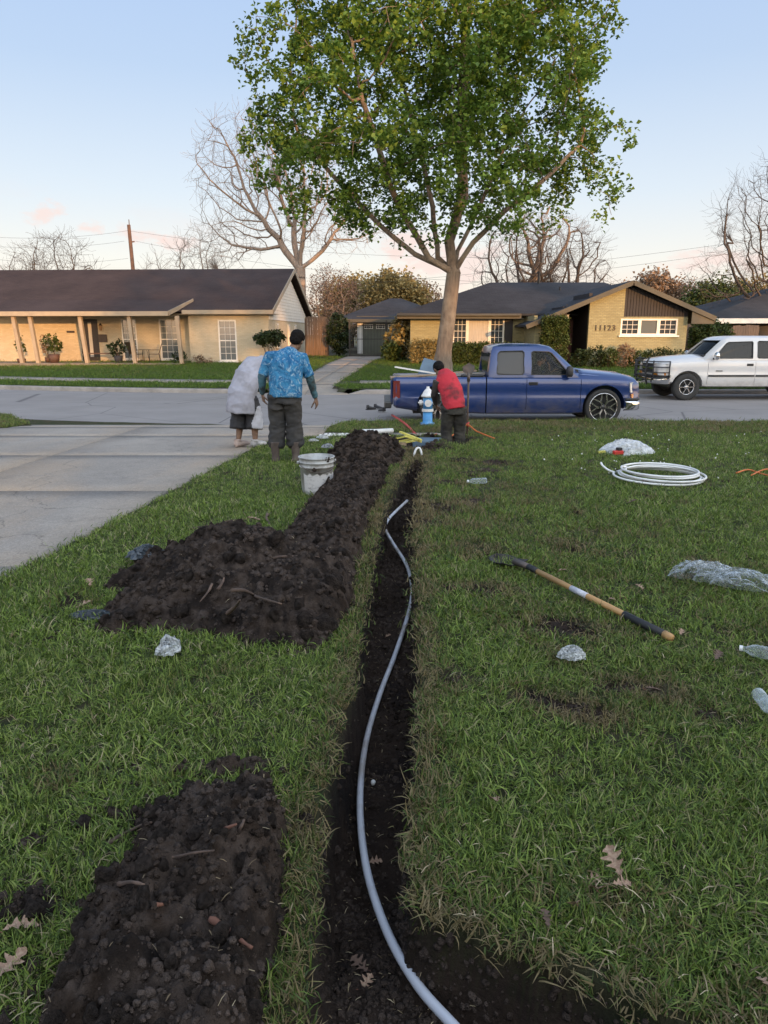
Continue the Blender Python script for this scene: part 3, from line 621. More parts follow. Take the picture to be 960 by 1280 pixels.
# ------------------------------------------------------------------ trees
M_bark = mat('bark', (.21, .165, .125), (.115, .09, .07), 3, .9, 0, 1.0, 9, .04, stretch=(4, 4, .6), c3=(.24, .20, .155), s3=1.2)
M_barkp = mat('bark_pale', (.27, .21, .165), (.17, .135, .11), 2, .9, 0, .7, 8, .03, stretch=(3, 3, .7))
M_barkd = mat('bark_dark', (.078, .062, .052), (.05, .04, .034), 2, .9, 0, .7, 8, .03, stretch=(3, 3, .7))
def colonize(att, pts, par, step, infl, kill, iters=120, trop=(0, 0, .0), maxn=9000):
    """space colonization; pts, par are the starting skeleton; returns nodes, parents"""
    nodes = [Vector(p) for p in pts]; par = list(par); att = [Vector(a) for a in att]; alive = att; tr = Vector(trop)
    for it in range(iters):
        if not alive or len(nodes) > maxn: break
        kd = KDTree(len(nodes))
        for i, p in enumerate(nodes): kd.insert(p, i)
        kd.balance(); pull = {}; keep = []
        for a in alive:
            co, i, d = kd.find(a)
            if d < kill: continue
            keep.append(a)
            if d < infl: pull.setdefault(i, []).append((a-nodes[i]).normalized())
        alive = keep; grew = False
        for i, ds in pull.items():
            d = sum(ds, Vector())+tr
            if d.length < .15*len(ds): d = d+Vector((random.gauss(0, .3), random.gauss(0, .3), random.gauss(0, .3)))
            d.normalize(); d = (d+Vector((random.gauss(0, .13), random.gauss(0, .13), random.gauss(0, .13)))).normalized()
            q = nodes[i]+d*step
            nodes.append(q); par.append(i); grew = True
        if not grew: infl *= 1.6
        if infl > 40: break
    return nodes, par
def radii(nodes, par, tip, expo, rmax):
    n = len(nodes); acc = [0.0]*n
    for i in range(n-1, -1, -1):
        if acc[i] == 0: acc[i] = tip**expo
        if par[i] >= 0: acc[par[i]] += acc[i]
    rr = [a**(1/expo) for a in acc]; k = rmax/max(rr); 
    return [max(tip, tip+(q-tip)*(rmax-tip)/(max(rr)-tip)) for q in rr]
def wood_mesh(nodes, par, rad, lo=0, hi=1e9, flare=None):
    V = []; F = []; vn = 0
    for i, p in enumerate(nodes):
        j = par[i]
        if j < 0 or not (lo <= rad[i] < hi): continue
        a = nodes[j]; b = p; ra = min(rad[j], rad[i]*1.35); rb = rad[i]
        if rad[j] > 1e-6 and par[j] >= 0 and (nodes[j]-nodes[par[j]]).normalized().dot((b-a).normalized()) > .82 and rad[j] < rad[i]*1.6: ra = rad[j]
        d = (b-a).normalized(); s = 9 if rb > .12 else 6 if rb > .035 else 3; u = d.orthogonal().normalized(); w_ = d.cross(u)
        for (c, q) in ((a-d*ra*.3, ra), (b, rb)):
            for k in range(s):
                t = 2*PI*k/s; e = c+(u*math.cos(t)+w_*math.sin(t))*q; V.append((e.x, e.y, e.z))
        for k in range(s): F.append((vn+k, vn+(k+1) % s, vn+s+(k+1) % s, vn+s+k))
        vn += 2*s
    return np_mesh('wood', np.array(V), np.array(F))
def leaf_cloud(name, cx, cn, spread, size, m, parent, r, quad=1, kindstuff=False, asp=.75, up=.4, clump_attr=True):
    """cx: clump centres (n,3); cn leaves per clump"""
    n = len(cx)*cn; c = np.repeat(cx, cn, 0); dirs = r.normal(size=(n, 3)); dirs /= np.linalg.norm(dirs, axis=1)[:, None]
    sp = np.repeat(spread*r.uniform(.6, 1.4, len(cx)), cn) if np.isscalar(spread) else np.repeat(spread, cn)
    pos = c+dirs*(sp*r.uniform(0, 1, n)**.5)[:, None]
    nrm = r.normal(size=(n, 3)); nrm[:, 2] = np.abs(nrm[:, 2])+up; nrm /= np.linalg.norm(nrm, axis=1)[:, None]
    a = np.cross(nrm, r.normal(size=(n, 3))); a /= np.linalg.norm(a, axis=1)[:, None]; b = np.cross(nrm, a)
    s = (size*r.uniform(.6, 1.35, n))[:, None]; bend = nrm*s*.22
    V = np.stack([pos-a*s*.5, pos-b*s*.5*asp+bend, pos+a*s*.5, pos+b*s*.5*asp+bend], 1).reshape(-1, 3)
    i = np.arange(n)*4; F = np.stack([i, i+1, i+2, i+3], 1)
    rv = np.clip(r.uniform(0, 1, n)*.6+np.repeat(r.uniform(0, .4, len(cx)), cn), 0, 1)
    me = np_mesh(name, V, F, {'rnd': np.repeat(rv, 4)}); return link(name, me, m, parent)
def in_blobs(blobs, n, r, surf=.5):
    """random points in a union of ellipsoids ((cx,cy,cz),(rx,ry,rz)), weighted to the outside"""
    w_ = np.array([b[1][0]*b[1][1]*b[1][2] for b in blobs])**.8; k = r.choice(len(blobs), n, p=w_/w_.sum())
    d = r.normal(size=(n, 3)); d /= np.linalg.norm(d, axis=1)[:, None]; q = r.uniform(0, 1, n)**(1/3*(1-surf)+.0001)
    c = np.array([b[0] for b in blobs])[k]; rr = np.array([b[1] for b in blobs])[k]; return c+d*rr*q[:, None]
M_leafg = attr_mat('leaf_green', [(0, (.034, .072, .012)), (.4, (.082, .155, .022)), (.75, (.150, .245, .036)), (1, (.27, .36, .07))], .5, transl=.35, spec=.4)
def big_tree():
    r = np.random.default_rng(3); Y0 = 29.0; base = P(553, 464, Y=Y0); zb = float(base_far(base.x, Y0)); base = Vector((base.x, Y0, zb)); s = Y0/FPX
    root = empty('shade_tree', base, 0, 'big leafy green tree with a forked trunk in the yard behind the blue pickup', 'tree')
    # blobs from the outline (photo px), with depth
    B = []
    def bl(px, py, rp, dy=0, ry=None, rz=1.0): 
        c = P(px, py, Y=Y0)-base; B.append(((c.x, dy, c.z), (rp*s, (ry or rp*s*1.0), rp*s*rz)))
    for q in ((345, 75, 45, -1), (360, 140, 50, 1.5), (350, 200, 42, -.5), (405, 262, 40, -1), (420, 180, 75, -2.5), (450, 90, 90, 2), (480, 210, 70, 3), (520, 130, 100, -3), (560, 30, 110, 0), (430, 10, 75, -1), (640, 60, 105, 2), (680, 40, 72, -2),
              (650, 150, 75, -2.5), (705, 165, 45, 1), (735, 240, 40, 0), (680, 235, 55, 2), (600, 235, 60, -3), (540, 250, 55, -1.5), (640, 265, 30, -1), (450, 282, 26, -2), (735, 190, 40, -1), (500, 285, 30, 1.5), (575, 150, 80, 3.5), (710, 95, 38, 0),
              (560, -90, 130, 0), (650, -70, 100, 0), (460, -60, 90, 1), (560, -190, 100, 0), (735, 25, 25, 1), (770, 245, 16, 0), (305, 60, 16, 0), (320, 110, 20, 0)): bl(q[0], q[1], q[2]*1.03, q[3], min(q[2]*s, 2.6))
    cl = in_blobs(B, 1500, r, .45)
    # skeleton: trunk leans slightly, forks at about z 4.3
    T = [Vector((0, 0, -.2)), Vector((.0, 0, .6))]
    for k in range(1, 9): T.append(Vector((.0+.045*k, .0, .6+k*.42)))
    par = [-1]+list(range(len(T)-1)); fork = len(T)-1; f = T[fork]
    def limb(pts):
        j = fork
        for p in pts:
            a = T[j]; q = Vector(p); n = max(1, int((q-a).length/.5))
            for i in range(1, n+1): T.append(a.lerp(q, i/n)+Vector((random.gauss(0, .03), random.gauss(0, .03), 0))); par.append(j if i == 1 else len(T)-2)
            j = len(T)-1
    w2 = lambda px, py, dy: tuple(P(px, py, Y=Y0)-base+Vector((0, dy, 0)))
    limb([w2(562, 300, .2), w2(580, 245, .3), w2(578, 150, .3), w2(582, 60, .3), w2(590, -60, 0)])
    limb([w2(535, 325, -.5), w2(505, 275, -1), w2(480, 225, -2), w2(455, 150, -2.5)])
    limb([w2(548, 320, .6), w2(543, 250, 1.5), w2(530, 170, 2.5), w2(510, 90, 2.5)])
    limb([w2(590, 305, -.5), w2(625, 270, -1), w2(670, 235, -1.5), w2(715, 190, -1)])
    limb([w2(575, 310, 1), w2(610, 240, 2), w2(650, 150, 2.5)])
    limb([w2(520, 315, .8), w2(470, 270, 1.5), w2(420, 215, 1.5), w2(370, 160, 1)])
    nodes, pr = colonize([tuple(c) for c in cl], T, par, .42, 7, .55, 90, (0, 0, .12), 7000)
    rad = radii(nodes, pr, .010, 2.15, .29)
    for i in range(10): rad[i] = .50 if i == 0 else .39 if i == 1 else .325-.006*i
    me = wood_mesh(nodes, pr, rad, .05); o = link('trunk', me, M_bark, root, True)
    me = wood_mesh(nodes, pr, rad, 0, .05); link('twigs', me, M_bark, root)
    tips = np.array([tuple(n) for i, n in enumerate(nodes) if rad[i] < .05 and i > len(T)])
    keep = tips[r.uniform(0, 1, len(tips)) < .7]; leaf_cloud('crown', keep, 22, .34, .165, M_leafg, root, r, up=.5)
    keep = cl[(r.uniform(0, 1, len(cl)) < .9) & (fbm(cl[:, 0]*.45, cl[:, 1]*.45, cl[:, 2]*.45, 3, 5) > -.34)]; leaf_cloud('crown', keep, 38, .40, .17, M_leafg, root, r, up=.5)
    return root
def bare_tree(loc, h, spread, trunk_h, rmax, label, m=M_barkp, seed=1, n=900, forks=None, group=None, tip=.012, blobs=None, step=.5, lean=0, cat='tree', leaves=None):
    r = np.random.default_rng(seed); random.seed(seed); root = empty('bare_tree' if leaves is None else 'leafy_tree', loc, 0, label, cat, group)
    B = blobs or [((lean*1.5, 0, trunk_h+(h-trunk_h)*.5), (spread, spread*.8, (h-trunk_h)*.55))]
    att = in_blobs(B, n, r, .25); att = att[att[:, 2] > trunk_h*.7]
    T = [Vector((0, 0, -.3))]; k = max(2, int(trunk_h/.6))
    for i in range(1, k+1): T.append(Vector((lean*i/k, 0, trunk_h*i/k)))
    par = [-1]+list(range(len(T)-1)); j0 = len(T)-1
    for a in (forks or ((-.5, .1, 1), (.45, -.2, 1), (.05, .3, 1.2))):
        j = j0; p = T[j0]; d = Vector(a).normalized()
        for i in range(int((h-trunk_h)*.30/step)): 
            p = p+d*step; d = (d+Vector((random.gauss(0, .12), random.gauss(0, .12), .05))).normalized(); T.append(p); par.append(j); j = len(T)-1
    nodes, pr = colonize([tuple(c) for c in att], T, par, step, spread*1.2, step*.95, 80, (0, 0, .1), 6000)
    n0 = len(nodes)       # fine twigs beyond the last nodes
    has = set(pr)
    for i in range(len(T), n0):
        for q in range(3 if i not in has else (2 if random.random() < .5 else 1)):
            d = (nodes[i]-nodes[pr[i]]).normalized(); d = (d+Vector((random.gauss(0, .5), random.gauss(0, .5), random.gauss(.1, .4)))).normalized(); j = i
            for e in range(3): nodes.append(nodes[j]+d*step*.75); pr.append(j); j = len(nodes)-1; d = (d+Vector((random.gauss(0, .3), random.gauss(0, .3), random.gauss(.1, .25)))).normalized()
    rad = radii(nodes, pr, tip*.42, 2.0, rmax)
    link('trunk', wood_mesh(nodes, pr, rad, .06), m, root, True); link('branches', wood_mesh(nodes, pr, rad, 0, .06), m, root)
    if leaves:
        tips = np.array([tuple(q) for q in nodes[len(T):]]); tips = tips[r.uniform(0, 1, len(tips)) < leaves[3]]
        leaf_cloud('crown', tips, leaves[1], leaves[2], leaves[4] if len(leaves) > 4 else .22, leaves[0], root, r)
    return root
big_tree()
zf = lambda x, y: float(base_far(x, y))
M_leafy = attr_mat('leaf_olive', [(0, (.16, .13, .05)), (.5, (.28, .225, .09)), (1, (.42, .33, .14))], .7, transl=.3)
M_leafb = attr_mat('leaf_brown', [(0, (.17, .115, .075)), (.5, (.28, .195, .13)), (1, (.40, .29, .19))], .7, transl=.3)
M_leafgr = attr_mat('twig_haze', [(0, (.10, .08, .07)), (1, (.20, .15, .13))], .8)
M_leafdk = attr_mat('leaf_dark', [(0, (.012, .022, .008)), (.6, (.030, .050, .016)), (1, (.06, .085, .03))], .6, transl=.15)
M_leafm = attr_mat('leaf_mid', [(0, (.03, .05, .012)), (.6, (.06, .09, .02)), (1, (.12, .14, .05))], .6, transl=.2)
def treeat(px, py_top, Y, spread_px, trunk_frac, rmax, label, **k):
    x = P(px, 418, Y=Y).x; top = P(px, py_top, Y=Y).z; z = .75; h = top-z; return bare_tree((x, Y, z), h, spread_px*Y/FPX, h*trunk_frac, rmax, label, **k)
s60 = 58/FPX
treeat(377, 158, 58, 105, .38, .42, 'large bare tree with pale pinkish twigs rising behind the gable of the yellow house', seed=4, n=1500,
       forks=((-.8, .1, .9), (-.25, .3, 1.3), (.9, 0, .55), (.15, -.3, 1.2)), tip=.016, blobs=[((-4.3, 0, 12.2), (3.6, 3, 5.2)), ((-1.0, 0, 13.6), (4, 3, 3.2)), ((3.2, 0, 9.3), (3.2, 2.5, 2.2)), ((-5, 0, 8.2), (2.6, 2, 2)), ((1, 0, 10), (3, 3, 3))], step=.55)
treeat(645, 275, 55, 60, .30, .34, 'leftmost bare tree behind the dark roofed brick house, its trunk parted low down', m=M_barkd, seed=5, n=420, forks=((-.8, 0, 1), (-.1, .2, 1), (.35, -.2, 1.3)), tip=.014, group='bare trees behind the brick house')
treeat(667, 262, 57, 45, .45, .36, 'straight middle bare tree with the thickest trunk behind the brick house', m=M_barkp, seed=6, n=300, forks=((-.2, 0, 1), (.25, .1, 1)), tip=.014, group='bare trees behind the brick house')
treeat(700, 282, 54, 62, .28, .30, 'right hand bare tree with wide drooping twigs behind the brick house', m=M_barkd, seed=8, n=520, forks=((-.7, 0, 1), (.5, .1, 1), (1.2, 0, .6)), tip=.014, group='bare trees behind the brick house')
treeat(968, 222, 47, 70, .20, .30, 'bare dark tree with long spreading branches at the far right edge', m=M_barkd, seed=9, n=1300, forks=((-1.2, 0, .7), (-.35, .1, 1.3), (.6, .1, 1), (-1.2, .4, .25)), tip=.011,
       blobs=[((-1.3, 0, 8.2), (3.4, 2.5, 3.3)), ((-3.2, 0, 4.6), (2.6, 2.2, 1.9)), ((2.5, 0, 7.3), (3.5, 2.5, 3.2)), ((0, 0, 5.5), (4, 2, 2.6))], step=.42)
treeat(80, 293, 72, 50, .25, .2, 'round bare tree behind the left house, left of the wooden pole', m=M_barkd, seed=10, n=520, tip=.02, group='small bare trees behind the left house')
treeat(200, 318, 74, 20, .3, .14, 'smallest bare treetop just right of the wooden pole', m=M_barkp, seed=11, n=160, tip=.02, group='small bare trees behind the left house')
treeat(255, 288, 66, 40, .25, .18, 'bare tree with upright fanning branches behind the left roof near the gable', m=M_barkp, seed=12, n=330, tip=.018, forks=((-.5, 0, 1.3), (.4, .1, 1.4), (0, .1, 1.5), (.8, 0, 1.3)), group='small bare trees behind the left house')
treeat(40, 310, 78, 30, .25, .14, 'low bare treetop at the far left above the long roof', m=M_barkd, seed=13, n=200, tip=.02, group='small bare trees behind the left house')
treeat(415, 345, 62, 34, .15, .2, 'greyish brown leafless thicket tree behind the wooden fence', m=M_barkp, seed=14, n=500, tip=.014, leaves=(M_leafgr, 5, .5, .8, .12))
treeat(492, 352, 66, 40, .15, .22, 'yellow green tree behind the garage roof', m=M_barkd, seed=15, n=380, leaves=(M_leafy, 12, .6, .8, .26))
treeat(440, 357, 70, 36, .15, .22, 'olive coloured tree between the bare thicket and the garage roof', m=M_barkd, seed=16, n=300, leaves=(M_leafy, 10, .6, .8, .26))
treeat(520, 362, 75, 30, .15, .2, 'low pale tree seen left of the big trunk', m=M_barkp, seed=17, n=260, leaves=(M_leafb, 6, .6, .7, .24))
treeat(813, 348, 66, 22, .25, .25, 'round tree with brown leaves behind the gable peak', m=M_barkp, seed=18, n=260, leaves=(M_leafb, 14, .6, .8, .26))
treeat(850, 360, 72, 36, .15, .2, 'greyish brown treetop right of the gable, behind the wires', m=M_barkp, seed=19, n=300, leaves=(M_leafgr, 6, .6, .7, .22))
treeat(895, 362, 62, 36, .15, .22, 'dark olive tree behind the roof of the house at the right edge', m=M_barkd, seed=20, n=320, leaves=(M_leafm, 12, .6, .8, .24))
treeat(940, 360, 66, 30, .15, .22, 'brownish tree at the right edge above the neighbouring roof', m=M_barkd, seed=21, n=260, leaves=(M_leafy, 10, .6, .8, .24))
treeat(765, 365, 76, 40, .15, .2, 'low brown treetops peeking over the dark brick house ridge', m=M_barkp, seed=22, n=240, leaves=(M_leafb, 6, .6, .7, .24))
# wooden pole and wires
pr_ = P(168, 345, Y=70); pz = P(164, 281, Y=70).z; po = empty('utility_pole', (pr_.x, 70, .75), 0, 'brown wooden utility pole rising behind the left roof', 'utility pole')
M_pole = mat('pole_wood', (.13, .07, .045), (.08, .045, .03), 4, .9)
MB().tube([(0, 0, -.3), (-.05, 0, (pz-.75)*.5), (-.15, 0, pz-.75)], [.22, .19, .16], 10).build('post', M_pole, po, True)
MB().bar((-.3, .1, pz-.75-1.5), (.28, -.1, pz-.75-1.45), .10).build('bracket', M_pole, po)
MB().tube([(-.1, 0, pz-.9), (-.1, 0, pz-.3)], .04, 6).build('insulator', M_pole, po)
M_wire = mat('wire', (.03, .03, .03), rough=.6)
def wire(a, b, sag, label, n=16):
    a = Vector(a); b = Vector(b); pts = [a.lerp(b, i/n)-Vector((0, 0, sag*4*(i/n)*(1-i/n))) for i in range(n+1)]
    o = MB().tube([p-a for p in pts], .009, 4).build('overhead_wire', M_wire); o.location = a; tag(o, label, 'wire', 'overhead wires')
pt = Vector((pr_.x-.15, 70, pz))
wire(P(-60, 292, Y=66), pt+Vector((-.1, 0, -.5)), .5, 'topmost overhead wire left of the wooden pole'); wire(P(-60, 303, Y=66), pt+Vector((-.5, 0, -1.4)), .5, 'middle overhead wire left of the wooden pole'); wire(P(-60, 316, Y=66), pt+Vector((-.3, 0, -2.9)), .6, 'lowest overhead wire left of the wooden pole')
wire(pt+Vector((-.1, 0, -.5)), P(620, 322, Y=62), .6, 'upper overhead wire running right from the wooden pole'); wire(pt+Vector((.5, 0, -1.4)), P(600, 352, Y=60), .6, 'lower overhead wire running right from the wooden pole')
wire(P(380, 360, Y=62), P(1010, 290, Y=60), .4, 'overhead wire passing behind the big tree, highest on the right'); wire(P(420, 366, Y=63), P(1010, 300, Y=60), .5, 'overhead wire just under the highest one on the right')
wire(P(700, 351, Y=62), P(1010, 358, Y=58), .2, 'low overhead wire over the gable peak'); wire(P(690, 360, Y=62), P(1010, 382, Y=58), .3, 'lowest overhead wire behind the gable on the right')
# ------------------------------------------------------------------ houses
M_ybrick = brick_mat('cream_brick', (.56, .475, .335), (.48, .40, .275), (.44, .39, .30))
M_sbrick = brick_mat('khaki_brick', (.33, .31, .175), (.27, .25, .14), (.20, .19, .13))
M_roofb = shingle_mat('brown_shingles', (.040, .028, .027), (.052, .037, .034))
M_roofk = shingle_mat('charcoal_shingles', (.026, .028, .033), (.040, .042, .048))
M_trim = mat('cream_trim', (.34, .28, .20), (.28, .23, .17), 3, .6)
M_white = mat('white_paint', (.72, .70, .66), (.62, .60, .56), 3, .5)
M_siding = mat('white_siding', (.66, .62, .55), (.58, .54, .48), 3, .6)
M_gtrim = mat('khaki_trim', (.075, .070, .052), (.058, .054, .042), 2, .7)
M_dark = mat('dark_board', (.014, .013, .016), (.021, .019, .023), 3, .7, 0, .4, 20, .01, stretch=(6, 6, .3))
M_door = mat('dark_door', (.014, .009, .008), (.022, .014, .011), 3, .5)
M_rdoor = mat('red_brown_door', (.13, .04, .03), (.09, .03, .02), 3, .5)
M_glass = glass_mat('window_glass', (.10, .12, .13), .08)
M_glassd = glass_mat('window_glass_dark', (.035, .045, .055), .06)
M_curt = mat('curtain', (.50, .47, .42), (.32, .31, .30), 5, .8, stretch=(14, 14, .3))
M_post = mat('post_paint', (.34, .27, .19), (.28, .22, .155), 3, .7)
M_wood = mat('fence_wood', (.20, .135, .095), (.13, .09, .065), 4, .9, 0, .5, 20, .01, stretch=(6, 6, .4))
M_iron = mat('black_iron', (.012, .012, .013), rough=.5)
M_gar = mat('garage_paint', (.10, .11, .085), (.08, .09, .07), 3, .6)
M_seal = mat('porch_slab', (.20, .17, .14), (.14, .12, .10), 3, .9)
def uvroof(o):
    """UV in metres along the roof plane, so that the shingle courses run level"""
    me = o.data; uv = me.uv_layers.new(name='UV')
    for p in me.polygons:
        n = p.normal; h = Vector((-n.y, n.x, 0)); h = h.normalized() if h.length > 1e-4 else Vector((1, 0, 0)); s = n.cross(h)
        for li in p.loop_indices:
            co = me.vertices[me.loops[li].vertex_index].co; uv.data[li].uv = (co.dot(h), co.dot(s))
def roof_planes(name, polys, m, parent, thick=.12):
    mb = MB()
    for poly in polys:
        n = len(poly); top = [Vector(p) for p in poly]; bot = [p-Vector((0, 0, thick)) for p in top]
        mb.add(top+bot, [tuple(range(n)), tuple(range(n, 2*n))[::-1]]+[(i, i+n, (i+1) % n+n, (i+1) % n) for i in range(n)])
    o = mb.build(name, m, parent, fix=True); uvroof(o); return o
def window(parent, x0, x1, z0, z1, y, cols=2, rows=4, m=M_white, glass=None, fr=.07, split=None, sill=True, curtain=False, name='window'):
    """window in a wall facing -y at wall plane y: frame, glass, muntins; x in the wall's own coordinates"""
    glass = glass or M_glass; g = MB()
    for a, b, c, d in ((x0, x1, z0, z0+fr), (x0, x1, z1-fr, z1), (x0, x0+fr, z0+fr, z1-fr), (x1-fr, x1, z0+fr, z1-fr)): g.box(a, b, y-.05, y+.06, c, d)
    f = g.build(name, m, parent)
    p = MB().box(x0+fr, x1-fr, y+.0, y+.012, z0+fr, z1-fr).build('pane', glass, f)
    mt = MB(); t = .018
    for i in range(1, cols):
        x = x0+fr+(x1-x0-2*fr)*i/cols; mt.box(x-t/2, x+t/2, y-.015, y-.001, z0+fr, z1-fr)
    for i in range(1, rows):
        z = z0+fr+(z1-z0-2*fr)*i/rows; q = t*(2.6 if split == i else 1); mt.box(x0+fr, x1-fr, y-.019, y-.002, z-q/2, z+q/2)
    if cols > 1 or rows > 1: mt.build('muntins', m, f)
    if curtain: 
        c = MB(); n = 24
        for i in range(n):
            xa = x0+fr+(x1-x0-2*fr)*i/n; xb = x0+fr+(x1-x0-2*fr)*(i+1)/n; ya = y-.004-(i % 2)*.003; yb = y-.004-((i+1) % 2)*.003
            c.add([(xa, ya, z0+fr+.02), (xb, yb, z0+fr+.02), (xb, yb, z1-fr-.02), (xa, ya, z1-fr-.02)], [(0, 1, 2, 3)])
        c.build('curtain', M_curt, f)
    if sill: MB().box(x0-.06, x1+.06, y-.10, y+.0, z0-.06, z0-.003).build('sill', m, f)
    return f
def wall_with_holes(name, x0, x1, z0, z1, y, th, holes, m, parent):
    """wall facing -y made of blocks around rectangular holes, cut as a grid so that no face doubles"""
    xs_ = sorted({x0, x1, *[h[0] for h in holes], *[h[1] for h in holes]}); zs_ = sorted({z0, z1, *[h[2] for h in holes], *[h[3] for h in holes]})
    b = bmesh.new(); V = {}
    def v(i, k, s):
        if (i, k, s) not in V: V[(i, k, s)] = b.verts.new((xs_[i], y+(th if s else 0), zs_[k]))
        return V[(i, k, s)]
    solid = lambda i, k: 0 <= i < len(xs_)-1 and 0 <= k < len(zs_)-1 and not any(h[0]-1e-6 <= xs_[i] and xs_[i+1] <= h[1]+1e-6 and h[2]-1e-6 <= zs_[k] and zs_[k+1] <= h[3]+1e-6 for h in holes)
    for i in range(len(xs_)-1):
        for k in range(len(zs_)-1):
            if not solid(i, k): continue
            b.faces.new((v(i, k, 0), v(i+1, k, 0), v(i+1, k+1, 0), v(i, k+1, 0))); b.faces.new((v(i, k, 1), v(i, k+1, 1), v(i+1, k+1, 1), v(i+1, k, 1)))
            if not solid(i-1, k): b.faces.new((v(i, k, 0), v(i, k+1, 0), v(i, k+1, 1), v(i, k, 1)))
            if not solid(i+1, k): b.faces.new((v(i+1, k, 0), v(i+1, k, 1), v(i+1, k+1, 1), v(i+1, k+1, 0)))
            if not solid(i, k-1): b.faces.new((v(i, k, 0), v(i, k, 1), v(i+1, k, 1), v(i+1, k, 0)))
            if not solid(i, k+1): b.faces.new((v(i, k+1, 0), v(i+1, k+1, 0), v(i+1, k+1, 1), v(i, k+1, 1)))
    me = bpy.data.meshes.new(name); b.to_mesh(me); b.free(); return link(name, me, m, parent)
# ---- left house: own x runs from its right front corner to the left as negative
LH = empty('brick_house', (P(336, 418, Y=37).x, 37, .6), -R(3.0), 'long cream brick house with brown roof and a columned porch on the left', 'house')
WH = 2.42; W0 = -26.0
porch_l, porch_r = -19.0, -5.35           # recessed behind the porch
z0 = -.3
LHX = lambda px: P(px, 418, Y=37).x-LH.location.x
wins = [(LHX(272), LHX(295), .04, 2.05), (LHX(187), LHX(212), .08, 2.12), (LHX(137), LHX(157), .08, 2.12)]
doorx = (LHX(82), LHX(106)); RC = 1.1
# front wall right of the porch, and porch back wall set back
wall_with_holes('wall', LHX(235), 0, z0, WH, 0, .2, [wins[0]], M_ybrick, LH)
wall_with_holes('wall', W0, LHX(235)-.003, z0, WH, RC, .2, [wins[1], wins[2], (doorx[0], doorx[1], 0, 2.12)], M_ybrick, LH)
MB().box(LHX(235)+.0, LHX(235)+.2, .203, RC+.2, z0, WH-.003).build('wall', M_ybrick, LH)
DPTH = 12.0; RZ = 2.42+2.55; ov = .55
MB().add([(-.003, .2, z0), (-.003, DPTH, z0), (-.003, DPTH, WH), (-.003, DPTH/2, RZ-.38), (-.003, .2, WH), (-.2, .2, z0), (-.2, DPTH, z0), (-.2, DPTH, WH), (-.2, DPTH/2, RZ-.38), (-.2, .2, WH)],
  [(0, 1, 2, 3, 4), (9, 8, 7, 6, 5), (0, 5, 6, 1), (1, 6, 7, 2), (2, 7, 8, 3), (3, 8, 9, 4), (4, 9, 5, 0)]).build('gable_wall', M_ybrick, LH, fix=True)
sd = MB(); nb = 15      # lap siding in the gable, boards as real laps
zt = RZ-.42
gb = []
for i in range(nb):
    za = WH-.35+(zt-WH+.35)*i/nb; zb_ = WH-.35+(zt-WH+.35)*(i+1)/nb; f = lambda z: (DPTH/2)*max(0, (z-WH))/(zt-WH)
    a0, a1 = f(za)+.12, DPTH-f(za)-.12; b0, b1 = f(zb_)+.12, DPTH-f(zb_)-.12
    if a1-a0 < .2: continue
    b0 = min(b0, b1)
    MB().add([(.045, a0, za), (.045, a1, za), (.02, b1, zb_), (.02, b0, zb_), (0, a0, za), (0, a1, za), (0, b1, zb_), (0, b0, zb_)], [(0, 1, 2, 3), (4, 7, 6, 5), (0, 4, 5, 1), (0, 3, 7, 4), (1, 5, 6, 2)]).build('siding_board', M_siding, LH)
for ya, yb in ((1.8, 2.25), (5.2, 5.6), (7.4, 7.8)):
    wf = window(LH, 0, yb-ya, .7, 1.9, 0, 1, 2, M_white, M_glassd); wf.rotation_euler = (0, 0, PI/2); wf.location = (.03, ya, 0)
# main roof
e0 = WH+.12
def slopez(y, eave_y=-ov, z_e=None): return (e0-.02)+(y+ov)*(RZ-e0)/(DPTH/2+ov)
W1 = W0-1
roof_planes('roof', [[(W1, -ov, slopez(-ov)), (.35, -ov, slopez(-ov)), (.35, DPTH/2, RZ), (W1, DPTH/2, RZ)], [(.35, DPTH+ov, slopez(-ov)), (W1, DPTH+ov, slopez(-ov)), (W1, DPTH/2, RZ), (.35, DPTH/2, RZ)]], M_roofb, LH, .1)
# fascia, gutter, barge boards
MB().box(LHX(232), .36, -ov-.03, -ov, e0-.22, e0-.03).build('fascia', M_trim, LH)
MB().bar((.37, -ov, e0-.11), (.37, DPTH/2, RZ-.10), .04, .22).bar((.37, DPTH/2, RZ-.10), (.37, DPTH+ov, e0-.11), .04, .22).build('barge_board', M_trim, LH)
MB().box(W1, .33, -ov, RC, e0-.235, e0-.215).build('soffit', M_trim, LH)
# porch roof that runs on from the slope, ending with a slanted corner
pe = -ov-.85; pz_ = slopez(-ov)-.85*.12; xr_ = LHX(222)
roof_planes('porch_roof', [[(LHX(6), pe, pz_+.02), (xr_, pe, pz_+.02), (xr_+.62, .75, slopez(.75)+.05), (LHX(-6), .75, slopez(.75)+.05)]], M_roofb, LH, .04)
MB().box(LHX(6), xr_, pe-.03, pe, pz_-.2, pz_+.01).build('porch_fascia', M_trim, LH)
MB().bar((xr_+.01, pe, pz_-.08), (xr_+.62, .70, slopez(.7)+.02), .04, .2).build('porch_fascia', M_trim, LH)
MB().box(LHX(6), xr_-.03, pe+.003, -ov-.035, pz_-.21, pz_-.19).build('soffit', M_trim, LH)
for i, (pt_, pb_) in enumerate(((4, 16), (27, 37), (92, 101), (156, 163), (219, 223))):
    xa = (P(pt_, 418, Y=36).x-LH.location.x); xb = (P(pb_+3, 418, Y=36).x-LH.location.x)
    MB().bar((xb, pe+.25, -.05), (xb+(xa-xb)*.35, pe+.25, pz_-.2), .17).build('column', M_post, LH)
MB().box(W0, LHX(232), pe-.1, RC, -.35, -.03).build('porch_floor', M_seal, LH)
for q in wins: window(LH, *q[:2], q[2], q[3], .06 if q is wins[0] else RC+.06, 3, 6, split=3)
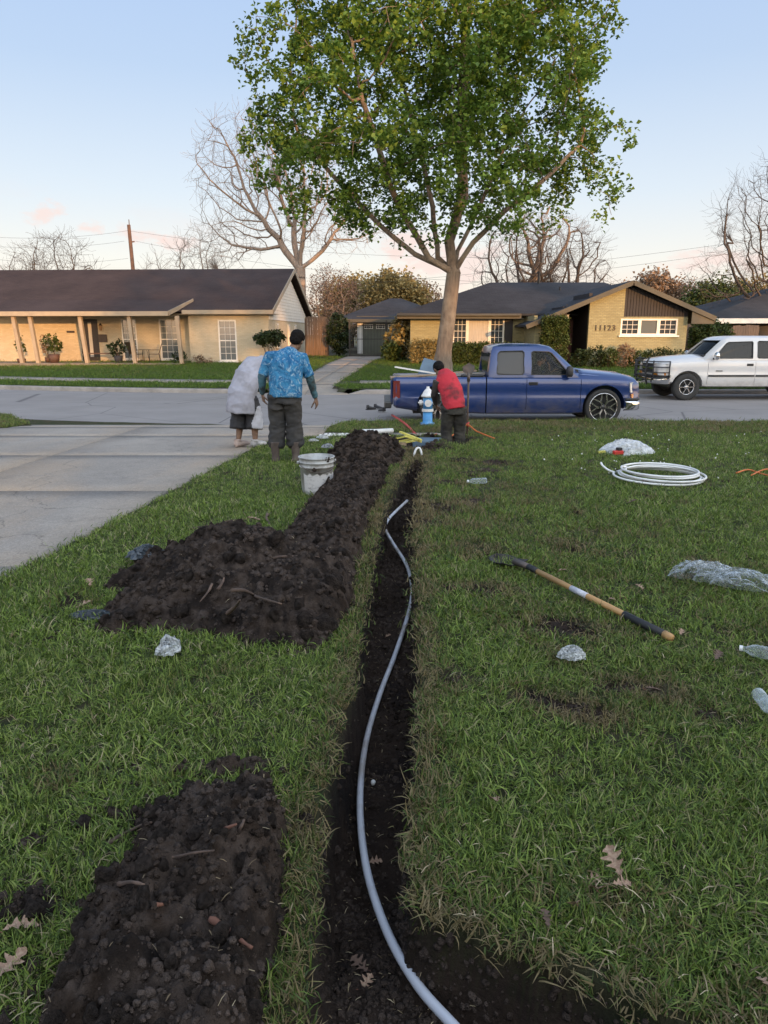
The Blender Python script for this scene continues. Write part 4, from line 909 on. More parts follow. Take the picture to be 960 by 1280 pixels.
d = MB().box(doorx[0]+.02, doorx[1]-.02, RC+.05, RC+.11, 0, 2.1).build('door', M_door, LH); MB().box(doorx[0]+.42, doorx[0]+.6, RC+.03, RC+.049, .2, 1.95).build('pane', M_curt, d)
MB().lathe([(0, 0), (.03, .0), (.03, .05), (0, .06)], 8, Matrix.Translation((doorx[1]-.15, RC+.0, 1.0))).build('handle', M_iron, d)
# reveal behind openings so that the rooms are closed
MB().box(W0+.1, -.25, RC+.6, RC+.65, z0, WH).build('inner_wall', M_curt, LH)
# porch things
M_lamp = mat('lantern_metal', (.02, .018, .016), rough=.4)
def lh_world(x, y, z=0): return LH.matrix_world_() @ Vector((x, y, z)) if False else Matrix.LocRotScale(LH.location, LH.rotation_euler, None) @ Vector((x, y, z))
ln = empty('wall_lantern', lh_world(LHX(111), RC-.12, 1.55), 0, 'small dark wall lantern right of the black front door', 'lantern')
MB().lathe([(0, -.02), (.07, 0), (.09, .24), (.0, .34)], 6).build('housing', mat('lantern_glass', (.30, .2, .12)), ln); MB().lathe([(0, .24), (.11, .24), (.0, .38)], 6).build('cap', M_lamp, ln); MB().bar((0, .12, .3), (0, 0, .3), .025).build('bracket', M_lamp, ln)
o = MB().box(-.22, .22, -.02, .02, -.2, .2).build('wall_plaque', mat('plaque', (.08, .06, .05)), None, loc=lh_world(LHX(112), RC-.06, 1.15)); o.rotation_euler = LH.rotation_euler; tag(o, 'square dark plaque on the cream brick under the lantern', 'plaque')
o = MB().box(-.2, .2, -.02, .02, -.05, .05).build('house_number_board', mat('plaque2', (.05, .04, .04)), None, loc=lh_world(LHX(70), RC-.06, 1.48)); tag(o, 'narrow dark board on the sunlit brick left of the front door', 'board')
be = empty('porch_bench', lh_world(LHX(122), -.1, -.03), LH.rotation_euler.z, 'low brown wooden bench on the porch', 'bench')
M_bw = mat('bench_wood', (.10, .05, .035), (.07, .035, .025), 4, .7)
MB().box(-.95, .95, -.2, .2, .42, .47).build('seat', M_bw, be)
for sx in (-.8, .8): MB().bar((sx, -.15, 0), (sx*1.02, -.15, .42), .06).bar((sx, .15, 0), (sx*1.02, .15, .42), .06).bar((sx, -.15, .2), (sx, .15, .2), .04).build('leg', M_bw, be)
def patio_chair(x, rz, label):
    c = empty('patio_chair', lh_world(x, -.2, -.03), rz, label, 'chair', 'patio chairs on the porch'); m = M_iron
    MB().box(-.25, .25, -.25, .25, .40, .43).build('seat', m, c); MB().add([(-.25, .22, .43), (.25, .22, .43), (.24, .42, 1.0), (-.24, .42, 1.0), (-.25, .25, .43), (.25, .25, .43), (.24, .45, 1.0), (-.24, .45, 1.0)], [(0,1,2,3),(7,6,5,4),(0,4,5,1),(1,5,6,2),(2,6,7,3),(3,7,4,0)]).build('backrest', m, c)
    for sx in (-1, 1):
        MB().tube([(sx*.24, -.24, 0), (sx*.24, -.24, .62), (sx*.24, .25, .62)], .014, 6).build('armrest', m, c)
        MB().tube([(sx*.24, .3, 0), (sx*.24, .24, .42)], .014, 6).build('leg', m, c)
patio_chair(LHX(167), R(80), 'dark patio chair left of the little porch table'); patio_chair(LHX(190), R(-75), 'dark patio chair leaning back right of the little porch table')
t = empty('patio_table', lh_world(LHX(178), -.2, -.03), 0, 'small round dark table between two patio chairs', 'table'); MB().lathe([(0, .62), (.3, .62), (.3, .64), (0, .64)], 16).build('table_top', M_iron, t)
for k in range(3): MB().tube([(.22*math.cos(k*2.1), .22*math.sin(k*2.1), 0), (.12*math.cos(k*2.1), .12*math.sin(k*2.1), .62)], .012, 5).build('leg', M_iron, t)
def leaf_plant(name, loc, blobs, n, leafn, spread, size, m, label, cat, seed, group=None, stems=6, pot=None):
    r = np.random.default_rng(seed); root = empty(name, loc, 0, label, cat, group); c = in_blobs(blobs, n, r, .3)
    leaf_cloud('foliage', c, leafn, spread, size, m, root, r)
    s = MB(); 
    zt_ = pot[1] if pot else 0
    for i in range(stems): p = c[r.integers(0, len(c))]; s.tube([(r.normal(0, .03), r.normal(0, .03), zt_-.05), (p[0]*.5, p[1]*.5, zt_+(p[2]-zt_)*.6), tuple(p)], [.012, .009, .004], 4)
    s.build('stems', M_barkd, root)
    if pot: MB().lathe([(0, 0), (pot[0]*.75, 0), (pot[0], pot[1]), (pot[0]*.88, pot[1]), (pot[0]*.85, pot[1]-.05), (0, pot[1]-.05)], 14).build('pot', pot[2], root, True)
    return root
M_pot = mat('pot', (.10, .05, .035), (.06, .03, .02), 5, .7); M_potd = mat('pot_dark', (.03, .03, .035))
leaf_plant('potted_plant', lh_world(LHX(68), -.8, -.03), [((0, 0, .95), (.45, .35, .4))], 40, 9, .13, .13, M_leafm, 'bushy potted plant in a barrel pot left of the front door', 'plant', 31, 'potted plants on the porch', pot=(.28, .42, M_pot))
leaf_plant('potted_plant', lh_world(LHX(27), -.9, -.03), [((0, 0, .85), (.25, .25, .45))], 22, 7, .12, .12, M_leafm, 'thin potted plant beside the leftmost porch column', 'plant', 32, 'potted plants on the porch', pot=(.22, .2, M_pot))
leaf_plant('potted_plant', lh_world(LHX(148), -.6, -.03), [((0, 0, .7), (.5, .35, .35))], 45, 8, .12, .12, M_leafdk, 'dark spiky potted plant between the bench and the patio chairs', 'plant', 33, 'potted plants on the porch', pot=(.22, .35, M_potd))
leaf_plant('potted_plant', lh_world(LHX(54), -.3, -.03), [((0, 0, .9), (.3, .3, .5))], 30, 6, .1, .1, M_leafb, 'dry brown potted plant against the sunlit porch wall', 'plant', 34, 'potted plants on the porch', pot=(.18, .25, M_pot))
leaf_plant('garden_plant', lh_world(LHX(228), -.9, -.1), [((0, 0, .35), (.4, .3, .3))], 30, 8, .12, .1, M_leafdk, 'low dark plant at the foot of the rightmost porch column', 'plant', 35)
leaf_plant('garden_plant', lh_world(LHX(256), -.7, -.15), [((0, 0, .25), (.5, .3, .2))], 30, 7, .12, .1, M_leafb, 'dry weeds at the foot of the wall left of the single window', 'plant', 36)
leaf_plant('round_shrub', lh_world(LHX(341), -1.0, -.1), [((0, 0, 1.25), (.72, .6, .36)), ((.2, 0, 1.3), (.6, .5, .3))], 150, 16, .14, .11, M_leafdk, 'dark clipped shrub with a flat round head at the corner of the cream house', 'shrub', 37, stems=14)
# ---- right house 11123
RY = 37.0; RH = empty('brick_house', (0, RY, .6), 0, 'khaki brick house numbered 11123 with charcoal roof and dark boarded gable', 'house')
rx = lambda px, Y=RY: P(px, 418, Y=Y).x
gy = -2.5                                  # gable wing front, in house coordinates
gxf = lambda px: P(px, 418, Y=RY+gy).x
xa = rx(513); xw = rx(690)
ww = (rx(566), rx(630), 1.02-.2, 2.2)
wall_with_holes('wall', xa, gxf(668)+.0, -.4, 2.3, 0, .2, [ww], M_sbrick, RH)
MB().box(xa-.0, xa+.2, .203, 11, -.4, 2.3).build('wall', M_sbrick, RH)
f = window(RH, ww[0], ww[0]+.72, ww[2], ww[3], .06, 3, 4, glass=M_glassd, sill=False); window(RH, ww[0]+.723, ww[1]-.723, ww[2], ww[3], .06, 1, 1, curtain=True, sill=False); window(RH, ww[1]-.72, ww[1], ww[2], ww[3], .06, 3, 4, glass=M_glassd, sill=False)
MB().box(ww[0]-.06, ww[1]+.06, -.1, -.003, ww[2]-.07, ww[2]-.005).build('sill', M_white, RH)
for sx in (ww[0]-.42, ww[1]+.02): MB().box(sx, sx+.40, -.04, -.003, ww[2], ww[3]).build('shutter', M_dark, RH)
# gable wing walls
gl, gr_ = gxf(735), gxf(858); el = gxf(668); er = gxf(703)
pk = gxf(783); pkz = P(783, 352, Y=RY+gy).z-.6; sl_ = .408
rz_at = lambda x: pkz-abs(x-pk)*sl_
gwz = P(820, 396, Y=RY+gy).z-.6
gw = (gxf(775), gxf(846), P(0, 419, Y=RY+gy).z-.6, P(0, 398.5, Y=RY+gy).z-.6)
wall_with_holes('wall', gl, gr_, -.4, gwz, gy, .2, [gw], M_sbrick, RH)
bxp = gxf(778)
def wedge(name, x0, x1, zb0, y0, y1, m, off=.12):
    xs2 = [x0]+([pk] if x0 < pk < x1 else [])+[x1]; poly = [(x0, zb0), (x1, zb0)]+[(x, rz_at(x)-off) for x in xs2[::-1]]
    return MB().prism(poly, y0, y1).build(name, m, RH, fix=True)
wedge('wall', gl, bxp, gwz+.003, gy, gy+.2, M_sbrick)
wedge('gable_wall', bxp+.003, gr_, gwz+.003, gy+.05, gy+.2, M_dark)
n = 22
for i in range(n):
    xa_ = bxp+(gr_-bxp)*i/n; xb_ = bxp+(gr_-bxp)*(i+1)/n-.02; poly = [(xa_, gwz+.0), (xb_, gwz+.0), (xb_, rz_at(xb_)-.14), (xa_, rz_at(xa_)-.14)]
    if min(rz_at(xa_), rz_at(xb_))-.14 > gwz+.05: MB().prism(poly, gy+.005, gy+.046).build('gable_board', M_dark, RH, fix=True)
wedge('wall', el, er, -.4, gy+.0, gy+.2, M_sbrick)
MB().box(gr_-.2, gr_-.003, gy+.203, 10, -.4, 2.3).build('wall', M_sbrick, RH)
MB().box(er+.003, er+.2, gy+.203, -.01, -.4, 2.6).build('wall', M_dark, RH); MB().box(gl+.0, gl+.15, gy+.203, .6, -.4, 3.2).build('wall', M_dark, RH)
MB().box(el, el+.15, gy+.203, -.003, -.4, 2.2).build('wall', M_sbrick, RH)
wedge('entry_wall', er+.21, gl-.003, -.4, .3, .4, M_dark, .2)
dd = MB().box(er+.35, er+1.15, .22, .296, -.05, 2.05).build('door', M_rdoor, RH); MB().box(er+.5, er+1.0, .205, .219, 1.1, 1.7).build('pane', M_glassd, dd)
MB().box(er, gl, gy, .5, -.4, -.08).build('entry_floor', M_seal, RH)
le = empty('hanging_lantern', (gxf(709), RY+gy+.35, 2.0+.6-.05), 0, 'pale box lantern in the dark entry beside the house number wall', 'lantern'); MB().box(-.09, .09, -.09, .09, 0, .28).build('housing', mat('lantern_pane', (.62, .60, .55)), le); MB().box(-.11, .11, -.11, .11, .283, .31).build('cap', M_iron, le); MB().bar((0, 0, .31), (0, 0, .75), .02).build('hanger', M_iron, le)
w3 = (gw[1]-gw[0])/3
for i in range(3): window(RH, gw[0]+w3*i+.002, gw[0]+w3*(i+1)-.002, gw[2], gw[3], gy+.05, 1 if i == 1 else 3, 1 if i == 1 else 3, glass=M_glass if i == 1 else M_glassd, sill=False)
MB().box(gw[0]-.08, gw[1]+.08, gy-.1, gy-.003, gw[2]-.08, gw[2]-.004).build('sill', M_white, RH)
# roofs
ry_, rz_ = 5.2, P(680, 353, Y=RY+5.2).z-.6; ez = P(600, 392, Y=RY-.6).z-.6; L0 = rx(497, RY-.6); R0 = gr_+1.0; rL = P(613, 353, Y=RY+5.2).x; rR = P(742, 353, Y=RY+5.2).x+.6
bk = 11.2
roof_planes('roof', [[(L0, -.6, ez), (R0, -.6, ez), (rR, ry_, rz_), (rL, ry_, rz_)], [(L0, bk, ez), (L0, -.6, ez), (rL, ry_, rz_)], [(R0, bk, ez), (L0, bk, ez), (rL, ry_, rz_), (rR, ry_, rz_)], [(R0, -.6, ez), (R0, bk, ez), (rR, ry_, rz_)]], M_roofk, RH, .1)
MB().box(L0-.03, gxf(660), -.64, -.603, ez-.24, ez-.0).build('fascia', M_gtrim, RH); MB().box(L0+.02, gxf(664), -.6, .0, ez-.25, ez-.22).build('soffit', M_gtrim, RH); MB().box(L0-.03, L0-.003, -.6, bk, ez-.24, ez).build('fascia', M_gtrim, RH)
MB().tube([(L0-.05, -.69, ez-.08), (gxf(658), -.69, ez-.08)], .055, 8).build('gutter', M_gtrim, RH, True)
gl0 = gxf(655); gr0 = gxf(887); yf = gy-.45
roof_planes('gable_roof', [[(gl0, yf, rz_at(gl0)+.03), (pk, yf, pkz+.03), (pk, ry_+1, pkz+.03), (gl0, ry_+1, rz_at(gl0)+.03)], [(pk, yf, pkz+.03), (gr0, yf, rz_at(gr0)+.03), (gr0, ry_+1, rz_at(gr0)+.03), (pk, ry_+1, pkz+.03)]], M_roofk, RH, .09)
MB().bar((gl0, yf-.03, rz_at(gl0)-.07), (pk, yf-.03, pkz-.07), .05, .20).bar((pk, yf-.03, pkz-.07), (gr0, yf-.03, rz_at(gr0)-.07), .05, .20).build('barge_board', M_gtrim, RH)
MB().box(gr0-.03, gr0, yf, 8, rz_at(gr0)-.26, rz_at(gr0)-.03).build('fascia', M_gtrim, RH)
MB().box(gr_+.0, gr0-.04, yf, gy+.2, rz_at(gr0)-.3, rz_at(gr0)-.27).build('soffit', M_gtrim, RH)
MB().prism([(gr_+.0, rz_at(gr0)-.265), (gr0-.05, rz_at(gr0)-.265), (gr0-.05, rz_at(gr0)-.1), (gr_, rz_at(gr_)-.12)], yf+.02, yf+.06).build('eave_return', M_gtrim, RH, fix=True)
MB().lathe([(.07, 0), (.07, .55), (.10, .56), (.10, .62)], 8, Matrix.Translation((rx(671, RY+4.4), 4.6, rz_-.1))).build('roof_vent', M_iron, RH)
for px_, k_ in ((700, .3),): MB().lathe([(.05, 0), (.05, .35)], 8, Matrix.Translation((rx(px_, RY+3), 3.6, rz_-.7))).build('roof_vent', M_iron, RH)
# house number: slab digits
def digit(parent, ch, x, y, z, h, m):
    cu = bpy.data.curves.new('digit', 'FONT'); cu.body = ch; cu.size = h*1.38; cu.extrude = .02; cu.offset = .006; ob = bpy.data.objects.new('digit', cu); C.objects.link(ob)
    dg = bpy.context.evaluated_depsgraph_get(); me = bpy.data.meshes.new_from_object(ob.evaluated_get(dg)); bpy.data.objects.remove(ob); me.materials.clear(); me.materials.append(m)
    o = link('house_digit', me, None, parent); o.rotation_euler = (PI/2, 0, 0); o.location = (x, y, z)
for i, ch in enumerate('11123'): digit(RH, ch, gxf(742+i*5.6), gy-.025, P(750, 413, Y=RY+gy).z-.6, .25, M_iron)
# hedges and planting of the right house
def box_hedge(name, x0, x1, y0, y1, z0, z1, n, size, m, label, seed, m2=None, cat='hedge'):
    r = np.random.default_rng(seed); root = empty(name, ((x0+x1)/2, (y0+y1)/2, z0), 0, label, cat)
    c = np.stack([r.uniform(x0, x1, n), r.uniform(y0, y1, n), r.uniform(z0+.05, z1, n)], 1)-np.array(root.location); k = r.integers(0, 3, n)
    edge = r.uniform(0, 1, n) < .7; c[:, 1] = np.where(edge & (k == 0), y0-root.location.y+r.normal(0, .04, n), c[:, 1]); c[:, 2] = np.where(edge & (k == 1), z1-z0+r.normal(0, .04, n), c[:, 2]); c[:, 0] = np.where(edge & (k == 2), np.where(c[:, 0] > 0, x1, x0)-root.location.x, c[:, 0])
    leaf_cloud('foliage', c, 9, .16, size, m, root, r); s = MB()
    for i in range(int((x1-x0)*2)+2): x = r.uniform(x0, x1)-root.location.x; s.tube([(x, 0, 0), (x+.05, 0, (z1-z0)*.8)], .02, 5)
    s.build('stems', M_barkd, root); return root
box_hedge('tall_hedge', gxf(675), gxf(703), RY+gy-.9, RY+gy-.2, .55, 2.62, 900, .085, M_leafm, 'tall clipped boxy hedge beside the dark entry of the numbered house', 41)
box_hedge('low_hedge', rx(562), gxf(660), RY-1.5, RY-.6, .5, 1.42, 1500, .085, M_leafm, 'low hedge under the curtained window behind the blue pickup', 42)
box_hedge('thin_hedge', rx(514), rx(546), RY-1.3, RY-.7, .5, 1.55, 260, .11, M_leafy, 'straggly olive bush against the golden wall left of the tree trunk', 43, cat='bush')
for i, (px_, w_, h_, m_, lb) in enumerate(((722, .45, .75, M_leafdk, 'dark little bush beside the entry, leftmost under the house number'), (741, .5, .95, M_leafdk, 'upright dark green bush under the first digits'), (757, .45, .8, M_leafm, 'green bush right of the upright dark one'), (776, .6, 1.0, M_leafb, 'reddish brown bush under the left edge of the gable window'),
        (793, .6, .75, M_leafm, 'bright green bush between the brown one and the white vehicle'), (815, .8, .85, M_leafdk, 'dark bush above the grille guard'), (838, .8, .75, M_leafdk, 'dark bush right of the gable window, behind the white hood'))):
    leaf_plant('garden_bush', (gxf(px_), RY+gy-.8, .5), [((0, 0, h_*.5), (w_, .4, h_*.5))], 90, 12, .13, .085, m_, lb, 'bush', 50+i, 'bushes under the gable window')
leaf_plant('fan_plant', (P(497, 440, Y=38).x, 38, .5), [((0, 0, 1.1), (.7, .6, .8)), ((.3, 0, 1.9), (.4, .4, .5))], 90, 8, .2, .22, M_leafy, 'tall yellowing spiky plant beside the iron gate', 'plant', 61, stems=22)
leaf_plant('fan_plant', (P(489, 440, Y=37.4).x, 37.4, .5), [((0, 0, .6), (.5, .5, .5))], 90, 9, .16, .16, M_leafm, 'low green bush at the foot of the yellowing spiky plant', 'bush', 62, stems=12)
leaf_plant('ivy_mass', (P(505, 440, Y=38.6).x, 38.6, .5), [((0, 0, 1.0), (.5, .4, .9))], 90, 9, .18, .13, M_leafdk, 'dark bush against the left corner of the numbered house', 'bush', 63)
leaf_plant('tall_shrub', (P(424, 440, Y=45).x, 45, .65), [((0, 0, 1.3), (.75, .6, 1.25))], 260, 14, .2, .12, M_leafdk, 'tall dark evergreen shrub between the wooden fence and the iron gate', 'shrub', 64, stems=12)
leaf_plant('tall_shrub', (P(889, 430, Y=40).x, 40, .55), [((0, 0, 1.2), (1.15, .8, 1.05)), ((-.6, 0, 1.3), (.7, .6, .9))], 330, 14, .2, .12, M_leafm, 'dense bushy shrub between the gable house and the fence on the right', 'shrub', 65, stems=12)
# ---- garage with dark door, behind the gate
GY = 50.0; GA = empty('garage', (0, GY, .7), 0, 'sage garage with panelled door and charcoal hip roof behind the iron gate', 'garage')
qx = lambda px, Y=GY: P(px, 418, Y=Y).x
ga, gb_ = qx(446), qx(560); dz_ = P(0, 403, Y=GY).z-.7; wz_ = P(0, 397, Y=GY).z-.7
wall_with_holes('wall', ga, gb_, -.3, wz_+.1, 0, .2, [(qx(453), qx(513), -.05, dz_)], M_gtrim, GA); MB().box(ga, ga+.2, .203, 7, -.3, wz_).build('wall', M_gtrim, GA)
gd = MB().box(qx(453)+.02, qx(513)-.02, .08, .12, -.04, dz_-.01).build('garage_door', M_gar, GA)
for i in range(1, 4): MB().box(qx(453)+.03, qx(513)-.03, .06, .078, dz_*i/4-.02, dz_*i/4+.02).build('door_rail', M_gar, gd)
for i in range(4):
    a = qx(455+i*15); b = a+(qx(13)-qx(0))*.88; f = MB()
    z1_ = dz_-.12; z2_ = dz_-.42
    window(gd, a, b, z2_, z1_, .05, 4, 2, m=M_white, glass=M_glassd, fr=.05, sill=False)
MB().box(qx(447), qx(453), -.04, -.003, -.1, dz_+.05).build('door_trim', M_white, GA)
ez2 = P(0, 399, Y=GY-.5).z-.7; e1, e2, e3 = qx(418), qx(575), None; pkx = qx(492, GY+4); pkz2 = P(492, 373, Y=GY+4).z-.7
roof_planes('roof', [[(e1, -.5, ez2), (e2, -.5, ez2), (pkx+.5, 4, pkz2), (pkx-.3, 4, pkz2)], [(e1, 8.5, ez2), (e1, -.5, ez2), (pkx-.3, 4, pkz2)], [(e2, -.5, ez2), (e2, 8.5, ez2), (pkx+.5, 4, pkz2)], [(e2, 8.5, ez2), (e1, 8.5, ez2), (pkx-.3, 4, pkz2), (pkx+.5, 4, pkz2)]], M_roofk, GA, .1)
MB().box(e1, e2, -.54, -.503, ez2-.2, ez2).build('fascia', M_gtrim, GA)
# iron gate
GT = empty('iron_gate', (0, 44.4, .62), 0, 'black iron driveway gate with thin upright bars in front of the garage', 'gate'); tx = lambda px: P(px, 418, Y=44.4).x
zt_ = P(0, 402, Y=44.4).z-.62; g = MB(); g.box(tx(438), tx(482), -.02, .02, .06, .1).box(tx(438), tx(482), -.02, .02, zt_-.25, zt_-.21).box(tx(438), tx(482), -.02, .02, zt_*.5, zt_*.5+.04).build('frame', M_iron, GT)
n = 24
for i in range(n): x = tx(438)+(tx(482)-tx(438))*(i+.5)/n; MB().box(x-.012, x+.012, -.045, -.021, .03, zt_).build('bar', M_iron, GT)
for x in (tx(437), tx(483)): MB().box(x-.05, x+.05, -.05, .05, -.3, zt_+.1).build('post', M_iron, GT)
# fences, plank by plank
def plank_fence(x0, x1, Y, z, h, label, seed=1):
    F_ = empty('wooden_fence', ((x0+x1)/2, Y, z), 0, label, 'fence'); n = max(3, int((x1-x0)/.15)); rr = random.Random(seed); off = -(x1-x0)/2
    for i in range(n):
        hh = h+rr.uniform(-.03, .03); MB().box(off+i*.15+.004, off+i*.15+.142, -.012-rr.uniform(0, .004), .012, -.15, hh).build('plank', M_wood, F_)
    for q in (.3, h-.35): MB().box(off, off+n*.15, .014, .06, q, q+.08).build('rail', M_wood, F_)
    for q in (0, n//2, n): MB().box(off+q*.15-.05, off+q*.15+.05, .062, .16, -.2, h-.1).build('post', M_wood, F_)
xg = LH.location.x+.62
plank_fence(P(382, 418, Y=45.5).x, P(411, 418, Y=45.5).x, 45.5, .65, 2.35, 'brown wooden board fence between the cream house and the dark evergreen shrub')
plank_fence(P(855, 418, Y=41).x, P(880, 418, Y=41).x, 41.2, .6, 2.0, 'wooden fence panel just right of the numbered house, left of the dense shrub', 2)
plank_fence(P(915, 418, Y=42.5).x, P(948, 418, Y=42.5).x, 42.5, .6, 1.85, 'weathered fence panel under the eave of the house at the right edge', 3)
# ---- house at the right edge
EH = empty('neighbour_house', (0, 44, .6), 0, 'low house with charcoal roof and pale fascia at the right edge', 'house'); ex = lambda px, Y=44: P(px, 418, Y=Y).x
z_e = P(0, 398, Y=43).z-.6; zr = P(0, 352, Y=49).z-.6
MB().box(ex(945), 40, .0, .2, -.3, z_e-.1).build('wall', M_dark, EH); MB().box(ex(945), ex(945)+.2, .203, 10, -.3, z_e-.1).build('wall', M_sbrick, EH)
roof_planes('roof', [[(ex(866), -1, z_e), (42, -1, z_e), (42, 5, zr), (ex(985, 49), 5, zr)], [(ex(866), 11, z_e), (ex(866), -1, z_e), (ex(985, 49), 5, zr)]], M_roofk, EH, .1)
MB().box(ex(866), 42, -1.04, -1.003, z_e-.28, z_e-.0).build('fascia', M_white, EH)
# ---- the viewer's own house keeps the low sun off the lawn; neighbour and trees are added shade
VH = empty('viewer_house', (3, -16, .36), 0, 'low gabled brick house behind the viewpoint whose shadow covers the lawn', 'house')
MB().box(-15.5, 11.5, 0, 9, -.3, 2.7).build('wall', M_ybrick, VH)
VN = empty('unseen_neighbour_house', (29, -16, .36), 0, 'unseen brick house with a brown roof, added next door behind the viewpoint to shade the street', 'house')  # unseen house, added to keep the low sun off the white truck
MB().box(-11, 14, 0, 9, -.3, 2.7).build('wall', M_sbrick, VN)
roof_planes('roof', [[(-11.5, -.6, 2.75), (15, -.6, 2.75), (15, 4.5, 5.85), (-11.5, 4.5, 5.85)], [(15, 9.6, 2.75), (-11.5, 9.6, 2.75), (-11.5, 4.5, 5.85), (15, 4.5, 5.85)]], M_roofk, VN, .1)
roof_planes('roof', [[(-16, -.6, 2.75), (12, -.6, 2.75), (12, 4.5, 5.85), (-16, 4.5, 5.85)], [(12, 9.6, 2.75), (-16, 9.6, 2.75), (-16, 4.5, 5.85), (12, 4.5, 5.85)]], M_roofb, VH, .1)
for i, (x, y, h, sp, cz_, ch_, cn_) in enumerate(((2, -34, 11, 3.5, 7.5, 3.5, 160), (12, -44, 15, 3.2, 13.5, 2.0, 90), (24, -34, 15, 4.6, 11.0, 4.2, 170), (32.5, -36, 19, 3.6, 15.2, 3.4, 170), (46.5, -36, 19, 4.2, 16.2, 3.2, 200), (56, -38, 16, 4.0, 11.0, 4.5, 220))):  # unseen trees, crowns placed and sized to dapple the sun on the far houses
    r_ = np.random.default_rng(90+i); rt = empty('unseen_shade_tree', (x, y, .3), 0, None, None); c_ = in_blobs([((0, 0, cz_), (sp, sp, ch_))], cn_, r_, .3)
    leaf_cloud('crown', c_, 16, .6, .42, M_leafg, rt, r_); MB().tube([(0, 0, -.3), (.1, 0, h*.5), (0, .1, h*.8)], [.3, .2, .08], 8).build('trunk', M_bark, rt); tag(rt, ['unseen leafy tree added behind the left end of the viewer house', 'unseen leafy tree added behind the middle of the viewer house', 'unseen low leafy tree added behind the right end of the viewer house', 'unseen leafy tree added well right of the viewer house', 'unseen tallest leafy tree added behind the viewpoint', 'unseen leafy tree added behind the viewpoint, farthest to the right'][i], 'tree', 'unseen trees added for dappled shade')
# ------------------------------------------------------------------ the two parked vehicles
def car_paint(name, c, flake=.25, dirt=(.12, .10, .08), rough=.28):
    m, nt, b = newmat(name); b.inputs['Roughness'].default_value = rough; b.inputs['Coat Weight'].default_value = .8; b.inputs['Coat Roughness'].default_value = .08; b.inputs['Metallic'].default_value = flake
    tcn = nt.nodes.new('ShaderNodeTexCoord'); sp = nt.nodes.new('ShaderNodeSeparateXYZ'); nt.links.new(tcn.outputs['Object'], sp.inputs[0])
    n = noise_out(nt, 3.5, 7, .7); lowz = mrange(nt, sp.outputs[2], .15, .75, .75, .03)
    mx = N(nt, 'ShaderNodeMath', operation='MULTIPLY'); nt.links.new(lowz, mx.inputs[0]); nt.links.new(mrange(nt, n, .35, .65), mx.inputs[1])
    nt.links.new(rgbmix(nt, mx.outputs[0], c, dirt), b.inputs['Base Color'])
    nt.links.new(mrange(nt, mx.outputs[0], 0, .5, rough, .7), b.inputs['Roughness']); return m
M_blue = car_paint('blue_paint', (.004, .027, .125)); M_wpaint = car_paint('white_paint_vehicle', (.56, .55, .54), 0)
M_hoodf = car_paint('faded_hood_paint', (.10, .15, .30), .2, (.34, .34, .36), .5)
M_tyre = mat('tyre_rubber', (.022, .022, .022), (.035, .033, .031), 8, .85)
M_rim = mat('rim_metal', (.55, .55, .56), (.42, .42, .43), 5, .25, 1.0)
M_rimdk = mat('rim_dark', (.03, .03, .03), rough=.4)
M_chrome = mat('chrome', (.75, .75, .75), rough=.12, metal=1.0)
M_plas = mat('black_plastic', (.022, .022, .024), (.03, .03, .03), 5, .6)
M_lensr = mat('red_lens', (.16, .012, .01), rough=.15, coat=.6); M_lensc = mat('clear_lens', (.55, .55, .53), (.40, .40, .40), 20, .12, coat=.6); M_lensa = mat('amber_lens', (.60, .20, .03), rough=.15, coat=.6)
M_autog = None
def tint(name, col, alpha, rough=.04):
    m, nt, b = newmat(name); b.inputs['Base Color'].default_value = (*col, 1); b.inputs['Roughness'].default_value = rough; b.inputs['Specular IOR Level'].default_value = .35
    o = nt.nodes['Material Output']; t = nt.nodes.new('ShaderNodeBsdfTransparent'); t.inputs[0].default_value = (.80, .84, .84, 1); ms = nt.nodes.new('ShaderNodeMixShader'); ms.inputs[0].default_value = alpha
    nt.links.new(t.outputs[0], ms.inputs[1]); nt.links.new(b.outputs[0], ms.inputs[2]); nt.links.new(ms.outputs[0], o.inputs[0]); return m
M_cg = tint('vehicle_glass', (.012, .016, .018), .28); M_cgd = tint('privacy_glass', (.05, .052, .055), .97, .18); M_cgm = tint('smoked_glass', (.02, .025, .03), .75)
M_seat = mat('seat_cloth', (.03, .03, .035))
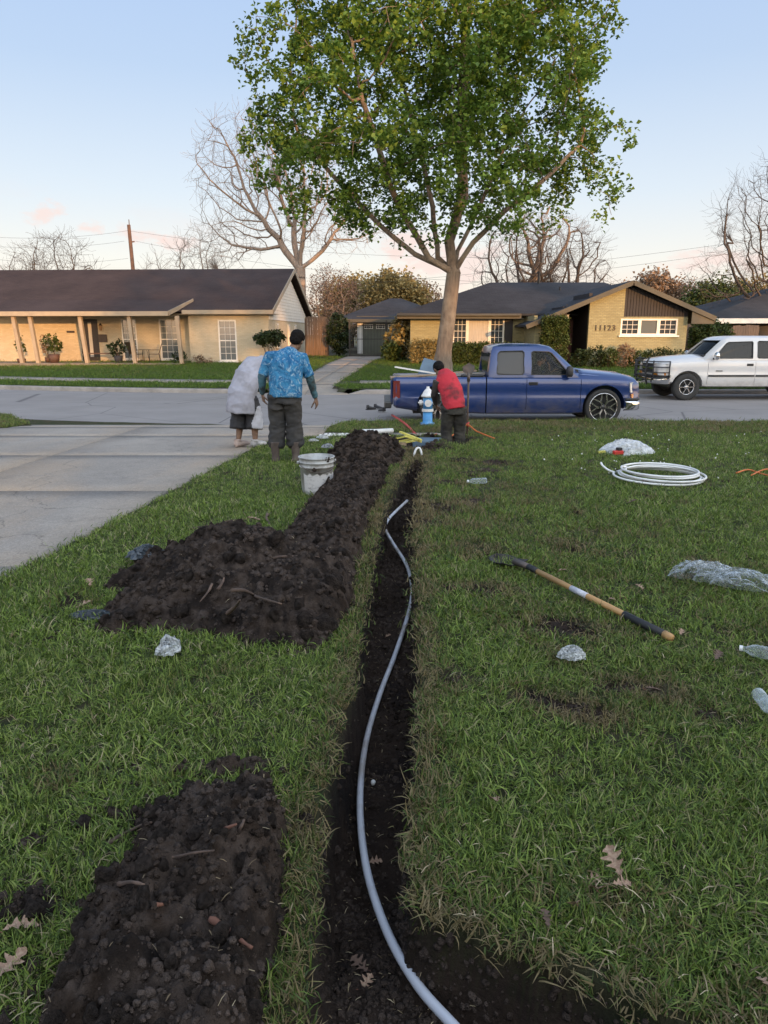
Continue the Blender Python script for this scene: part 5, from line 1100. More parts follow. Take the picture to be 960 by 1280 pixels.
def wheel(root, x, y, side, rad, wid, rimr, spokes, style):
    w_ = empty('wheel', (x, y, rad)); w_.parent = root; w_.rotation_euler = (0, 0, 0 if side > 0 else PI)
    Mx = Matrix.Rotation(PI/2, 4, 'X')   # lathe axis to -y
    t = MB().lathe([(rimr, -wid/2+.012), (rimr+.01, -wid/2), (rad*.93, -wid/2), (rad*.985, -wid/2+.02), (rad, -wid/2+.05), (rad, wid/2-.05), (rad*.985, wid/2-.02), (rad*.93, wid/2), (rimr+.01, wid/2), (rimr, wid/2-.012), (rimr-.015, wid/2-.03), (rimr-.015, -wid/2+.03), (rimr, -wid/2+.012)], 40, Mx).build('tyre', M_tyre, w_, True)
    MB().lathe([(rimr-.002, wid/2-.035), (rimr-.002, wid/2-.004), (rimr-.022, wid/2-.004), (rimr-.03, wid/2-.05), (rimr-.03, -wid/2+.04)], 40, Mx).build('rim', M_rim, w_, True)
    MB().lathe([(0, -.03), (rimr-.03, -.03)], 32, Mx).build('brake_disc', M_rimdk, w_)
    s = MB(); yo = -(wid/2-.03)
    for k in range(spokes):
        a = 2*PI*k/spokes
        def q(rr, da, yy): return Vector((rr*math.cos(a+da), yy, rr*math.sin(a+da)))
        if style == 'y':
            for sg in (-1, 1):
                s.bar(q(.05, 0, yo), q(rimr*.52, sg*.10, yo-.012), .045, .03); s.bar(q(rimr*.50, sg*.10, yo-.012), q(rimr-.025, sg*.36, yo-.012), .038, .028)
        else: s.bar(q(.04, 0, yo), q(rimr-.02, 0, yo-.004), .085, .03)
    s.build('spokes', M_rim, w_)
    MB().lathe([(0, wid/2-.005), (.05, wid/2-.008), (.075, wid/2-.03), (.075, 0)], 16, Mx).build('hub_cap', M_rim if style != 'y' else M_rimdk, w_, True)
    return w_
def truck(name, label, p):
    root = empty(name, p['loc'], p['rz'], label, p['cat']); pm = p['paint']; zo = p['dz']; L = p['L']; cr = p['cab_rear']
    # lower body loft
    st = [(-.10, .80, .60, .86, .88), (-.13, .86, .52, .93, .97), (-.22, .93, .44, .97, 1.06), (-.45, .97, .36, 1.00, 1.11), (-.9, .985, .32, 1.02, 1.15), (-1.30, .985, .28, 1.035, 1.19), (-1.45, .985, .26, 1.04, 1.19), (-1.62, .985, .25, 1.045, 1.06), (-2.4, .985, .25, 1.045, 1.05), (cr-.0, .985, .25, 1.04, 1.04), (cr-.02, .985, .25, 1.04, 1.04)]
    if p['bed']: st += [(-4.0, .985, .27, 1.04, 1.04), (-4.9, .98, .30, 1.04, 1.04), (-L+.12, .97, .38, 1.04, 1.04), (-L+.06, .93, .42, 1.02, 1.02)]
    else: st += [(-L+.12, .96, .38, 1.04, 1.04)]
    V = []; F = []; 
    for (x, w_, zb, ze, zc) in st:
        zb += zo; ze += zo; zc += zo; mid = .62+zo
        half = [(w_*.55, zb), (w_*.90, zb), (w_*.955, zb+.03), (w_*.985, max(zb+.05, mid-.22)), (w_, max(zb+.07, mid-.02)), (w_*.985, max(zb+.09, mid+.02)), (w_*.99, mid+.16), (w_*.985, ze-.10), (w_*.965, ze-.035), (w_*.92, ze), (w_*.80, ze+(zc-ze)*.55), (w_*.45, zc-.01+0*w_)]
        half[-1] = (w_*.45, zc-.005 if zc > ze else ze)
        ring = [(y, z) for y, z in half] + [(-y, z) for y, z in half[::-1]]
        V += [(x, y, z) for y, z in ring]
    n = 24; k = len(st)
    F = [(i*n+j, (i+1)*n+j, (i+1)*n+(j+1) % n, i*n+(j+1) % n) for i in range(k-1) for j in range(n)] + [tuple(range(n)), tuple(range((k-1)*n, k*n))[::-1]]
    body = MB().add(V, F).build('body', pm, root, fix=True)
    wr = p['wr']; ar = wr+.065
    for wx in p['wheels']:
        for sg in (-1, 1):
            c = MB(); pr = [(wx+ar*math.cos(t), wr+.02+ar*math.sin(t)) for t in [2*PI*i/32 for i in range(32)]]; c.prism(pr, sg*.62, sg*1.2); boolean(body, c.build('cut', fix=True))
    boolean(body, MB().box(cr+.10, -1.75, -.82, .82, .42+zo, 1.5+zo).build('cut'))
    if p['bed']: boolean(body, MB().box(-L+.13, cr-.09, -.83, .83, .60+zo, 1.5+zo).build('cut'))
    for gx_ in p['gaps']:
        for sg in (-1, 1): boolean(body, MB().box(gx_-.006, gx_+.006, sg*.945, sg*1.1, .32+zo, 1.2+zo).build('cut', fix=True))
    if p['bed']: boolean(body, MB().box(cr-.045, cr-.02, -1.1, 1.1, .2+zo, 1.2+zo).build('cut'))
    for sg in (-1, 1): boolean(body, MB().box(p['gaps'][-1]+.0, p['gaps'][0]-.0, sg*.95, sg*1.1, .335+zo, .347+zo).build('cut', fix=True))
    md = body.modifiers.new('bev', 'BEVEL'); md.width = .006; md.segments = 1; md.limit_method = 'ANGLE'; md.angle_limit = R(50)
    for pl in body.data.polygons: pl.use_smooth = True
    body.data.set_sharp_from_angle(angle=R(32))
    # greenhouse
    zs = [1.035, 1.15, 1.32, 1.50, 1.62, 1.69, 1.735, 1.755]; hw = [.93, .915, .885, .845, .81, .765, .64, .40]
    xf = [-1.36, -1.50, -1.68, -1.88, -2.02, -2.12, -2.30, -2.6]; xr = [cr-.0, cr, cr+.02, cr+.04, cr+.06, cr+.10, cr+.26, cr+.5]
    def shell(off, zt_off=0, zlow=None):
        V = []; 
        for i in range(len(zs)):
            h = hw[i]-off; a = xf[i]-off; b = xr[i]+off; z = zs[i]-(zt_off if i > 3 else 0)
            if i == 0 and zlow is not None: z = zlow
            bul = .16
            pts = [(a+bul*0-.10, h*.985), (a+.02, h*.86), (a+bul*.62, h*.45), (a+bul*.75, 0), (a+bul*.62, -h*.45), (a+.02, -h*.86), (a-.10, -h*.985)]
            m_ = (a+b)/2; pts += [(m_, -h), (b+.12, -h), (b+.02, -h*.93), (b-.01, -h*.4), (b-.01, h*.4), (b+.02, h*.93), (b+.12, h), (m_, h)]
            V += [(x, y, z+zo) for x, y in pts]
        n = 15; k = len(zs); F = [(i*n+j, i*n+(j+1) % n, (i+1)*n+(j+1) % n, (i+1)*n+j) for i in range(k-1) for j in range(n)] + [tuple(range(n))[::-1], tuple(range((k-1)*n, k*n))]
        return MB().add(V, F)
    cab = shell(0).build('cab', pm, root, fix=True)
    boolean(cab, shell(.055, .04, .9).build('cut', fix=True))
    yat = lambda z: float(np.interp(z, zs, hw))
    for poly in p['windows']:
        boolean(cab, MB().prism([(x, z+zo) for x, z in poly], -1.2, 1.2).build('cut', fix=True))
    c = MB().add([(-1.1, y, z) for (y, z) in ()], []) ; ws = MB()
    # windscreen and rear glass openings: boxes tilted like the glass
    cb = MB().add([(-1.0, -.76, 1.10+zo), (-1.0, .76, 1.10+zo), (-1.3, .64, 1.62+zo), (-1.3, -.64, 1.62+zo), (-2.0, -.76, 1.10+zo), (-2.0, .76, 1.10+zo), (-2.35, .64, 1.62+zo), (-2.35, -.64, 1.62+zo)], [(0,1,2,3),(7,6,5,4),(0,4,5,1),(1,5,6,2),(2,6,7,3),(3,7,4,0)]).build('cut', fix=True); boolean(cab, cb)
    boolean(cab, MB().box(cr-.2, cr+.3, -.66, .66, 1.14+zo, 1.54+zo).build('cut'))
    for pl in cab.data.polygons: pl.use_smooth = True
    cab.data.set_sharp_from_angle(angle=R(35))
    for poly, gm in zip(p['windows'], p['wglass']):
        for sg in (-1, 1):
            g = MB(); n = len(poly); A_ = [(x, sg*(yat(z)-.030), z+zo) for x, z in poly]; B_ = [(x, sg*(yat(z)-.036), z+zo) for x, z in poly]
            cx = sum(q[0] for q in poly)/n; cz = sum(q[1] for q in poly)/n
            ex_ = lambda q: (cx+(q[0]-cx)*1.04, q[1], cz+zo+(q[2]-cz-zo)*1.05)
            A_ = [ex_(q) for q in A_]; B_ = [ex_(q) for q in B_]
            g.add(A_+B_, [tuple(range(n)), tuple(range(n, 2*n))[::-1]]+[(i, i+n, (i+1) % n+n, (i+1) % n) for i in range(n)]).build('window_glass', gm, root, fix=True)
            fr = MB(); 
            for i in range(n): 
                a_, b_ = poly[i], poly[(i+1) % n]; fr.bar((a_[0], sg*(yat(a_[1])-.004), a_[1]+zo), (b_[0], sg*(yat(b_[1])-.004), b_[1]+zo), .018)
            fr.build('window_seal', M_plas, root)
    nn = 7; g = MB(); vs = []
    for i in range(nn):
        y = -.80+1.6*i/(nn-1); u = y/.92; vs += [(-1.50+.13*(1-u*u)-.03, y, 1.08+zo), (-2.07+.13*(1-u*u)-.05, y*.85, 1.64+zo)]
    g.add(vs, [(2*i, 2*i+2, 2*i+3, 2*i+1) for i in range(nn-1)]).build('windscreen', M_cg, root)
    MB().box(cr+.045, cr+.05, -.68, .68, 1.12+zo, 1.56+zo).build('rear_glass', M_cgm, root)
    # interior
    for sy in (-.40, .40):
        s_ = MB(); s_.box(-2.75, -2.25, sy-.24, sy+.24, .62+zo, .80+zo); s_.add([(-2.62, sy-.24, .78+zo), (-2.62, sy+.24, .78+zo), (-2.80, sy+.22, 1.32+zo), (-2.80, sy-.22, 1.32+zo), (-2.78, sy-.24, .78+zo), (-2.78, sy+.24, .78+zo), (-2.90, sy+.22, 1.32+zo), (-2.90, sy-.22, 1.32+zo)], [(0,1,2,3),(7,6,5,4),(0,4,5,1),(1,5,6,2),(2,6,7,3),(3,7,4,0)]); s_.box(-2.90, -2.83, sy-.12, sy+.12, 1.33+zo, 1.50+zo); s_.build('seat', M_seat, root, bevel=.03)
    MB().box(-1.95, -1.55, -.80, .80, .75+zo, 1.06+zo).build('dashboard', M_plas, root, bevel=.03)
    MB().tube([(-2.08+.06*math.sin(t), p['drv']*.40+.18*math.cos(t), 1.02+zo+.17*math.sin(t)) for t in [2*PI*i/18 for i in range(19)]], .013, 6).build('steering_wheel', M_plas, root)
    # hood surface (with a shut line), lights, bumper, grille, mirrors, handles
    hd = MB(); HX = [-.16, -.24, -.45, -.9, -1.3, -1.44]; HZ = [.975, 1.055, 1.122, 1.165, 1.20, 1.205]; HWd = [.70, .76, .80, .83, .84, .84]; vs = []
    for x, z, h in zip(HX, HZ, HWd):
        for j in range(9): u = -1+2*j/8; vs.append((x-(.05*u*u if x > -.4 else 0), h*u, z+zo-.105*abs(u)**3+.0))
    hd.add(vs, [(i*9+j, i*9+j+1, (i+1)*9+j+1, (i+1)*9+j) for i in range(5) for j in range(8)]); h_ = hd.build('hood', p['hood'], root, True, fix=True); md = h_.modifiers.new('s', 'SOLIDIFY'); md.thickness = .02
    MB().box(-1.62, -1.45, -.78, .78, 1.13+zo, 1.195+zo).build('cowl', M_plas, root)
    for sg in (-1, 1):
        MB().add([(-.085, sg*.52, .70+zo), (-.11, sg*.80, .70+zo), (-.34, sg*.972, .72+zo), (-.36, sg*.965, .93+zo), (-.14, sg*.82, .95+zo), (-.105, sg*.52, .95+zo), (-.2, sg*.52, .70+zo), (-.36, sg*.90, .72+zo), (-.38, sg*.90, .93+zo), (-.22, sg*.52, .95+zo)], [(0,1,4,5),(1,2,3,4),(0,5,9,6),(2,7,8,3),(5,4,3,8,9),(0,6,7,2,1)]).build('headlight', M_lensc, root, fix=True)
        MB().add([(-.08, sg*.55, .58+zo), (-.10, sg*.80, .58+zo), (-.30, sg*.968, .60+zo), (-.32, sg*.974, .69+zo), (-.105, sg*.805, .69+zo), (-.08, sg*.55, .69+zo), (-.2, sg*.5, .6+zo), (-.34, sg*.9, .6+zo), (-.34, sg*.9, .69+zo), (-.2, sg*.5, .69+zo)], [(0,1,4,5),(1,2,3,4),(2,7,8,3),(0,5,9,6),(5,4,3,8,9),(0,6,7,2,1)]).build('turn_light', M_lensa, root, fix=True)
        mr = MB(); mr.lathe([(0, -.13), (.075, -.125), (.10, -.06), (.105, .02), (.09, .10), (.04, .135), (0, .14)], 14, Matrix.Translation((-1.72, sg*1.10, 1.17+zo)) @ Matrix.Diagonal((.75, 1.0, .85, 1))); m_o = mr.build('wing_mirror', p['mirror'], root, True); MB().bar((-1.70, sg*.93, 1.08+zo), (-1.72, sg*1.04, 1.13+zo), .05).build('mirror_arm', M_plas, m_o)
        for hx in p['handles']:
            hp = MB().box(hx-.10, hx+.10, sg*.955, sg*.985, .875+zo, .945+zo).build('door_handle', M_plas, root, bevel=.012); MB().bar((hx-.075, sg*.995, .925+zo), (hx+.075, sg*.995, .925+zo), .022).build('handle_bar', M_plas, hp)
        if p['stripe']:
            segs = [(a, b) for a, b in zip(p['gaps'][:-1], p['gaps'][1:])]+[(p['gaps'][-1], -L+.5)]
            for a, b in segs: MB().box(b+.02, a-.02, sg*.972, sg*1.0, .56+zo, .615+zo).build('side_moulding', M_plas, root)
        if p['bed']: MB().add([(-L+.055, sg*.80, .60+zo), (-L+.055, sg*.935, .60+zo), (-L+.20, sg*.985, .60+zo), (-L+.20, sg*.982, .97+zo), (-L+.055, sg*.935, .97+zo), (-L+.055, sg*.80, .97+zo)], [(0, 1, 4, 5), (1, 2, 3, 4)]).build('tail_light', M_lensr, root, fix=True)
    bmp = MB(); BX = [(-.42, -.99), (-.30, -.985), (-.10, -.90), (-.02, -.6), (0, 0), (-.02, .6), (-.10, .90), (-.30, .985), (-.42, .99)]; vs = []
    for (dz1, o_) in ((.33, -.05), (.36, 0), (.50, 0), (.545, -.03)):
        for x, y in BX: vs.append((x+o_, y*(1+o_*.2), dz1+zo))
    bmp.add(vs, [(i*9+j, i*9+j+1, (i+1)*9+j+1, (i+1)*9+j) for i in range(3) for j in range(8)])
    b1 = bmp.build('front_bumper', p['bumper'], root, True, fix=True); md = b1.modifiers.new('s', 'SOLIDIFY'); md.thickness = .03
    vs = []
    for (dz1, o_) in ((.548, -.04), (.57, -.0), (.60, -.04)):
        for x, y in BX: vs.append((x+o_, y*1.003, dz1+zo))
    b2_ = MB().add(vs, [(i*9+j, i*9+j+1, (i+1)*9+j+1, (i+1)*9+j) for i in range(2) for j in range(8)]).build('bumper_cap', M_plas, root, True); md = b2_.modifiers.new('s', 'SOLIDIFY'); md.thickness = .03
    MB().box(-.14, -.09, -.50, .50, .64+zo, .93+zo).build('grille', M_plas, root); MB().box(-.088, -.075, -.50, .50, .77+zo, .81+zo).build('grille_bar', M_chrome, root)
    if p['bed']:
        MB().box(-L-.0, -L+.05, -.80, .80, .44+zo, .98+zo).build('tailgate', pm, root, bevel=.015)
        MB().box(-L-.14, -L+.02, -.93, .93, .37+zo, .52+zo).build('rear_bumper', M_rimdk, root, bevel=.03)
        MB().box(-L+.16, cr-.10, -.80, .80, .602+zo, .615+zo).build('bed_liner', M_plas, root)
    for wx in p['wheels']:
        for sg in (-1, 1): wheel(root, wx, sg*.835, -sg*-1 if False else (1 if sg < 0 else -1), wr, .25, p['rimr'], p['spokes'], p['style'])
    MB().bar((p['wheels'][0], -.7, wr), (p['wheels'][0], .7, wr), .1).bar((p['wheels'][1], -.7, wr), (p['wheels'][1], .7, wr), .12).build('axles', M_rimdk, root)
    MB().box(-L+.5, -.5, -.7, .7, .24+zo, .34+zo).build('chassis', M_rimdk, root)
    return root
BT = truck('pickup_truck', 'blue extended cab pickup with a faded hood and a bed full of boards', dict(cat='pickup truck', loc=(P(805, 500, Y=15.9).x, 16.78, .004), rz=R(0), paint=M_blue, hood=M_hoodf, mirror=M_plas, dz=0, L=5.55, cab_rear=-3.44, bed=True, wr=.395, rimr=.315, spokes=6, style='y', wheels=(-.90, -4.52),
    windows=[[(-2.50, 1.10), (-1.66, 1.10), (-1.72, 1.16), (-2.06, 1.55), (-2.13, 1.58), (-2.46, 1.59), (-2.50, 1.56)], [(-3.22, 1.10), (-2.70, 1.10), (-2.66, 1.14), (-2.66, 1.56), (-2.70, 1.60), (-3.18, 1.59), (-3.23, 1.54), (-3.25, 1.14)]], wglass=[M_cg, M_cgd], gaps=(-1.42, -2.60), handles=(-2.46,), stripe=False, bumper=M_chrome, drv=-1))
WT = truck('sport_utility', 'white four door truck with a black grille guard parked facing left across the street', dict(cat='truck', loc=(P(817, 497, Y=22.0).x, 22.95, .004), rz=PI, paint=M_wpaint, hood=M_wpaint, mirror=M_chrome, dz=.15, L=6.4, cab_rear=-5.6, bed=False, wr=.40, rimr=.235, spokes=6, style='s', wheels=(-.97, -4.7),
    windows=[[(-2.88, 1.10), (-1.78, 1.10), (-1.78, 1.18), (-2.08, 1.53), (-2.16, 1.57), (-2.85, 1.59), (-2.88, 1.56)], [(-4.0, 1.10), (-3.06, 1.10), (-3.02, 1.14), (-3.02, 1.56), (-3.06, 1.60), (-4.0, 1.59)]], wglass=[M_cgm, M_cgm], gaps=(-1.55, -2.97, -4.1), handles=(-2.80, -3.9), stripe=True, bumper=M_chrome, drv=1))
# black grille guard
gg = MB(); z_ = .15
for y in (-.42, .42): gg.tube([(.06, y, .30+z_), (.12, y, .6+z_), (.10, y, 1.0+z_), (.02, y, 1.12+z_)], .03, 8)
for z in (.45, .58, .72, .86, .99, 1.08): gg.tube([(.105, -.42, z+z_), (.115, .42, z+z_)], .02, 6)
for sg in (-1, 1):
    for z in (.52, .68, .84, 1.0): gg.tube([(.09, sg*.42, z+z_), (.06, sg*.78, z+z_), (-.10, sg*.98, z+z_), (-.38, sg*1.02, z+z_)], .018, 6)
    gg.tube([(-.38, sg*1.02, .5+z_), (-.38, sg*1.02, 1.02+z_)], .022, 6); gg.tube([(.03, sg*.80, .45+z_), (.03, sg*.80, 1.03+z_)], .022, 6)
gg.build('grille_guard', M_plas, WT, True)
MB().box(-1.98, -1.78, .985, .99, .72+.15, .745+.15).build('door_badge', M_chrome, WT); 
# driver in the blue pickup: only head, raised hand and dark jacket show
M_skin = mat('skin', (.42, .24, .16), (.36, .20, .13), 12, .55, spec=.35); M_skind = mat('skin_dark', (.20, .115, .075), (.15, .09, .06), 12, .55, spec=.35)
M_hair = mat('black_hair', (.006, .005, .005), (.011, .009, .008), 60, .8, 0, .6, 120, .004, spec=.12)
def ell(mb, c, rx_, ry_, rz_, rot=None, n=14):
    c = Vector(c); M = Matrix.Translation(c) @ (rot or Matrix()) @ Matrix.Diagonal((rx_, ry_, rz_, 1)); k = 10
    return mb.lathe([(max(.001, math.sin(PI*i/k)), -math.cos(PI*i/k)) for i in range(k+1)], n, M, cap=True)
def remeshed(mb, name, m, parent, vox, sm=6, wr=0, ws=8, seed=0):
    o = mb.build(name, m, parent, fix=True); md = o.modifiers.new('r', 'REMESH'); md.mode = 'VOXEL'; md.voxel_size = vox
    if sm: md = o.modifiers.new('s', 'SMOOTH'); md.factor = .5; md.iterations = sm
    return baked(o, wr=wr, wscale=ws, seed=seed)
def head(mb, c, rot, s=1.0):
    """head facing local +y; c is the centre of the skull"""
    T = Matrix.Translation(Vector(c)) @ rot; q = lambda x, y, z: (T @ Vector((x*s, y*s, z*s)))
    ell(mb, q(0, -.005, .025), .077*s, .097*s, .098*s, rot); ell(mb, q(0, .030, -.055), .058*s, .062*s, .062*s, rot); ell(mb, q(0, .062, -.085), .03*s, .028*s, .025*s, rot)
    mb.tube([q(0, .088, .012), q(0, .112, -.028), q(0, .092, -.040)], [(.011*s, .011*s), (.016*s, .014*s), (.010*s, .008*s)], 8)
    ell(mb, q(0, .085, -.062), .026*s, .014*s, .010*s, rot); ell(mb, q(0, .08, .033), .055*s, .022*s, .010*s, rot)
    for sg in (-1, 1): ell(mb, q(sg*.079, -.005, -.008), .010*s, .022*s, .034*s, rot)
def hand(mb, wrist, d, palm_n, s=1.0, curl=.5, side=1):
    """five fingers; d: direction of the hand, palm_n: palm normal; side=+1 puts the thumb on the right of d x palm"""
    d = Vector(d).normalized(); n_ = Vector(palm_n); n_ = (n_-d*n_.dot(d)).normalized(); t = d.cross(n_)*side; w_ = Vector(wrist)
    mb.tube([w_-d*.02*s, w_+d*.02*s, w_+d*.05*s, w_+d*.095*s], [(.027*s, .020*s), (.034*s, .018*s), (.042*s, .017*s), (.040*s, .013*s)], 10, up0=tuple(n_))
    for i, (off, ln) in enumerate(((.030, .072), (.011, .080), (-.010, .075), (-.030, .058))):
        p = w_+d*.088*s+t*off*s; a = curl*(.55+.15*i); pts = [p]; dd = d.copy()
        for k, fr_ in enumerate((.45, .32, .25)):
            dd = (d*math.cos(a*(k+.6))+n_*math.sin(a*(k+.6))+t*off*2).normalized(); pts.append(pts[-1]+dd*ln*s*fr_)
        mb.tube(pts, [.0095*s, .0090*s, .0082*s, .0065*s], 7)
    p = w_+d*.03*s+t*.030*s; mb.tube([p, p+(d*.6+t*.8+n_*.3)*.035*s, p+(d*1.0+t*.75+n_*.6)*.055*s, p+(d*1.25+t*.6+n_*.85)*.068*s], [.013*s, .0115*s, .0105*s, .008*s], 7)
DR = empty('person', (0, 0, 0), 0, 'driver in a dark jacket inside the blue pickup, one hand raised to the face', 'person'); DR.location = BT.location+Vector((-2.28, -.36, 0)); DR.rotation_euler = (0, 0, -PI/2)
mb = MB(); head(mb, (0, .10, 1.42), Matrix.Rotation(R(-8), 4, 'X'), .98); mb.tube([(0, .02, 1.20), (0, .06, 1.36)], .055, 10); mb.tube([(0, -.02, .80), (0, -.05, 1.0), (0, -.02, 1.22)], [(.16, .12), (.17, .11), (.12, .07)], 14, up0=(0, 1, 0))
for sg in (-1, 1): mb.tube([(sg*.10, 0, .82), (sg*.13, .42, .82), (sg*.14, .55, .5)], [.085, .065, .05], 10)
mb.tube([(.17, -.02, 1.2), (.22, .10, 1.0), (.14, .26, 1.2)], [.055, .045, .03], 10); hand(mb, (.14, .26, 1.21), (-.15, -.15, 1), (0, -.5, .2), 1, .5)
mb.tube([(-.17, -.02, 1.2), (-.22, .18, 1.0), (-.16, .38, 1.12)], [.055, .045, .03], 10); hand(mb, (-.16, .38, 1.12), (.1, .6, .5), (.3, .3, -.6), 1, .9)
remeshed(mb, 'body', M_skin, DR, .0075)
mb = MB(); mb.tube([(0, -.02, .78), (0, -.05, 1.0), (0, -.02, 1.2), (0, .03, 1.27)], [(.19, .14), (.21, .14), (.20, .11), (.09, .07)], 14, up0=(0, 1, 0)); mb.tube([(.17, -.02, 1.2), (.22, .10, 1.0), (.15, .24, 1.17)], [.075, .062, .05], 10); mb.tube([(-.17, -.02, 1.2), (-.22, .18, 1.0), (-.17, .36, 1.10)], [.075, .062, .05], 10)
M_jack = mat('dark_jacket', (.016, .018, .026), (.024, .026, .034), 8, .85); remeshed(mb, 'jacket', M_jack, DR, .012, 4, .006)
mb = MB(); ell(mb, (0, .085, 1.455), .086, .103, .095); remeshed(mb, 'hair', M_hair, DR, .01, 2, .006, 30); 
mb = MB()
for sg in (-1, 1): mb.tube([(sg*.10, -.05, .82), (sg*.13, .42, .83), (sg*.14, .55, .5)], [.10, .08, .07], 10)
remeshed(mb, 'trousers', M_jack, DR, .014, 3)
# things lying in the bed of the blue pickup
def bw(x, y, z): return BT.location+Vector((x, y, z))
M_board = mat('board_wood', (.34, .26, .18), (.26, .19, .13), 3, .85, stretch=(1, 8, 8)); M_boardg = mat('grey_board', (.25, .24, .23), (.18, .17, .165), 3, .85)
M_pvc = mat('white_pvc', (.72, .72, .70), (.60, .60, .58), 3, .4); M_bsheet = mat('blue_grey_sheet', (.10, .16, .22), (.07, .11, .16), 4, .6)
def thing_mb(mb, name, m, loc, label, cat, group=None, smooth=False, bevel=0, rz=0):
    o = mb.build(name, m, None, smooth, fix=True, bevel=bevel); o.location = loc; o.rotation_euler = (0, 0, rz); return tag(o, label, cat, group)
thing_mb(MB().bar((-.9, 0, -.05), (.9, .1, .12), .14, .03), 'timber_board', M_board, bw(-4.5, -.30, 1.03), 'long tan board laid lengthwise on top of the load in the pickup bed', 'board', 'boards in the pickup bed')
thing_mb(MB().bar((-.55, 0, 0), (.55, .2, .05), .18, .03), 'timber_board', M_board, bw(-5.0, -.5, 1.02), 'short tan board poking over the tailgate corner of the blue pickup', 'board', 'boards in the pickup bed')
thing_mb(MB().bar((-.45, 0, .06), (.5, .25, -.10), .035), 'white_pipe_piece', M_pvc, bw(-5.0, -.15, 1.17), 'white pipe slanting up over the rear of the pickup bed', 'pipe')
thing_mb(MB().add([(-.35, 0, -.1), (.35, .05, -.16), (.25, .3, .30), (-.15, .25, .40), (-.35, .03, -.1), (.35, .08, -.16), (.25, .33, .30), (-.15, .28, .40)], [(0,1,2,3),(7,6,5,4),(0,4,5,1),(1,5,6,2),(2,6,7,3),(3,7,4,0)]), 'metal_sheet', M_bsheet, bw(-4.62, .0, 1.02), 'blue grey bent sheet standing up in the pickup bed behind the red shirted worker', 'sheet')
thing_mb(MB().box(-.3, .3, -.25, .25, -.2, .16), 'cardboard_box', M_boardg, bw(-5.12, .1, .9), 'grey box in the rear corner of the pickup bed', 'box', bevel=.01, rz=.3)
thing_mb(MB().bar((-.5, 0, 0), (.5, 0, .04), .10, .06), 'timber_board', M_boardg, bw(-3.95, -.5, 1.06), 'pale grey board end sticking out beside the spade head', 'board', 'boards in the pickup bed')
tb = empty('tool_box', bw(-3.75, 0, .64), 0, 'black tool chest across the front of the pickup bed', 'tool box'); MB().box(-.22, .22, -.78, .78, 0, .40).build('chest', M_plas, tb, bevel=.02); MB().box(-.23, .23, -.79, .79, .403, .45).build('lid', M_plas, tb, bevel=.015)
# ------------------------------------------------------------------ the three workers
def cloth_tiedye():
    m, nt, b = newmat('blue_splash_cloth'); b.inputs['Roughness'].default_value = .8; b.inputs['Specular IOR Level'].default_value = .2
    n = noise_out(nt, 5, 8, .72, dist=1.8); col = rgbmix(nt, mrange(nt, n, .42, .60), (.012, .085, .20), (.045, .21, .38)); n2 = noise_out(nt, 8, 8, .75, dist=2.5); col = rgbmix(nt, mrange(nt, n2, .52, .62), col, (.25, .36, .44)); n3 = noise_out(nt, 3.5, 6, .7, dist=1)
    col = rgbmix(nt, mrange(nt, n3, .56, .68, 0, .7), col, (.05, .20, .34)); nt.links.new(col, b.inputs['Base Color']); return m
M_tie = cloth_tiedye()
M_sleeve = mat('dark_sleeve', (.028, .038, .040), (.045, .075, .085), 10, .85, c3=(.05, .13, .17), s3=4)
M_sleeve2 = mat('teal_sleeve', (.05, .13, .16), (.035, .06, .06), 9, .85, c3=(.03, .035, .035), s3=5)
M_trou = mat('muddy_trousers', (.022, .022, .024), (.036, .034, .032), 5, .9, c3=(.042, .038, .033), s3=3, bmp=.5, bscale=14)
M_troug = mat('muddy_green_trousers', (.024, .023, .018), (.040, .036, .028), 6, .9, c3=(.016, .014, .013), s3=4, bmp=.5, bscale=14)
M_boot = mat('muddy_boots', (.085, .065, .055), (.055, .042, .036), 7, .85, c3=(.12, .095, .08), s3=5)
M_tee = mat('grey_tee', (.34, .34, .39), (.29, .29, .33), 4, .9, c3=(.25, .245, .27), s3=3)
M_short = mat('black_shorts', (.014, .014, .017), (.02, .02, .024), 6, .7); M_shw = mat('white_panel', (.42, .42, .45), (.34, .34, .37), 8, .8)
M_red = mat('red_cloth', (.50, .028, .042), (.40, .020, .034), 6, .85, c3=(.14, .018, .022), s3=3.2)
M_shoe = mat('pale_shoe', (.42, .33, .29), (.33, .26, .23), 6, .7); M_shoew = mat('white_shoe', (.5, .49, .48), (.2, .2, .2), 12, .7)
def boot(mb, c, yaw, s=1.0, top=.26):
    T = Matrix.Translation(Vector(c)) @ Matrix.Rotation(yaw, 4, 'Z'); q = lambda x, y, z: T @ Vector((x*s, y*s, z*s))
    mb.tube([q(0, -.07, .045), q(0, 0, .05), q(0, .10, .045), q(0, .185, .035)], [(.045*s, .045*s), (.05*s, .05*s), (.052*s, .043*s), (.038*s, .028*s)], 12, up0=(0, 0, 1))
    mb.tube([q(0, -.03, .03), q(0, -.025, .12), q(0, -.03, top)], [(.045*s, .055*s), (.048*s, .055*s), (.066*s, .072*s)], 12, up0=tuple(T.to_3x3() @ Vector((0, 1, 0))))
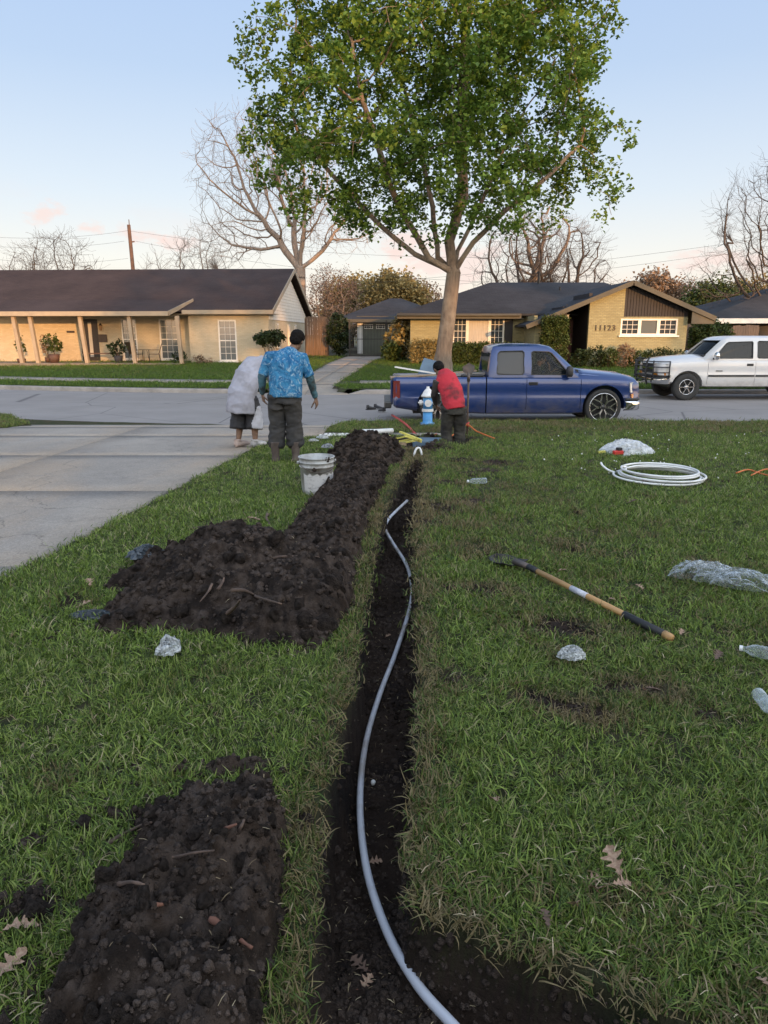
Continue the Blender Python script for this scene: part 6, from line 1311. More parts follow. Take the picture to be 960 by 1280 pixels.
# -- blue shirt
BM = empty('person', (-1.33, 9.62, Gs(-1.33, 9.62)+.0), 0, 'worker in a blue splash patterned shirt, muddy grey trousers and boots, seen from behind', 'person')
hp = (.02, .0, .93); ch = (.04, .06, 1.28); nk = (.11, .15, 1.485); hd_ = (.175, .215, 1.60); rotb = Matrix.Rotation(R(-14), 4, 'Z') @ Matrix.Rotation(R(-24), 4, 'X') @ Matrix.Rotation(R(10), 4, 'Y')
sL = (-.17, .08, 1.40); eL = (-.285, .06, 1.13); wL = (-.30, .13, .905); sR = (.25, .11, 1.38); eR = (.345, .12, 1.11); wR = (.405, .19, .85)
lL = [(-.075, .0, .90), (-.10, .05, .50), (-.13, -.02, .10)]; lR = [(.10, .0, .90), (.12, .05, .50), (.145, .0, .10)]
mb = MB(); mb.tube([(0.02, 0, .86), hp, ch, (.08, .10, 1.40), nk, (.15, .19, 1.54)], [(.15, .10), (.16, .105), (.17, .11), (.15, .085), (.058, .058), (.052, .055)], 14, up0=(0, 1, .2)); head(mb, hd_, rotb, 1.0)
for s_, e_, w_ in ((sL, eL, wL), (sR, eR, wR)): mb.tube([s_, Vector(s_).lerp(Vector(e_), .5), e_, Vector(e_).lerp(Vector(w_), .35), w_], [.055, .048, .038, .038, .026], 10)
for l in (lL, lR): mb.tube(l, [.085, .055, .038], 10)
hand(mb, wL, (.12, .15, -1), (.8, .5, 0), 1.0, .75, 1); hand(mb, wR, (.18, .25, -1), (-.9, .4, 0), 1.0, .6, -1)
remeshed(mb, 'body', M_skind, BM, .006, 3)
mb = MB(); mb.tube([(.03, -.02, .865), (.03, -.01, .92), (.03, .02, 1.08), ch, (.075, .10, 1.38), (.10, .135, 1.45), (.115, .155, 1.49)], [(.205, .145), (.21, .15), (.215, .155), (.225, .155), (.205, .125), (.115, .09), (.07, .07)], 18, up0=(0, 1, .2))
for s_, e_ in ((sL, eL), (sR, eR)): mb.tube([Vector(ch).lerp(Vector(s_), .6)+Vector((0, 0, .05)), s_, Vector(s_).lerp(Vector(e_), .5), Vector(s_).lerp(Vector(e_), .88)], [.072, .078, .070, .064], 12)
remeshed(mb, 'shirt', M_tie, BM, .010, 3, .010, 5, 1)
for (s_, e_, w_), m_ in (((sL, eL, wL), M_sleeve), ((sR, eR, wR), M_sleeve2)):
    mb = MB(); mb.tube([Vector(s_).lerp(Vector(e_), .75), e_, Vector(e_).lerp(Vector(w_), .5), Vector(e_).lerp(Vector(w_), .97)], [.062, .055, .047, .036], 12); remeshed(mb, 'sleeve', m_, BM, .008, 2, .006, 12, 3)
mb = MB(); mb.tube([(.02, 0, .80), (.02, 0, .93)], [(.185, .14), (.18, .125)], 16, up0=(0, 1, 0))
for l in (lL, lR): 
    mb.tube([Vector(l[0])+Vector((0, 0, .0)), Vector(l[0]).lerp(Vector(l[1]), .4), l[1], Vector(l[1]).lerp(Vector(l[2]), .35), Vector(l[1]).lerp(Vector(l[2]), .6), Vector(l[1]).lerp(Vector(l[2]), .72)], [.120, .108, .092, .098, .105, .082], 14)
remeshed(mb, 'trousers', M_trou, BM, .010, 1, .026, 5.5, 5)
for l, y in ((lL, .12), (lR, -.10)):
    mb = MB(); boot(mb, (l[2][0], l[2][1], 0), y, 1.08, .27); remeshed(mb, 'boot', M_boot, BM, .009, 2)
mb = MB(); Th = Matrix.Translation(Vector(hd_)) @ rotb; ell(mb, Th @ Vector((0, -.022, .050)), .092, .104, .090, rotb); ell(mb, Th @ Vector((0, -.06, .0)), .080, .062, .075, rotb); remeshed(mb, 'hair', M_hair, BM, .008, 1, .008, 28, 7)
# -- grey tee, black shorts
GM = empty('person', (-2.15, 11.05, float(base_near(11.05))+.012), R(-18), 'worker in a loose grey tee and long black shorts bending over on the driveway', 'person'); GM.scale = (.97, .97, .97)
q0 = (0, 0, .82); q1 = (.06, .14, 1.08); q2 = (.12, .34, 1.27); q3 = (.16, .47, 1.30); hg = (.18, .60, 1.26); rg = Matrix.Rotation(R(-62), 4, 'X')
mb = MB(); mb.tube([(0, 0, .76), q0, q1, q2, q3, (.17, .54, 1.28)], [(.15, .11), (.16, .12), (.17, .12), (.15, .09), (.06, .06), (.055, .055)], 14, up0=(0, 1, .5)); head(mb, hg, rg)
aL = [(-.10, .30, 1.20), (-.21, .38, .96), (-.16, .50, .74)]; aR = [(.30, .36, 1.22), (.34, .48, .96), (.28, .56, .72)]
for a in (aL, aR): mb.tube(a, [.052, .042, .028], 10); hand(mb, a[2], (.1, .3, -1), (0, 1, .3), 1, .7)
gl1 = [(-.085, 0, .78), (-.10, .09, .46), (-.115, 0, .08)]; gl2 = [(.10, .02, .78), (.13, .12, .46), (.16, .05, .08)]
for l in (gl1, gl2): mb.tube([l[0], l[1], Vector(l[1]).lerp(Vector(l[2]), .35), l[2]], [.09, .058, .06, .036], 10)
remeshed(mb, 'body', M_skind, GM, .0065, 3)
mb = MB(); mb.tube([(-.02, -.05, .56), (-.01, -.05, .68), (0, -.03, .84), (.05, .10, 1.09), (.11, .28, 1.27), (.15, .40, 1.325), (.16, .46, 1.31)], [(.225, .185), (.225, .185), (.215, .17), (.215, .155), (.19, .12), (.11, .085), (.065, .065)], 18, up0=(0, 1, .5))
for a in (aL, aR): mb.tube([Vector(a[0])+Vector((0, 0, .03)), Vector(a[0]).lerp(Vector(a[1]), .8)], [.095, .088], 12)
remeshed(mb, 'shirt', M_tee, GM, .011, 4, .013, 4, 9)
mb = MB(); mb.tube([(0, 0, .64), (0, 0, .84)], [(.19, .155), (.17, .14)], 14, up0=(0, 1, 0))
for l, dx in ((gl1, -.01), (gl2, .01)): mb.tube([l[0], Vector(l[1])+Vector((dx, -.02, .05)), Vector(l[1])+Vector((dx*2, -.04, -.12)), Vector(l[1])+Vector((dx*2, -.05, -.17))], [.125, .125, .138, .135], 14)
sh = remeshed(mb, 'shorts', M_short, GM, .010, 2, .012, 6, 11)
sh.data.materials.append(M_shw)
for pl in sh.data.polygons:
    c = pl.center
    if c.x > .13 and c.z < .66 and (c.x-.150) > (c.z-.34)*.30 and pl.normal.y < .35 and pl.normal.x > .05: pl.material_index = 1
for l, m_ in ((gl1, M_shoe), (gl2, M_shoew)):
    mb = MB(); boot(mb, (l[2][0], l[2][1]+.02, 0), -.35, 1.08, .10); remeshed(mb, 'shoe', m_, GM, .009, 2)
mb = MB(); Th = Matrix.Translation(Vector(hg)) @ rg; ell(mb, Th @ Vector((0, -.02, .045)), .09, .103, .088, rg); remeshed(mb, 'hair', M_hair, GM, .009, 1, .006, 28)
# -- red vest
RM = empty('person', (1.16, 12.0, Gs(1.12, 12.05)-.02), R(4), 'worker in a red sleeveless shirt bending over the hole beside the blue hydrant', 'person')
q0 = (0, 0, .88); q1 = (-.05, .10, 1.12); q2 = (-.13, .27, 1.32); q3 = (-.17, .38, 1.38); hr = (-.20, .46, 1.44); rr_ = Matrix.Rotation(R(15), 4, 'Z') @ Matrix.Rotation(R(-50), 4, 'X')
mb = MB(); mb.tube([(0, 0, .82), q0, q1, q2, q3, (-.18, .42, 1.40)], [(.15, .11), (.16, .115), (.17, .12), (.15, .095), (.06, .06), (.055, .055)], 14, up0=(0, 1, .4)); head(mb, hr, rr_)
aL = [(-.25, .20, 1.27), (-.30, .26, 1.03), (-.24, .42, .84)]; aR = [(.02, .34, 1.27), (.06, .46, 1.04), (-.02, .56, .84)]
for a in (aL, aR): mb.tube([a[0], Vector(a[0]).lerp(Vector(a[1]), .5), a[1], a[2]], [.06, .052, .044, .028], 10)
hand(mb, aL[2], (.35, .3, -.8), (.6, .4, .2), 1, .9, 1); hand(mb, aR[2], (-.3, .2, -.9), (-.5, .4, .2), 1, .9, -1)
rl1 = [(-.085, 0, .84), (-.11, .07, .45), (-.10, -.02, .08)]; rl2 = [(.085, 0, .84), (.12, .07, .45), (.13, .02, .08)]
for l in (rl1, rl2): mb.tube(l, [.085, .055, .038], 10)
remeshed(mb, 'body', M_skind, RM, .0065, 3)
for a in (aL, aR):
    mb = MB(); mb.tube([Vector(a[0]).lerp(Vector(a[1]), .02), Vector(a[0]).lerp(Vector(a[1]), .5), a[1], Vector(a[1]).lerp(Vector(a[2]), .85)], [.074, .064, .054, .040], 12); remeshed(mb, 'sleeve', mat('black_sleeve', (.022, .020, .020), (.05, .04, .035), 7, .9) if a is aL else bpy.data.materials['black_sleeve'], RM, .008, 2, .006, 10, 3)
mb = MB(); mb.tube([(.01, -.02, .83), (.0, -.01, .90), (-.04, .08, 1.10), (-.115, .22, 1.29), (-.15, .31, 1.37), (-.165, .35, 1.39)], [(.175, .14), (.175, .14), (.185, .14), (.180, .12), (.12, .085), (.07, .065)], 18, up0=(0, 1, .4))
remeshed(mb, 'shirt', M_red, RM, .010, 3, .011, 4.5, 13)
mb = MB(); mb.tube([(0, 0, .74), (0, 0, .88)], [(.185, .145), (.175, .13)], 16, up0=(0, 1, 0))
for l in (rl1, rl2): mb.tube([l[0], Vector(l[0]).lerp(Vector(l[1]), .5), l[1], Vector(l[1]).lerp(Vector(l[2]), .5), Vector(l[1]).lerp(Vector(l[2]), .8)], [.118, .105, .09, .085, .078], 14)
remeshed(mb, 'trousers', M_troug, RM, .010, 2, .015, 6, 15)
for l in (rl1, rl2):
    mb = MB(); boot(mb, (l[2][0], l[2][1], 0), 0, 1.05, .24); remeshed(mb, 'boot', M_boot, RM, .009, 2)
mb = MB(); Th = Matrix.Translation(Vector(hr)) @ rr_; ell(mb, Th @ Vector((0, -.022, .045)), .090, .104, .090, rr_); ell(mb, Th @ Vector((0, -.055, 0)), .078, .062, .07, rr_); remeshed(mb, 'hair', M_hair, RM, .008, 1, .007, 28)
# ------------------------------------------------------------------ hydrant and tools near the hole
M_hyb = mat('hydrant_blue', (.06, .27, .56), (.05, .22, .48), 6, .5, c3=(.12, .30, .52), s3=4); M_hyw = mat('hydrant_white', (.72, .72, .70), (.58, .57, .55), 7, .5)
hx, hy = P(532, 526, z=.17).x, 14.6; HY = empty('fire_hydrant', (hx, hy, Gs(hx, hy)-.01), 0, 'light blue fire hydrant with a white cap beside the blue pickup', 'hydrant')
MB().lathe([(0, 0), (.155, 0), (.155, .045), (.105, .05), (.098, .09), (.096, .27), (.0, .27)], 20).build('lower_barrel', M_hyb, HY, True)
MB().lathe([(.096, .272), (.118, .275), (.118, .325), (.096, .33)], 20).build('flange', M_hyw, HY)
MB().lathe([(.0, .33), (.096, .332), (.098, .56), (.0, .562)], 20).build('upper_barrel', M_hyb, HY, True)
MB().lathe([(0, .563), (.135, .565), (.135, .595), (.115, .62), (.085, .68), (.05, .72), (.03, .735), (.03, .77), (0, .772)], 20).build('bonnet', M_hyw, HY, True)
for (dx, dy, rr2, ln) in ((-1, 0, .05, .17), (1, 0, .05, .17), (0, -1, .065, .16)):
    d_ = Vector((dx, dy, 0)); c_ = Vector((0, 0, .45)); o = MB().tube([c_+d_*.08, c_+d_*(ln-.05)], rr2*.8, 12).tube([c_+d_*(ln-.05), c_+d_*ln], rr2*1.1, 12).tube([c_+d_*ln, c_+d_*(ln+.025)], .018, 5).build('nozzle_cap', M_hyw, HY)
M_metald = mat('worn_steel', (.10, .09, .085), (.16, .12, .10), 6, .55, .6); M_handle = mat('worn_handle', (.12, .085, .06), (.08, .055, .045), 5, .8)
sx_, sy_ = P(584, 545, z=.2).x, 12.75; SP = empty('standing_spade', (sx_, sy_, Gs(sx_, sy_)), 0, 'upended spade standing upright beside the red shirted worker, blade at the top', 'spade')
MB().tube([(0, 0, -.1), (0, 0, .95)], .018, 8).build('handle', M_handle, SP, True); MB().tube([(0, 0, .95), (0, 0, 1.10)], .028, 8).build('socket', M_metald, SP, True)
MB().add([(-.035, -.012, 1.06), (.035, -.012, 1.06), (.10, 0, 1.14), (.10, .0, 1.22), (.0, .0, 1.27), (-.11, 0, 1.20), (-.10, 0, 1.12), (-.035, .012, 1.06), (.035, .012, 1.06), (.10, .016, 1.14), (.10, .016, 1.22), (0, .016, 1.27), (-.11, .016, 1.20), (-.10, .016, 1.12)], [(0,1,2,3,4,5,6), (13,12,11,10,9,8,7)]+[(i, i+7, (i+1) % 7+7, (i+1) % 7) for i in range(7)]).build('blade', M_metald, SP, fix=True)
def lying_tube(name, pts, rad, m, label, cat, n=8, group=None, smooth=True, sub=4):
    """pts -> smooth Catmull-Rom tube"""
    P_ = [Vector(p) for p in pts]; Q = []
    for i in range(len(P_)-1):
        a, b_, c_, d_ = P_[max(0, i-1)], P_[i], P_[i+1], P_[min(len(P_)-1, i+2)]
        for k in range(sub):
            t = k/sub; Q.append(.5*((2*b_)+(c_-a)*t+(2*a-5*b_+4*c_-d_)*t*t+(3*b_-a-3*c_+d_)*t**3))
    Q.append(P_[-1]); o0 = Q[0].copy(); o = MB().tube([q-o0 for q in Q], rad, n).build(name, m, None, smooth); o.location = o0; return tag(o, label, cat, group)
M_redh = mat('red_hose', (.50, .05, .04), (.40, .04, .035), 5, .5); M_orange = mat('orange_cord', (.62, .16, .04), rough=.6)
gp = lambda px, py, up=.0, zz=.2: (lambda p: Vector((p.x, p.y, Gs(p.x, p.y)+up)))(P(px, py, z=zz))
lying_tube('red_hose', [gp(490, 520, .03, .16), gp(500, 528, .05, .17), gp(510, 536, .05, .18), gp(522, 543, .06, .19), gp(535, 545, .05), gp(546, 546, .02)], .022, M_redh, 'red hose lying on the verge left of the hydrant', 'hose')
lying_tube('red_strap', [Vector((sx_-.35, sy_-.4, .23)), Vector((sx_-.15, sy_-.1, .30)), Vector((sx_, sy_-.03, .40)), Vector((sx_+.15, sy_-.15, .30)), Vector((sx_+.42, sy_-.5, .22))], .012, M_orange, 'orange cord looped round the foot of the upended spade', 'cord')
tag(MB().tube([(0, -.03, .0), (.035, 0, .01), (0, .035, .02), (-.035, 0, .03), (0, -.035, .05), (.03, 0, .06)], .014, 6).build('red_ribbon', M_redh, loc=(sx_, sy_, .37)), 'red ribbon tied round the upended spade handle', 'ribbon')
M_yel = mat('yellow_paint', (.62, .56, .12), (.50, .45, .10), 6, .55)
YF = empty('folding_frame', gp(503, 562, .0), R(20), 'pale yellow folding frame lying open beside the far soil heap', 'frame'); 
for a, b_ in (((-.22, .18, .05), (.20, -.12, .16)), ((-.22, -.05, .06), (.28, .16, .08)), ((-.15, .2, .1), (.0, -.15, .20)), ((.0, -.12, .20), (.30, -.02, .08)), ((-.25, .18, .04), (-.22, -.06, .05)), ((.05, .24, .22), (.28, -.10, .12))): MB().bar(a, b_, .045, .022).build('bar', M_yel, YF)
MB().box(-.12, .06, -.02, .12, .03, .08).build('plate', M_board, YF)
lying_tube('white_pipe_piece', [gp(452, 547, .08), gp(470, 548, .09), gp(491, 547, .10)], .045, M_pvc, 'thick short white pipe lying behind the far soil heap', 'pipe', 10)
lying_tube('white_pipe_piece', [gp(486, 553, .10), gp(487, 562, .02)], .035, M_yel, 'short cream pipe stub beside the yellow folding frame', 'pipe', 10)
o = MB().box(-.26, .26, -.18, .18, 0, .16).build('plastic_crate', M_bsheet, bevel=.02, loc=gp(535, 553, .0)); tag(o, 'blue grey box at the far worker\'s feet beside the hole', 'box')
# shoes on the street
def shoe(loc, rz, label, m):
    s = empty('shoe', loc, rz, label, 'shoe', 'shoes left on the street'); mb = MB(); mb.tube([(-.11, 0, .05), (-.03, 0, .055), (.07, 0, .04), (.16, 0, .032)], [(.036, .045), (.04, .048), (.045, .035), (.03, .022)], 10, up0=(0, 0, 1)); mb.tube([(-.07, 0, .05), (-.08, 0, .13)], [(.04, .05), (.038, .045)], 10, up0=(0, 1, 0)); remeshed(mb, 'upper', m, s, .008, 2); MB().tube([(-.13, 0, .012), (0, 0, .012), (.17, 0, .012)], [(.038, .012), (.045, .012), (.03, .012)], 8, up0=(0, 0, 1)).build('sole', M_shoew if m is M_short else M_plas, s, True)
a = P(478, 515, z=.01); shoe((a.x, a.y, .006), 2.2, 'black shoe with a white sole on the street behind the blue pickup', M_short)
a = P(472, 511, z=.01); shoe((a.x, a.y, .006), -.6, 'black shoe lying just behind the white soled one on the street', M_short)
a = P(463, 512, z=.01); shoe((a.x, a.y, .006), .5, 'grey black shoe at the left of the row on the street', M_plas)
# ------------------------------------------------------------------ the bucket
bk_ = P(399, 615, z=.34); BK = empty('bucket', (bk_.x-.03, bk_.y+.10, Gs(bk_.x, bk_.y+.10)+.0), R(20), 'dirty white plastic bucket with a torn paper label beside the soil bank', 'bucket')
def bucket_mat():
    m, nt, b = newmat('dirty_white_plastic'); b.inputs['Roughness'].default_value = .5; c = rgbmix(nt, mrange(nt, noise_out(nt, 7, 7, .7), .42, .68), (.42, .43, .42), (.17, .15, .13)); c = rgbmix(nt, mrange(nt, noise_out(nt, 2.2, 5), .45, .65, 0, .6), c, (.30, .30, .29)); nt.links.new(c, b.inputs['Base Color']); return m
def label_mat():
    m, nt, b = newmat('torn_label'); b.inputs['Roughness'].default_value = .7; c = rgbmix(nt, mrange(nt, noise_out(nt, 16, 6, .7, stretch=(1, 1, 2.5)), .53, .64), (.52, .51, .50), (.30, .29, .29)); nt.links.new(c, b.inputs['Base Color']); return m
M_buck = bucket_mat(); k = 1.18
MB().lathe([(0, .004), (.128*k, .004), (.134*k, .02), (.150*k, .30), (.156*k, .302), (.156*k, .308), (.151*k, .312), (.153*k, .345), (.160*k, .347), (.160*k, .354), (.154*k, .358), (.156*k, .392), (.163*k, .395), (.163*k, .405), (.150*k, .405), (.130*k, .03), (0, .03)], 36).build('shell', M_buck, BK, True)
lb = MB(); n = 16; vs = []
for i in range(n+1):
    a = PI*1.13+.80*PI*i/n; 
    for z, rr2 in ((.05+.012*math.sin(i*1.7), .1365), (.235+.015*math.sin(i*2.3+1), .1478)): vs.append((rr2*k*math.cos(a), rr2*k*math.sin(a), z))
lb.add(vs, [(2*i, 2*i+2, 2*i+3, 2*i+1) for i in range(n)]).build('label', label_mat(), BK, True)
MB().tube([(.166*k*math.cos(t), .166*k*math.sin(t)*1.0, .36-.10*abs(math.sin(t))) for t in [PI+PI*i/20 for i in range(21)]], .0035, 5).build('bail_handle', M_metald, BK)
for sg in (-1, 1): MB().lathe([(0, 0), (.016, 0), (.016, .02), (0, .02)], 8, Matrix.Translation((sg*.162*k, 0, .35)) @ Matrix.Rotation(sg*PI/2, 4, 'Y')).build('handle_boss', M_buck, BK)
r = np.random.default_rng(77); x = r.normal(0, .06, 60); y = r.normal(0, .06, 60); clods_joined('mud', x, y, .30+0*x+r.uniform(-.03, .05, 60), r.uniform(.012, .03, 60), BK, r)
MB().lathe([(0, .30), (.148*k, .30)], 20).build('mud_fill', M_soil, BK)
ang = 5.1; x = .15*k*np.cos(ang+r.normal(0, .12, 14)); y = .15*k*np.sin(ang+r.normal(0, .12, 14)); clods_joined('mud_splat', x, y, .39+r.normal(0, .012, 14), r.uniform(.008, .02, 14), BK, r)
# ------------------------------------------------------------------ the pipe in the trench
M_pipe = mat('grey_plastic_pipe', (.58, .60, .65), (.50, .52, .57), 2.5, .35, c3=(.36, .34, .33), s3=3.5)
TP = [(592, 1308, .02), (565, 1280, .0), (520, 1228, .0), (482, 1160, .0), (457, 1080, .0), (450, 1000, .0), (457, 930, .0), (474, 870, .0), (495, 815, .0), (511, 765, .0), (515, 735, .02), (508, 706, .02), (492, 680, .05), (482, 662, .10), (485, 650, .15), (496, 638, .19), (509, 626, .24)]
pp = []
for (x, y, dz1) in TP:
    dz1 += .035*(y > 1130)+.018*(y > 1190)+.02*(y > 1100); p = P(x, y, z=0.0); fl0 = lambda q: -.03+.15*(1-float(sstep(1.45, 2.2, q)))+.06*min(1, max(0, (q-7)/3))
    for it in range(6): p = P(x, y, z=fl0(p.y)+.01+dz1)
    pp.append(p)
# keep the height smooth so that the stiff pipe does not follow every crumb
zz = np.array([p.z for p in pp]); zz = np.convolve(np.pad(zz, 2, mode='edge'), np.ones(5)/5, 'valid')
pp = [P(x, y, z=float(z)) for (x, y, _), z in zip(TP, zz)]
lying_tube('water_pipe', pp, .0148, M_pipe, 'long pale grey plastic pipe snaking along the bottom of the trench', 'pipe', 14, sub=6)
mp_ = [(448, 1065), (457, 1090)]; 
cp_ = [gp(514, 592, .02, .1), gp(517, 583, .12, .2), gp(521, 577, .10, .25), gp(524, 580, .05, .2), gp(524, 590, .0, .1)]
a = P(520, 585, z=.1); lying_tube('pipe_end', [(a.x-.05, a.y-.1, .02), (a.x-.04, a.y+.0, .22), (a.x+.0, a.y+.06, .36), (a.x+.06, a.y+.08, .36), (a.x+.09, a.y+.02, .22), (a.x+.09, a.y-.04, .05)], .016, M_pvc, 'white bent pipe end sticking up at the far end of the trench', 'pipe')
a = P(466, 968, z=-.02); o = MB().tube([(0, 0, 0), (.0, .0, .03)], .0105, 12).build('white_disc', M_pvc, None, True, loc=(a.x, a.y, Gs(a.x, a.y)-.005)); o.rotation_euler = (.6, .1, 0); tag(o, 'tiny white round disc lying on the trench floor', 'disc')
# coil of white tubing
cc = P(822, 601, z=.3)
def coil_ring(i, rx_, ry_, dx, dy, z, ph, span, label):
    n = 44; pts = [(cc.x+dx+rx_*math.cos(ph+span*t/n), cc.y+dy+ry_*math.sin(ph+span*t/n), Gs(cc.x, cc.y)+z+.012*math.sin(3*ph+7*t/n)) for t in range(n+1)]
    return pts
pts = []
for i, (rx_, dx, dy, z) in enumerate(((.50, 0, 0, .05), (.455, .02, .02, .065), (.47, .04, -.03, .085), (.405, .05, .03, .10), (.43, .03, .05, .12))):
    pts += coil_ring(i, rx_, rx_*.88, dx, dy, z, PI*.85, 2*PI*.97, '')
o = lying_tube('tubing_coil', pts, .0125, M_pvc, 'loose coil of white plastic tubing lying on the lawn on the right', 'tubing', 8, sub=1)
p0 = Vector(pts[0]); lying_tube('tubing_end', [p0, p0+Vector((-.06, .03, .02)), p0+Vector((-.11, .10, .06)), p0+Vector((-.12, .15, .09))], .0125, M_pvc, 'upturned free end of the white tubing coil', 'tubing')
# ------------------------------------------------------------------ the shovel
sa = gp(640, 712, .02, .33); sb = gp(838, 812, .025, .33); ax = (sb-sa); Ls = ax.length; SH = empty('shovel', sa, math.atan2(ax.y, ax.x), 'long handled digging shovel with a wooden shaft and black grip lying on the lawn', 'shovel')
M_shw_ = mat('shovel_wood', (.46, .27, .10), (.36, .20, .08), 4, .5, stretch=(1, 8, 8)); M_grip = mat('black_grip', (.02, .02, .021), rough=.6)
up = .05; xh = lambda f: Ls*f
MB().tube([(xh(.02), 0, .045), (xh(.13), 0, .055)], [.024, .021], 10).build('socket', M_metald, SH, True)
MB().tube([(xh(.13), 0, .055), (xh(.20), 0, .053)], .0215, 10).build('ferrule', M_grip, SH, True)
MB().tube([(xh(.20), 0, .053), (xh(.76), 0, .045)], .0185, 10).build('shaft', M_shw_, SH, True); MB().tube([(xh(.44), 0, .0495), (xh(.545), 0, .048)], .0192, 10).build('shaft_sticker', mat('sticker', (.62, .62, .64), (.40, .40, .45), 30, .4), SH, True)
MB().tube([(xh(.76), 0, .045), (xh(.965), 0, .043)], .0225, 10).build('grip', M_grip, SH, True); MB().tube([(xh(.965), 0, .043), (xh(1.0), 0, .043)], [.023, .021], 10).build('end_knob', M_shw_, SH, True)
sv = []; nx, ny = 12, 9
for i in range(nx):
    t = i/(nx-1); wd = .12*min(1, (1.12-t)*1.6)**.6*(1 if t > .05 else .85); wd = .118 if t < .5 else .118*max(0.0, 1-((t-.5)/.5)**2.2)**.5+.004
    for j in range(ny): u = -1+2*j/(ny-1); sv.append((.05-t*.29, u*wd, .028+.03*u*u+.02*math.sin(t*PI)*-1+.018*(1-t)))
bl_ = MB().add(sv, [(i*ny+j, i*ny+j+1, (i+1)*ny+j+1, (i+1)*ny+j) for i in range(nx-1) for j in range(ny-1)]).build('blade', mat('shovel_steel', (.05, .048, .048), (.035, .03, .028), 6, .7, .3), SH, True); bl_.scale = (.88, .88, 1); bl_.location.z = -.022; md = bl_.modifiers.new('s', 'SOLIDIFY'); md.thickness = .004
# ------------------------------------------------------------------ plastic litter
def film_mat(name, col, lo_, hi_, rough=.18):
    m, nt, b = newmat(name); b.inputs['Base Color'].default_value = (*col, 1); b.inputs['Roughness'].default_value = rough; b.inputs['Specular IOR Level'].default_value = .7
    o = nt.nodes['Material Output']; t = nt.nodes.new('ShaderNodeBsdfTransparent'); ms = nt.nodes.new('ShaderNodeMixShader'); lw = N(nt, 'ShaderNodeLayerWeight', Blend=.35)
    ad = N(nt, 'ShaderNodeMath', operation='MULTIPLY'); nt.links.new(mrange(nt, lw.outputs['Facing'], 0.05, .95, lo_, hi_), ad.inputs[0]); nt.links.new(mrange(nt, noise_out(nt, 22, 4), .35, .65, .6, 1.3), ad.inputs[1])
    nt.links.new(ad.outputs[0], ms.inputs[0]); nt.links.new(t.outputs[0], ms.inputs[1]); nt.links.new(b.outputs[0], ms.inputs[2]); nt.links.new(ms.outputs[0], o.inputs[0]); return m
M_film = film_mat('white_film', (.70, .72, .74), .45, .95); M_filmc = film_mat('clear_film', (.62, .68, .72), .06, .75); M_pet = film_mat('clear_bottle', (.60, .67, .70), .12, .8, .1); M_film2 = clear_mat('cloudy_wrapper', (.60, .63, .64), .6, .3, 30)
def crumple(name, loc, rx_, ry_, h, m, label, cat, seed, fr=5, amp=.5, rz=0, n=90, group=None):
    t = np.linspace(0, 2*PI, n, endpoint=False); s = np.linspace(.02, 1, int(n*.45)); T, S = np.meshgrid(t, s); cx, sy = np.cos(T), np.sin(T)
    ro = 1+.28*vnoise(cx*2.2, sy*2.2, 0, seed)+.13*vnoise(cx*6, sy*6, 0, seed+1); X = cx*S*ro; Y = sy*S*ro
    rid = 1-np.abs(fbm(X*fr*.22, Y*fr*.75, 0, 3, seed+2))*2.4; Z = h*(np.clip(1-S**2.2, 0, 1))**.7*(.45+amp*rid)+h*.10*rid
    X = X*rx_+.02*fbm(X*fr, Y*fr, 0, 3, seed+5); Y = Y*ry_+.02*fbm(X*fr/rx_, Y*fr/ry_, 0, 3, seed+6)
    V = np.stack([X, Y, np.maximum(Z, .002)], -1).reshape(-1, 3); ny, nx = X.shape; i = (np.arange(ny-1)[:, None]*nx+np.arange(nx)[None]); j = np.roll(i, -1, 1) if False else (np.arange(ny-1)[:, None]*nx+(np.arange(nx)+1) % nx)
    F = np.stack([i.ravel(), j.ravel(), (j+nx).ravel(), (i+nx).ravel()], 1); o = link(name, np_mesh(name, V, F), m, None, False); o.location = loc; o.rotation_euler = (0, 0, rz); return tag(o, label, cat, group)
crumple('plastic_bag', gp(780, 568, .02, .25), .36, .34, .20, M_film, 'white translucent plastic bag bunched up on the lawn behind the tubing coil', 'plastic bag', 3, 4.5)
crumple('clear_plastic_bag', gp(878, 732, .05, .33), .22, .14, .10, M_filmc, 'left billowing half of the clear plastic film on the grass at the right edge', 'plastic film', 8, 6, .6, R(-10), 90)
crumple('clear_plastic_bag', gp(926, 742, .045, .33), .23, .12, .09, M_filmc, 'right half of the clear plastic film spreading to the right edge', 'plastic film', 9, 6, .6, R(-25), 90)
crumple('plastic_wrapper', gp(713, 838, .035, .33), .075, .045, .06, M_film2, 'crumpled cloudy wrapper on the grass below the shovel', 'wrapper', 12, 4)
crumple('plastic_wrapper', gp(212, 828, .035, .33), .060, .065, .09, M_film2, 'crumpled clear plastic cup on the grass below the soil bank', 'wrapper', 14, 4)
crumple('plastic_wrapper', gp(404, 549, .03, .22), .10, .08, .05, M_film, 'small white scrap on the grass left of the far soil heap', 'scrap', 15, 4)
crumple('plastic_wrapper', gp(392, 553, .03, .22), .08, .06, .04, M_film, 'tiny white scrap farthest left near the blue shirted worker', 'scrap', 16, 4)
crumple('tarp_scrap', gp(186, 712, .09, .33), .13, .11, .08, mat('dark_bag_plastic', (.045, .06, .075), (.03, .04, .05), 8, .3), 'blue grey plastic bag poking out of the left end of the soil bank', 'plastic bag', 21, 5, .5, R(35))
crumple('tarp_scrap', gp(116, 778, .012, .33), .12, .05, .04, bpy.data.materials['dark_bag_plastic'], 'dark plastic strip at the left foot of the soil bank', 'plastic strip', 22, 5)
crumple('plastic_wrapper', gp(410, 563, .03, .24), .09, .06, .06, mat('grey_film', (.40, .42, .46), (.25, .26, .30), 20, .3), 'grey plastic scrap between the bucket and the far soil heap', 'scrap', 25, 4)
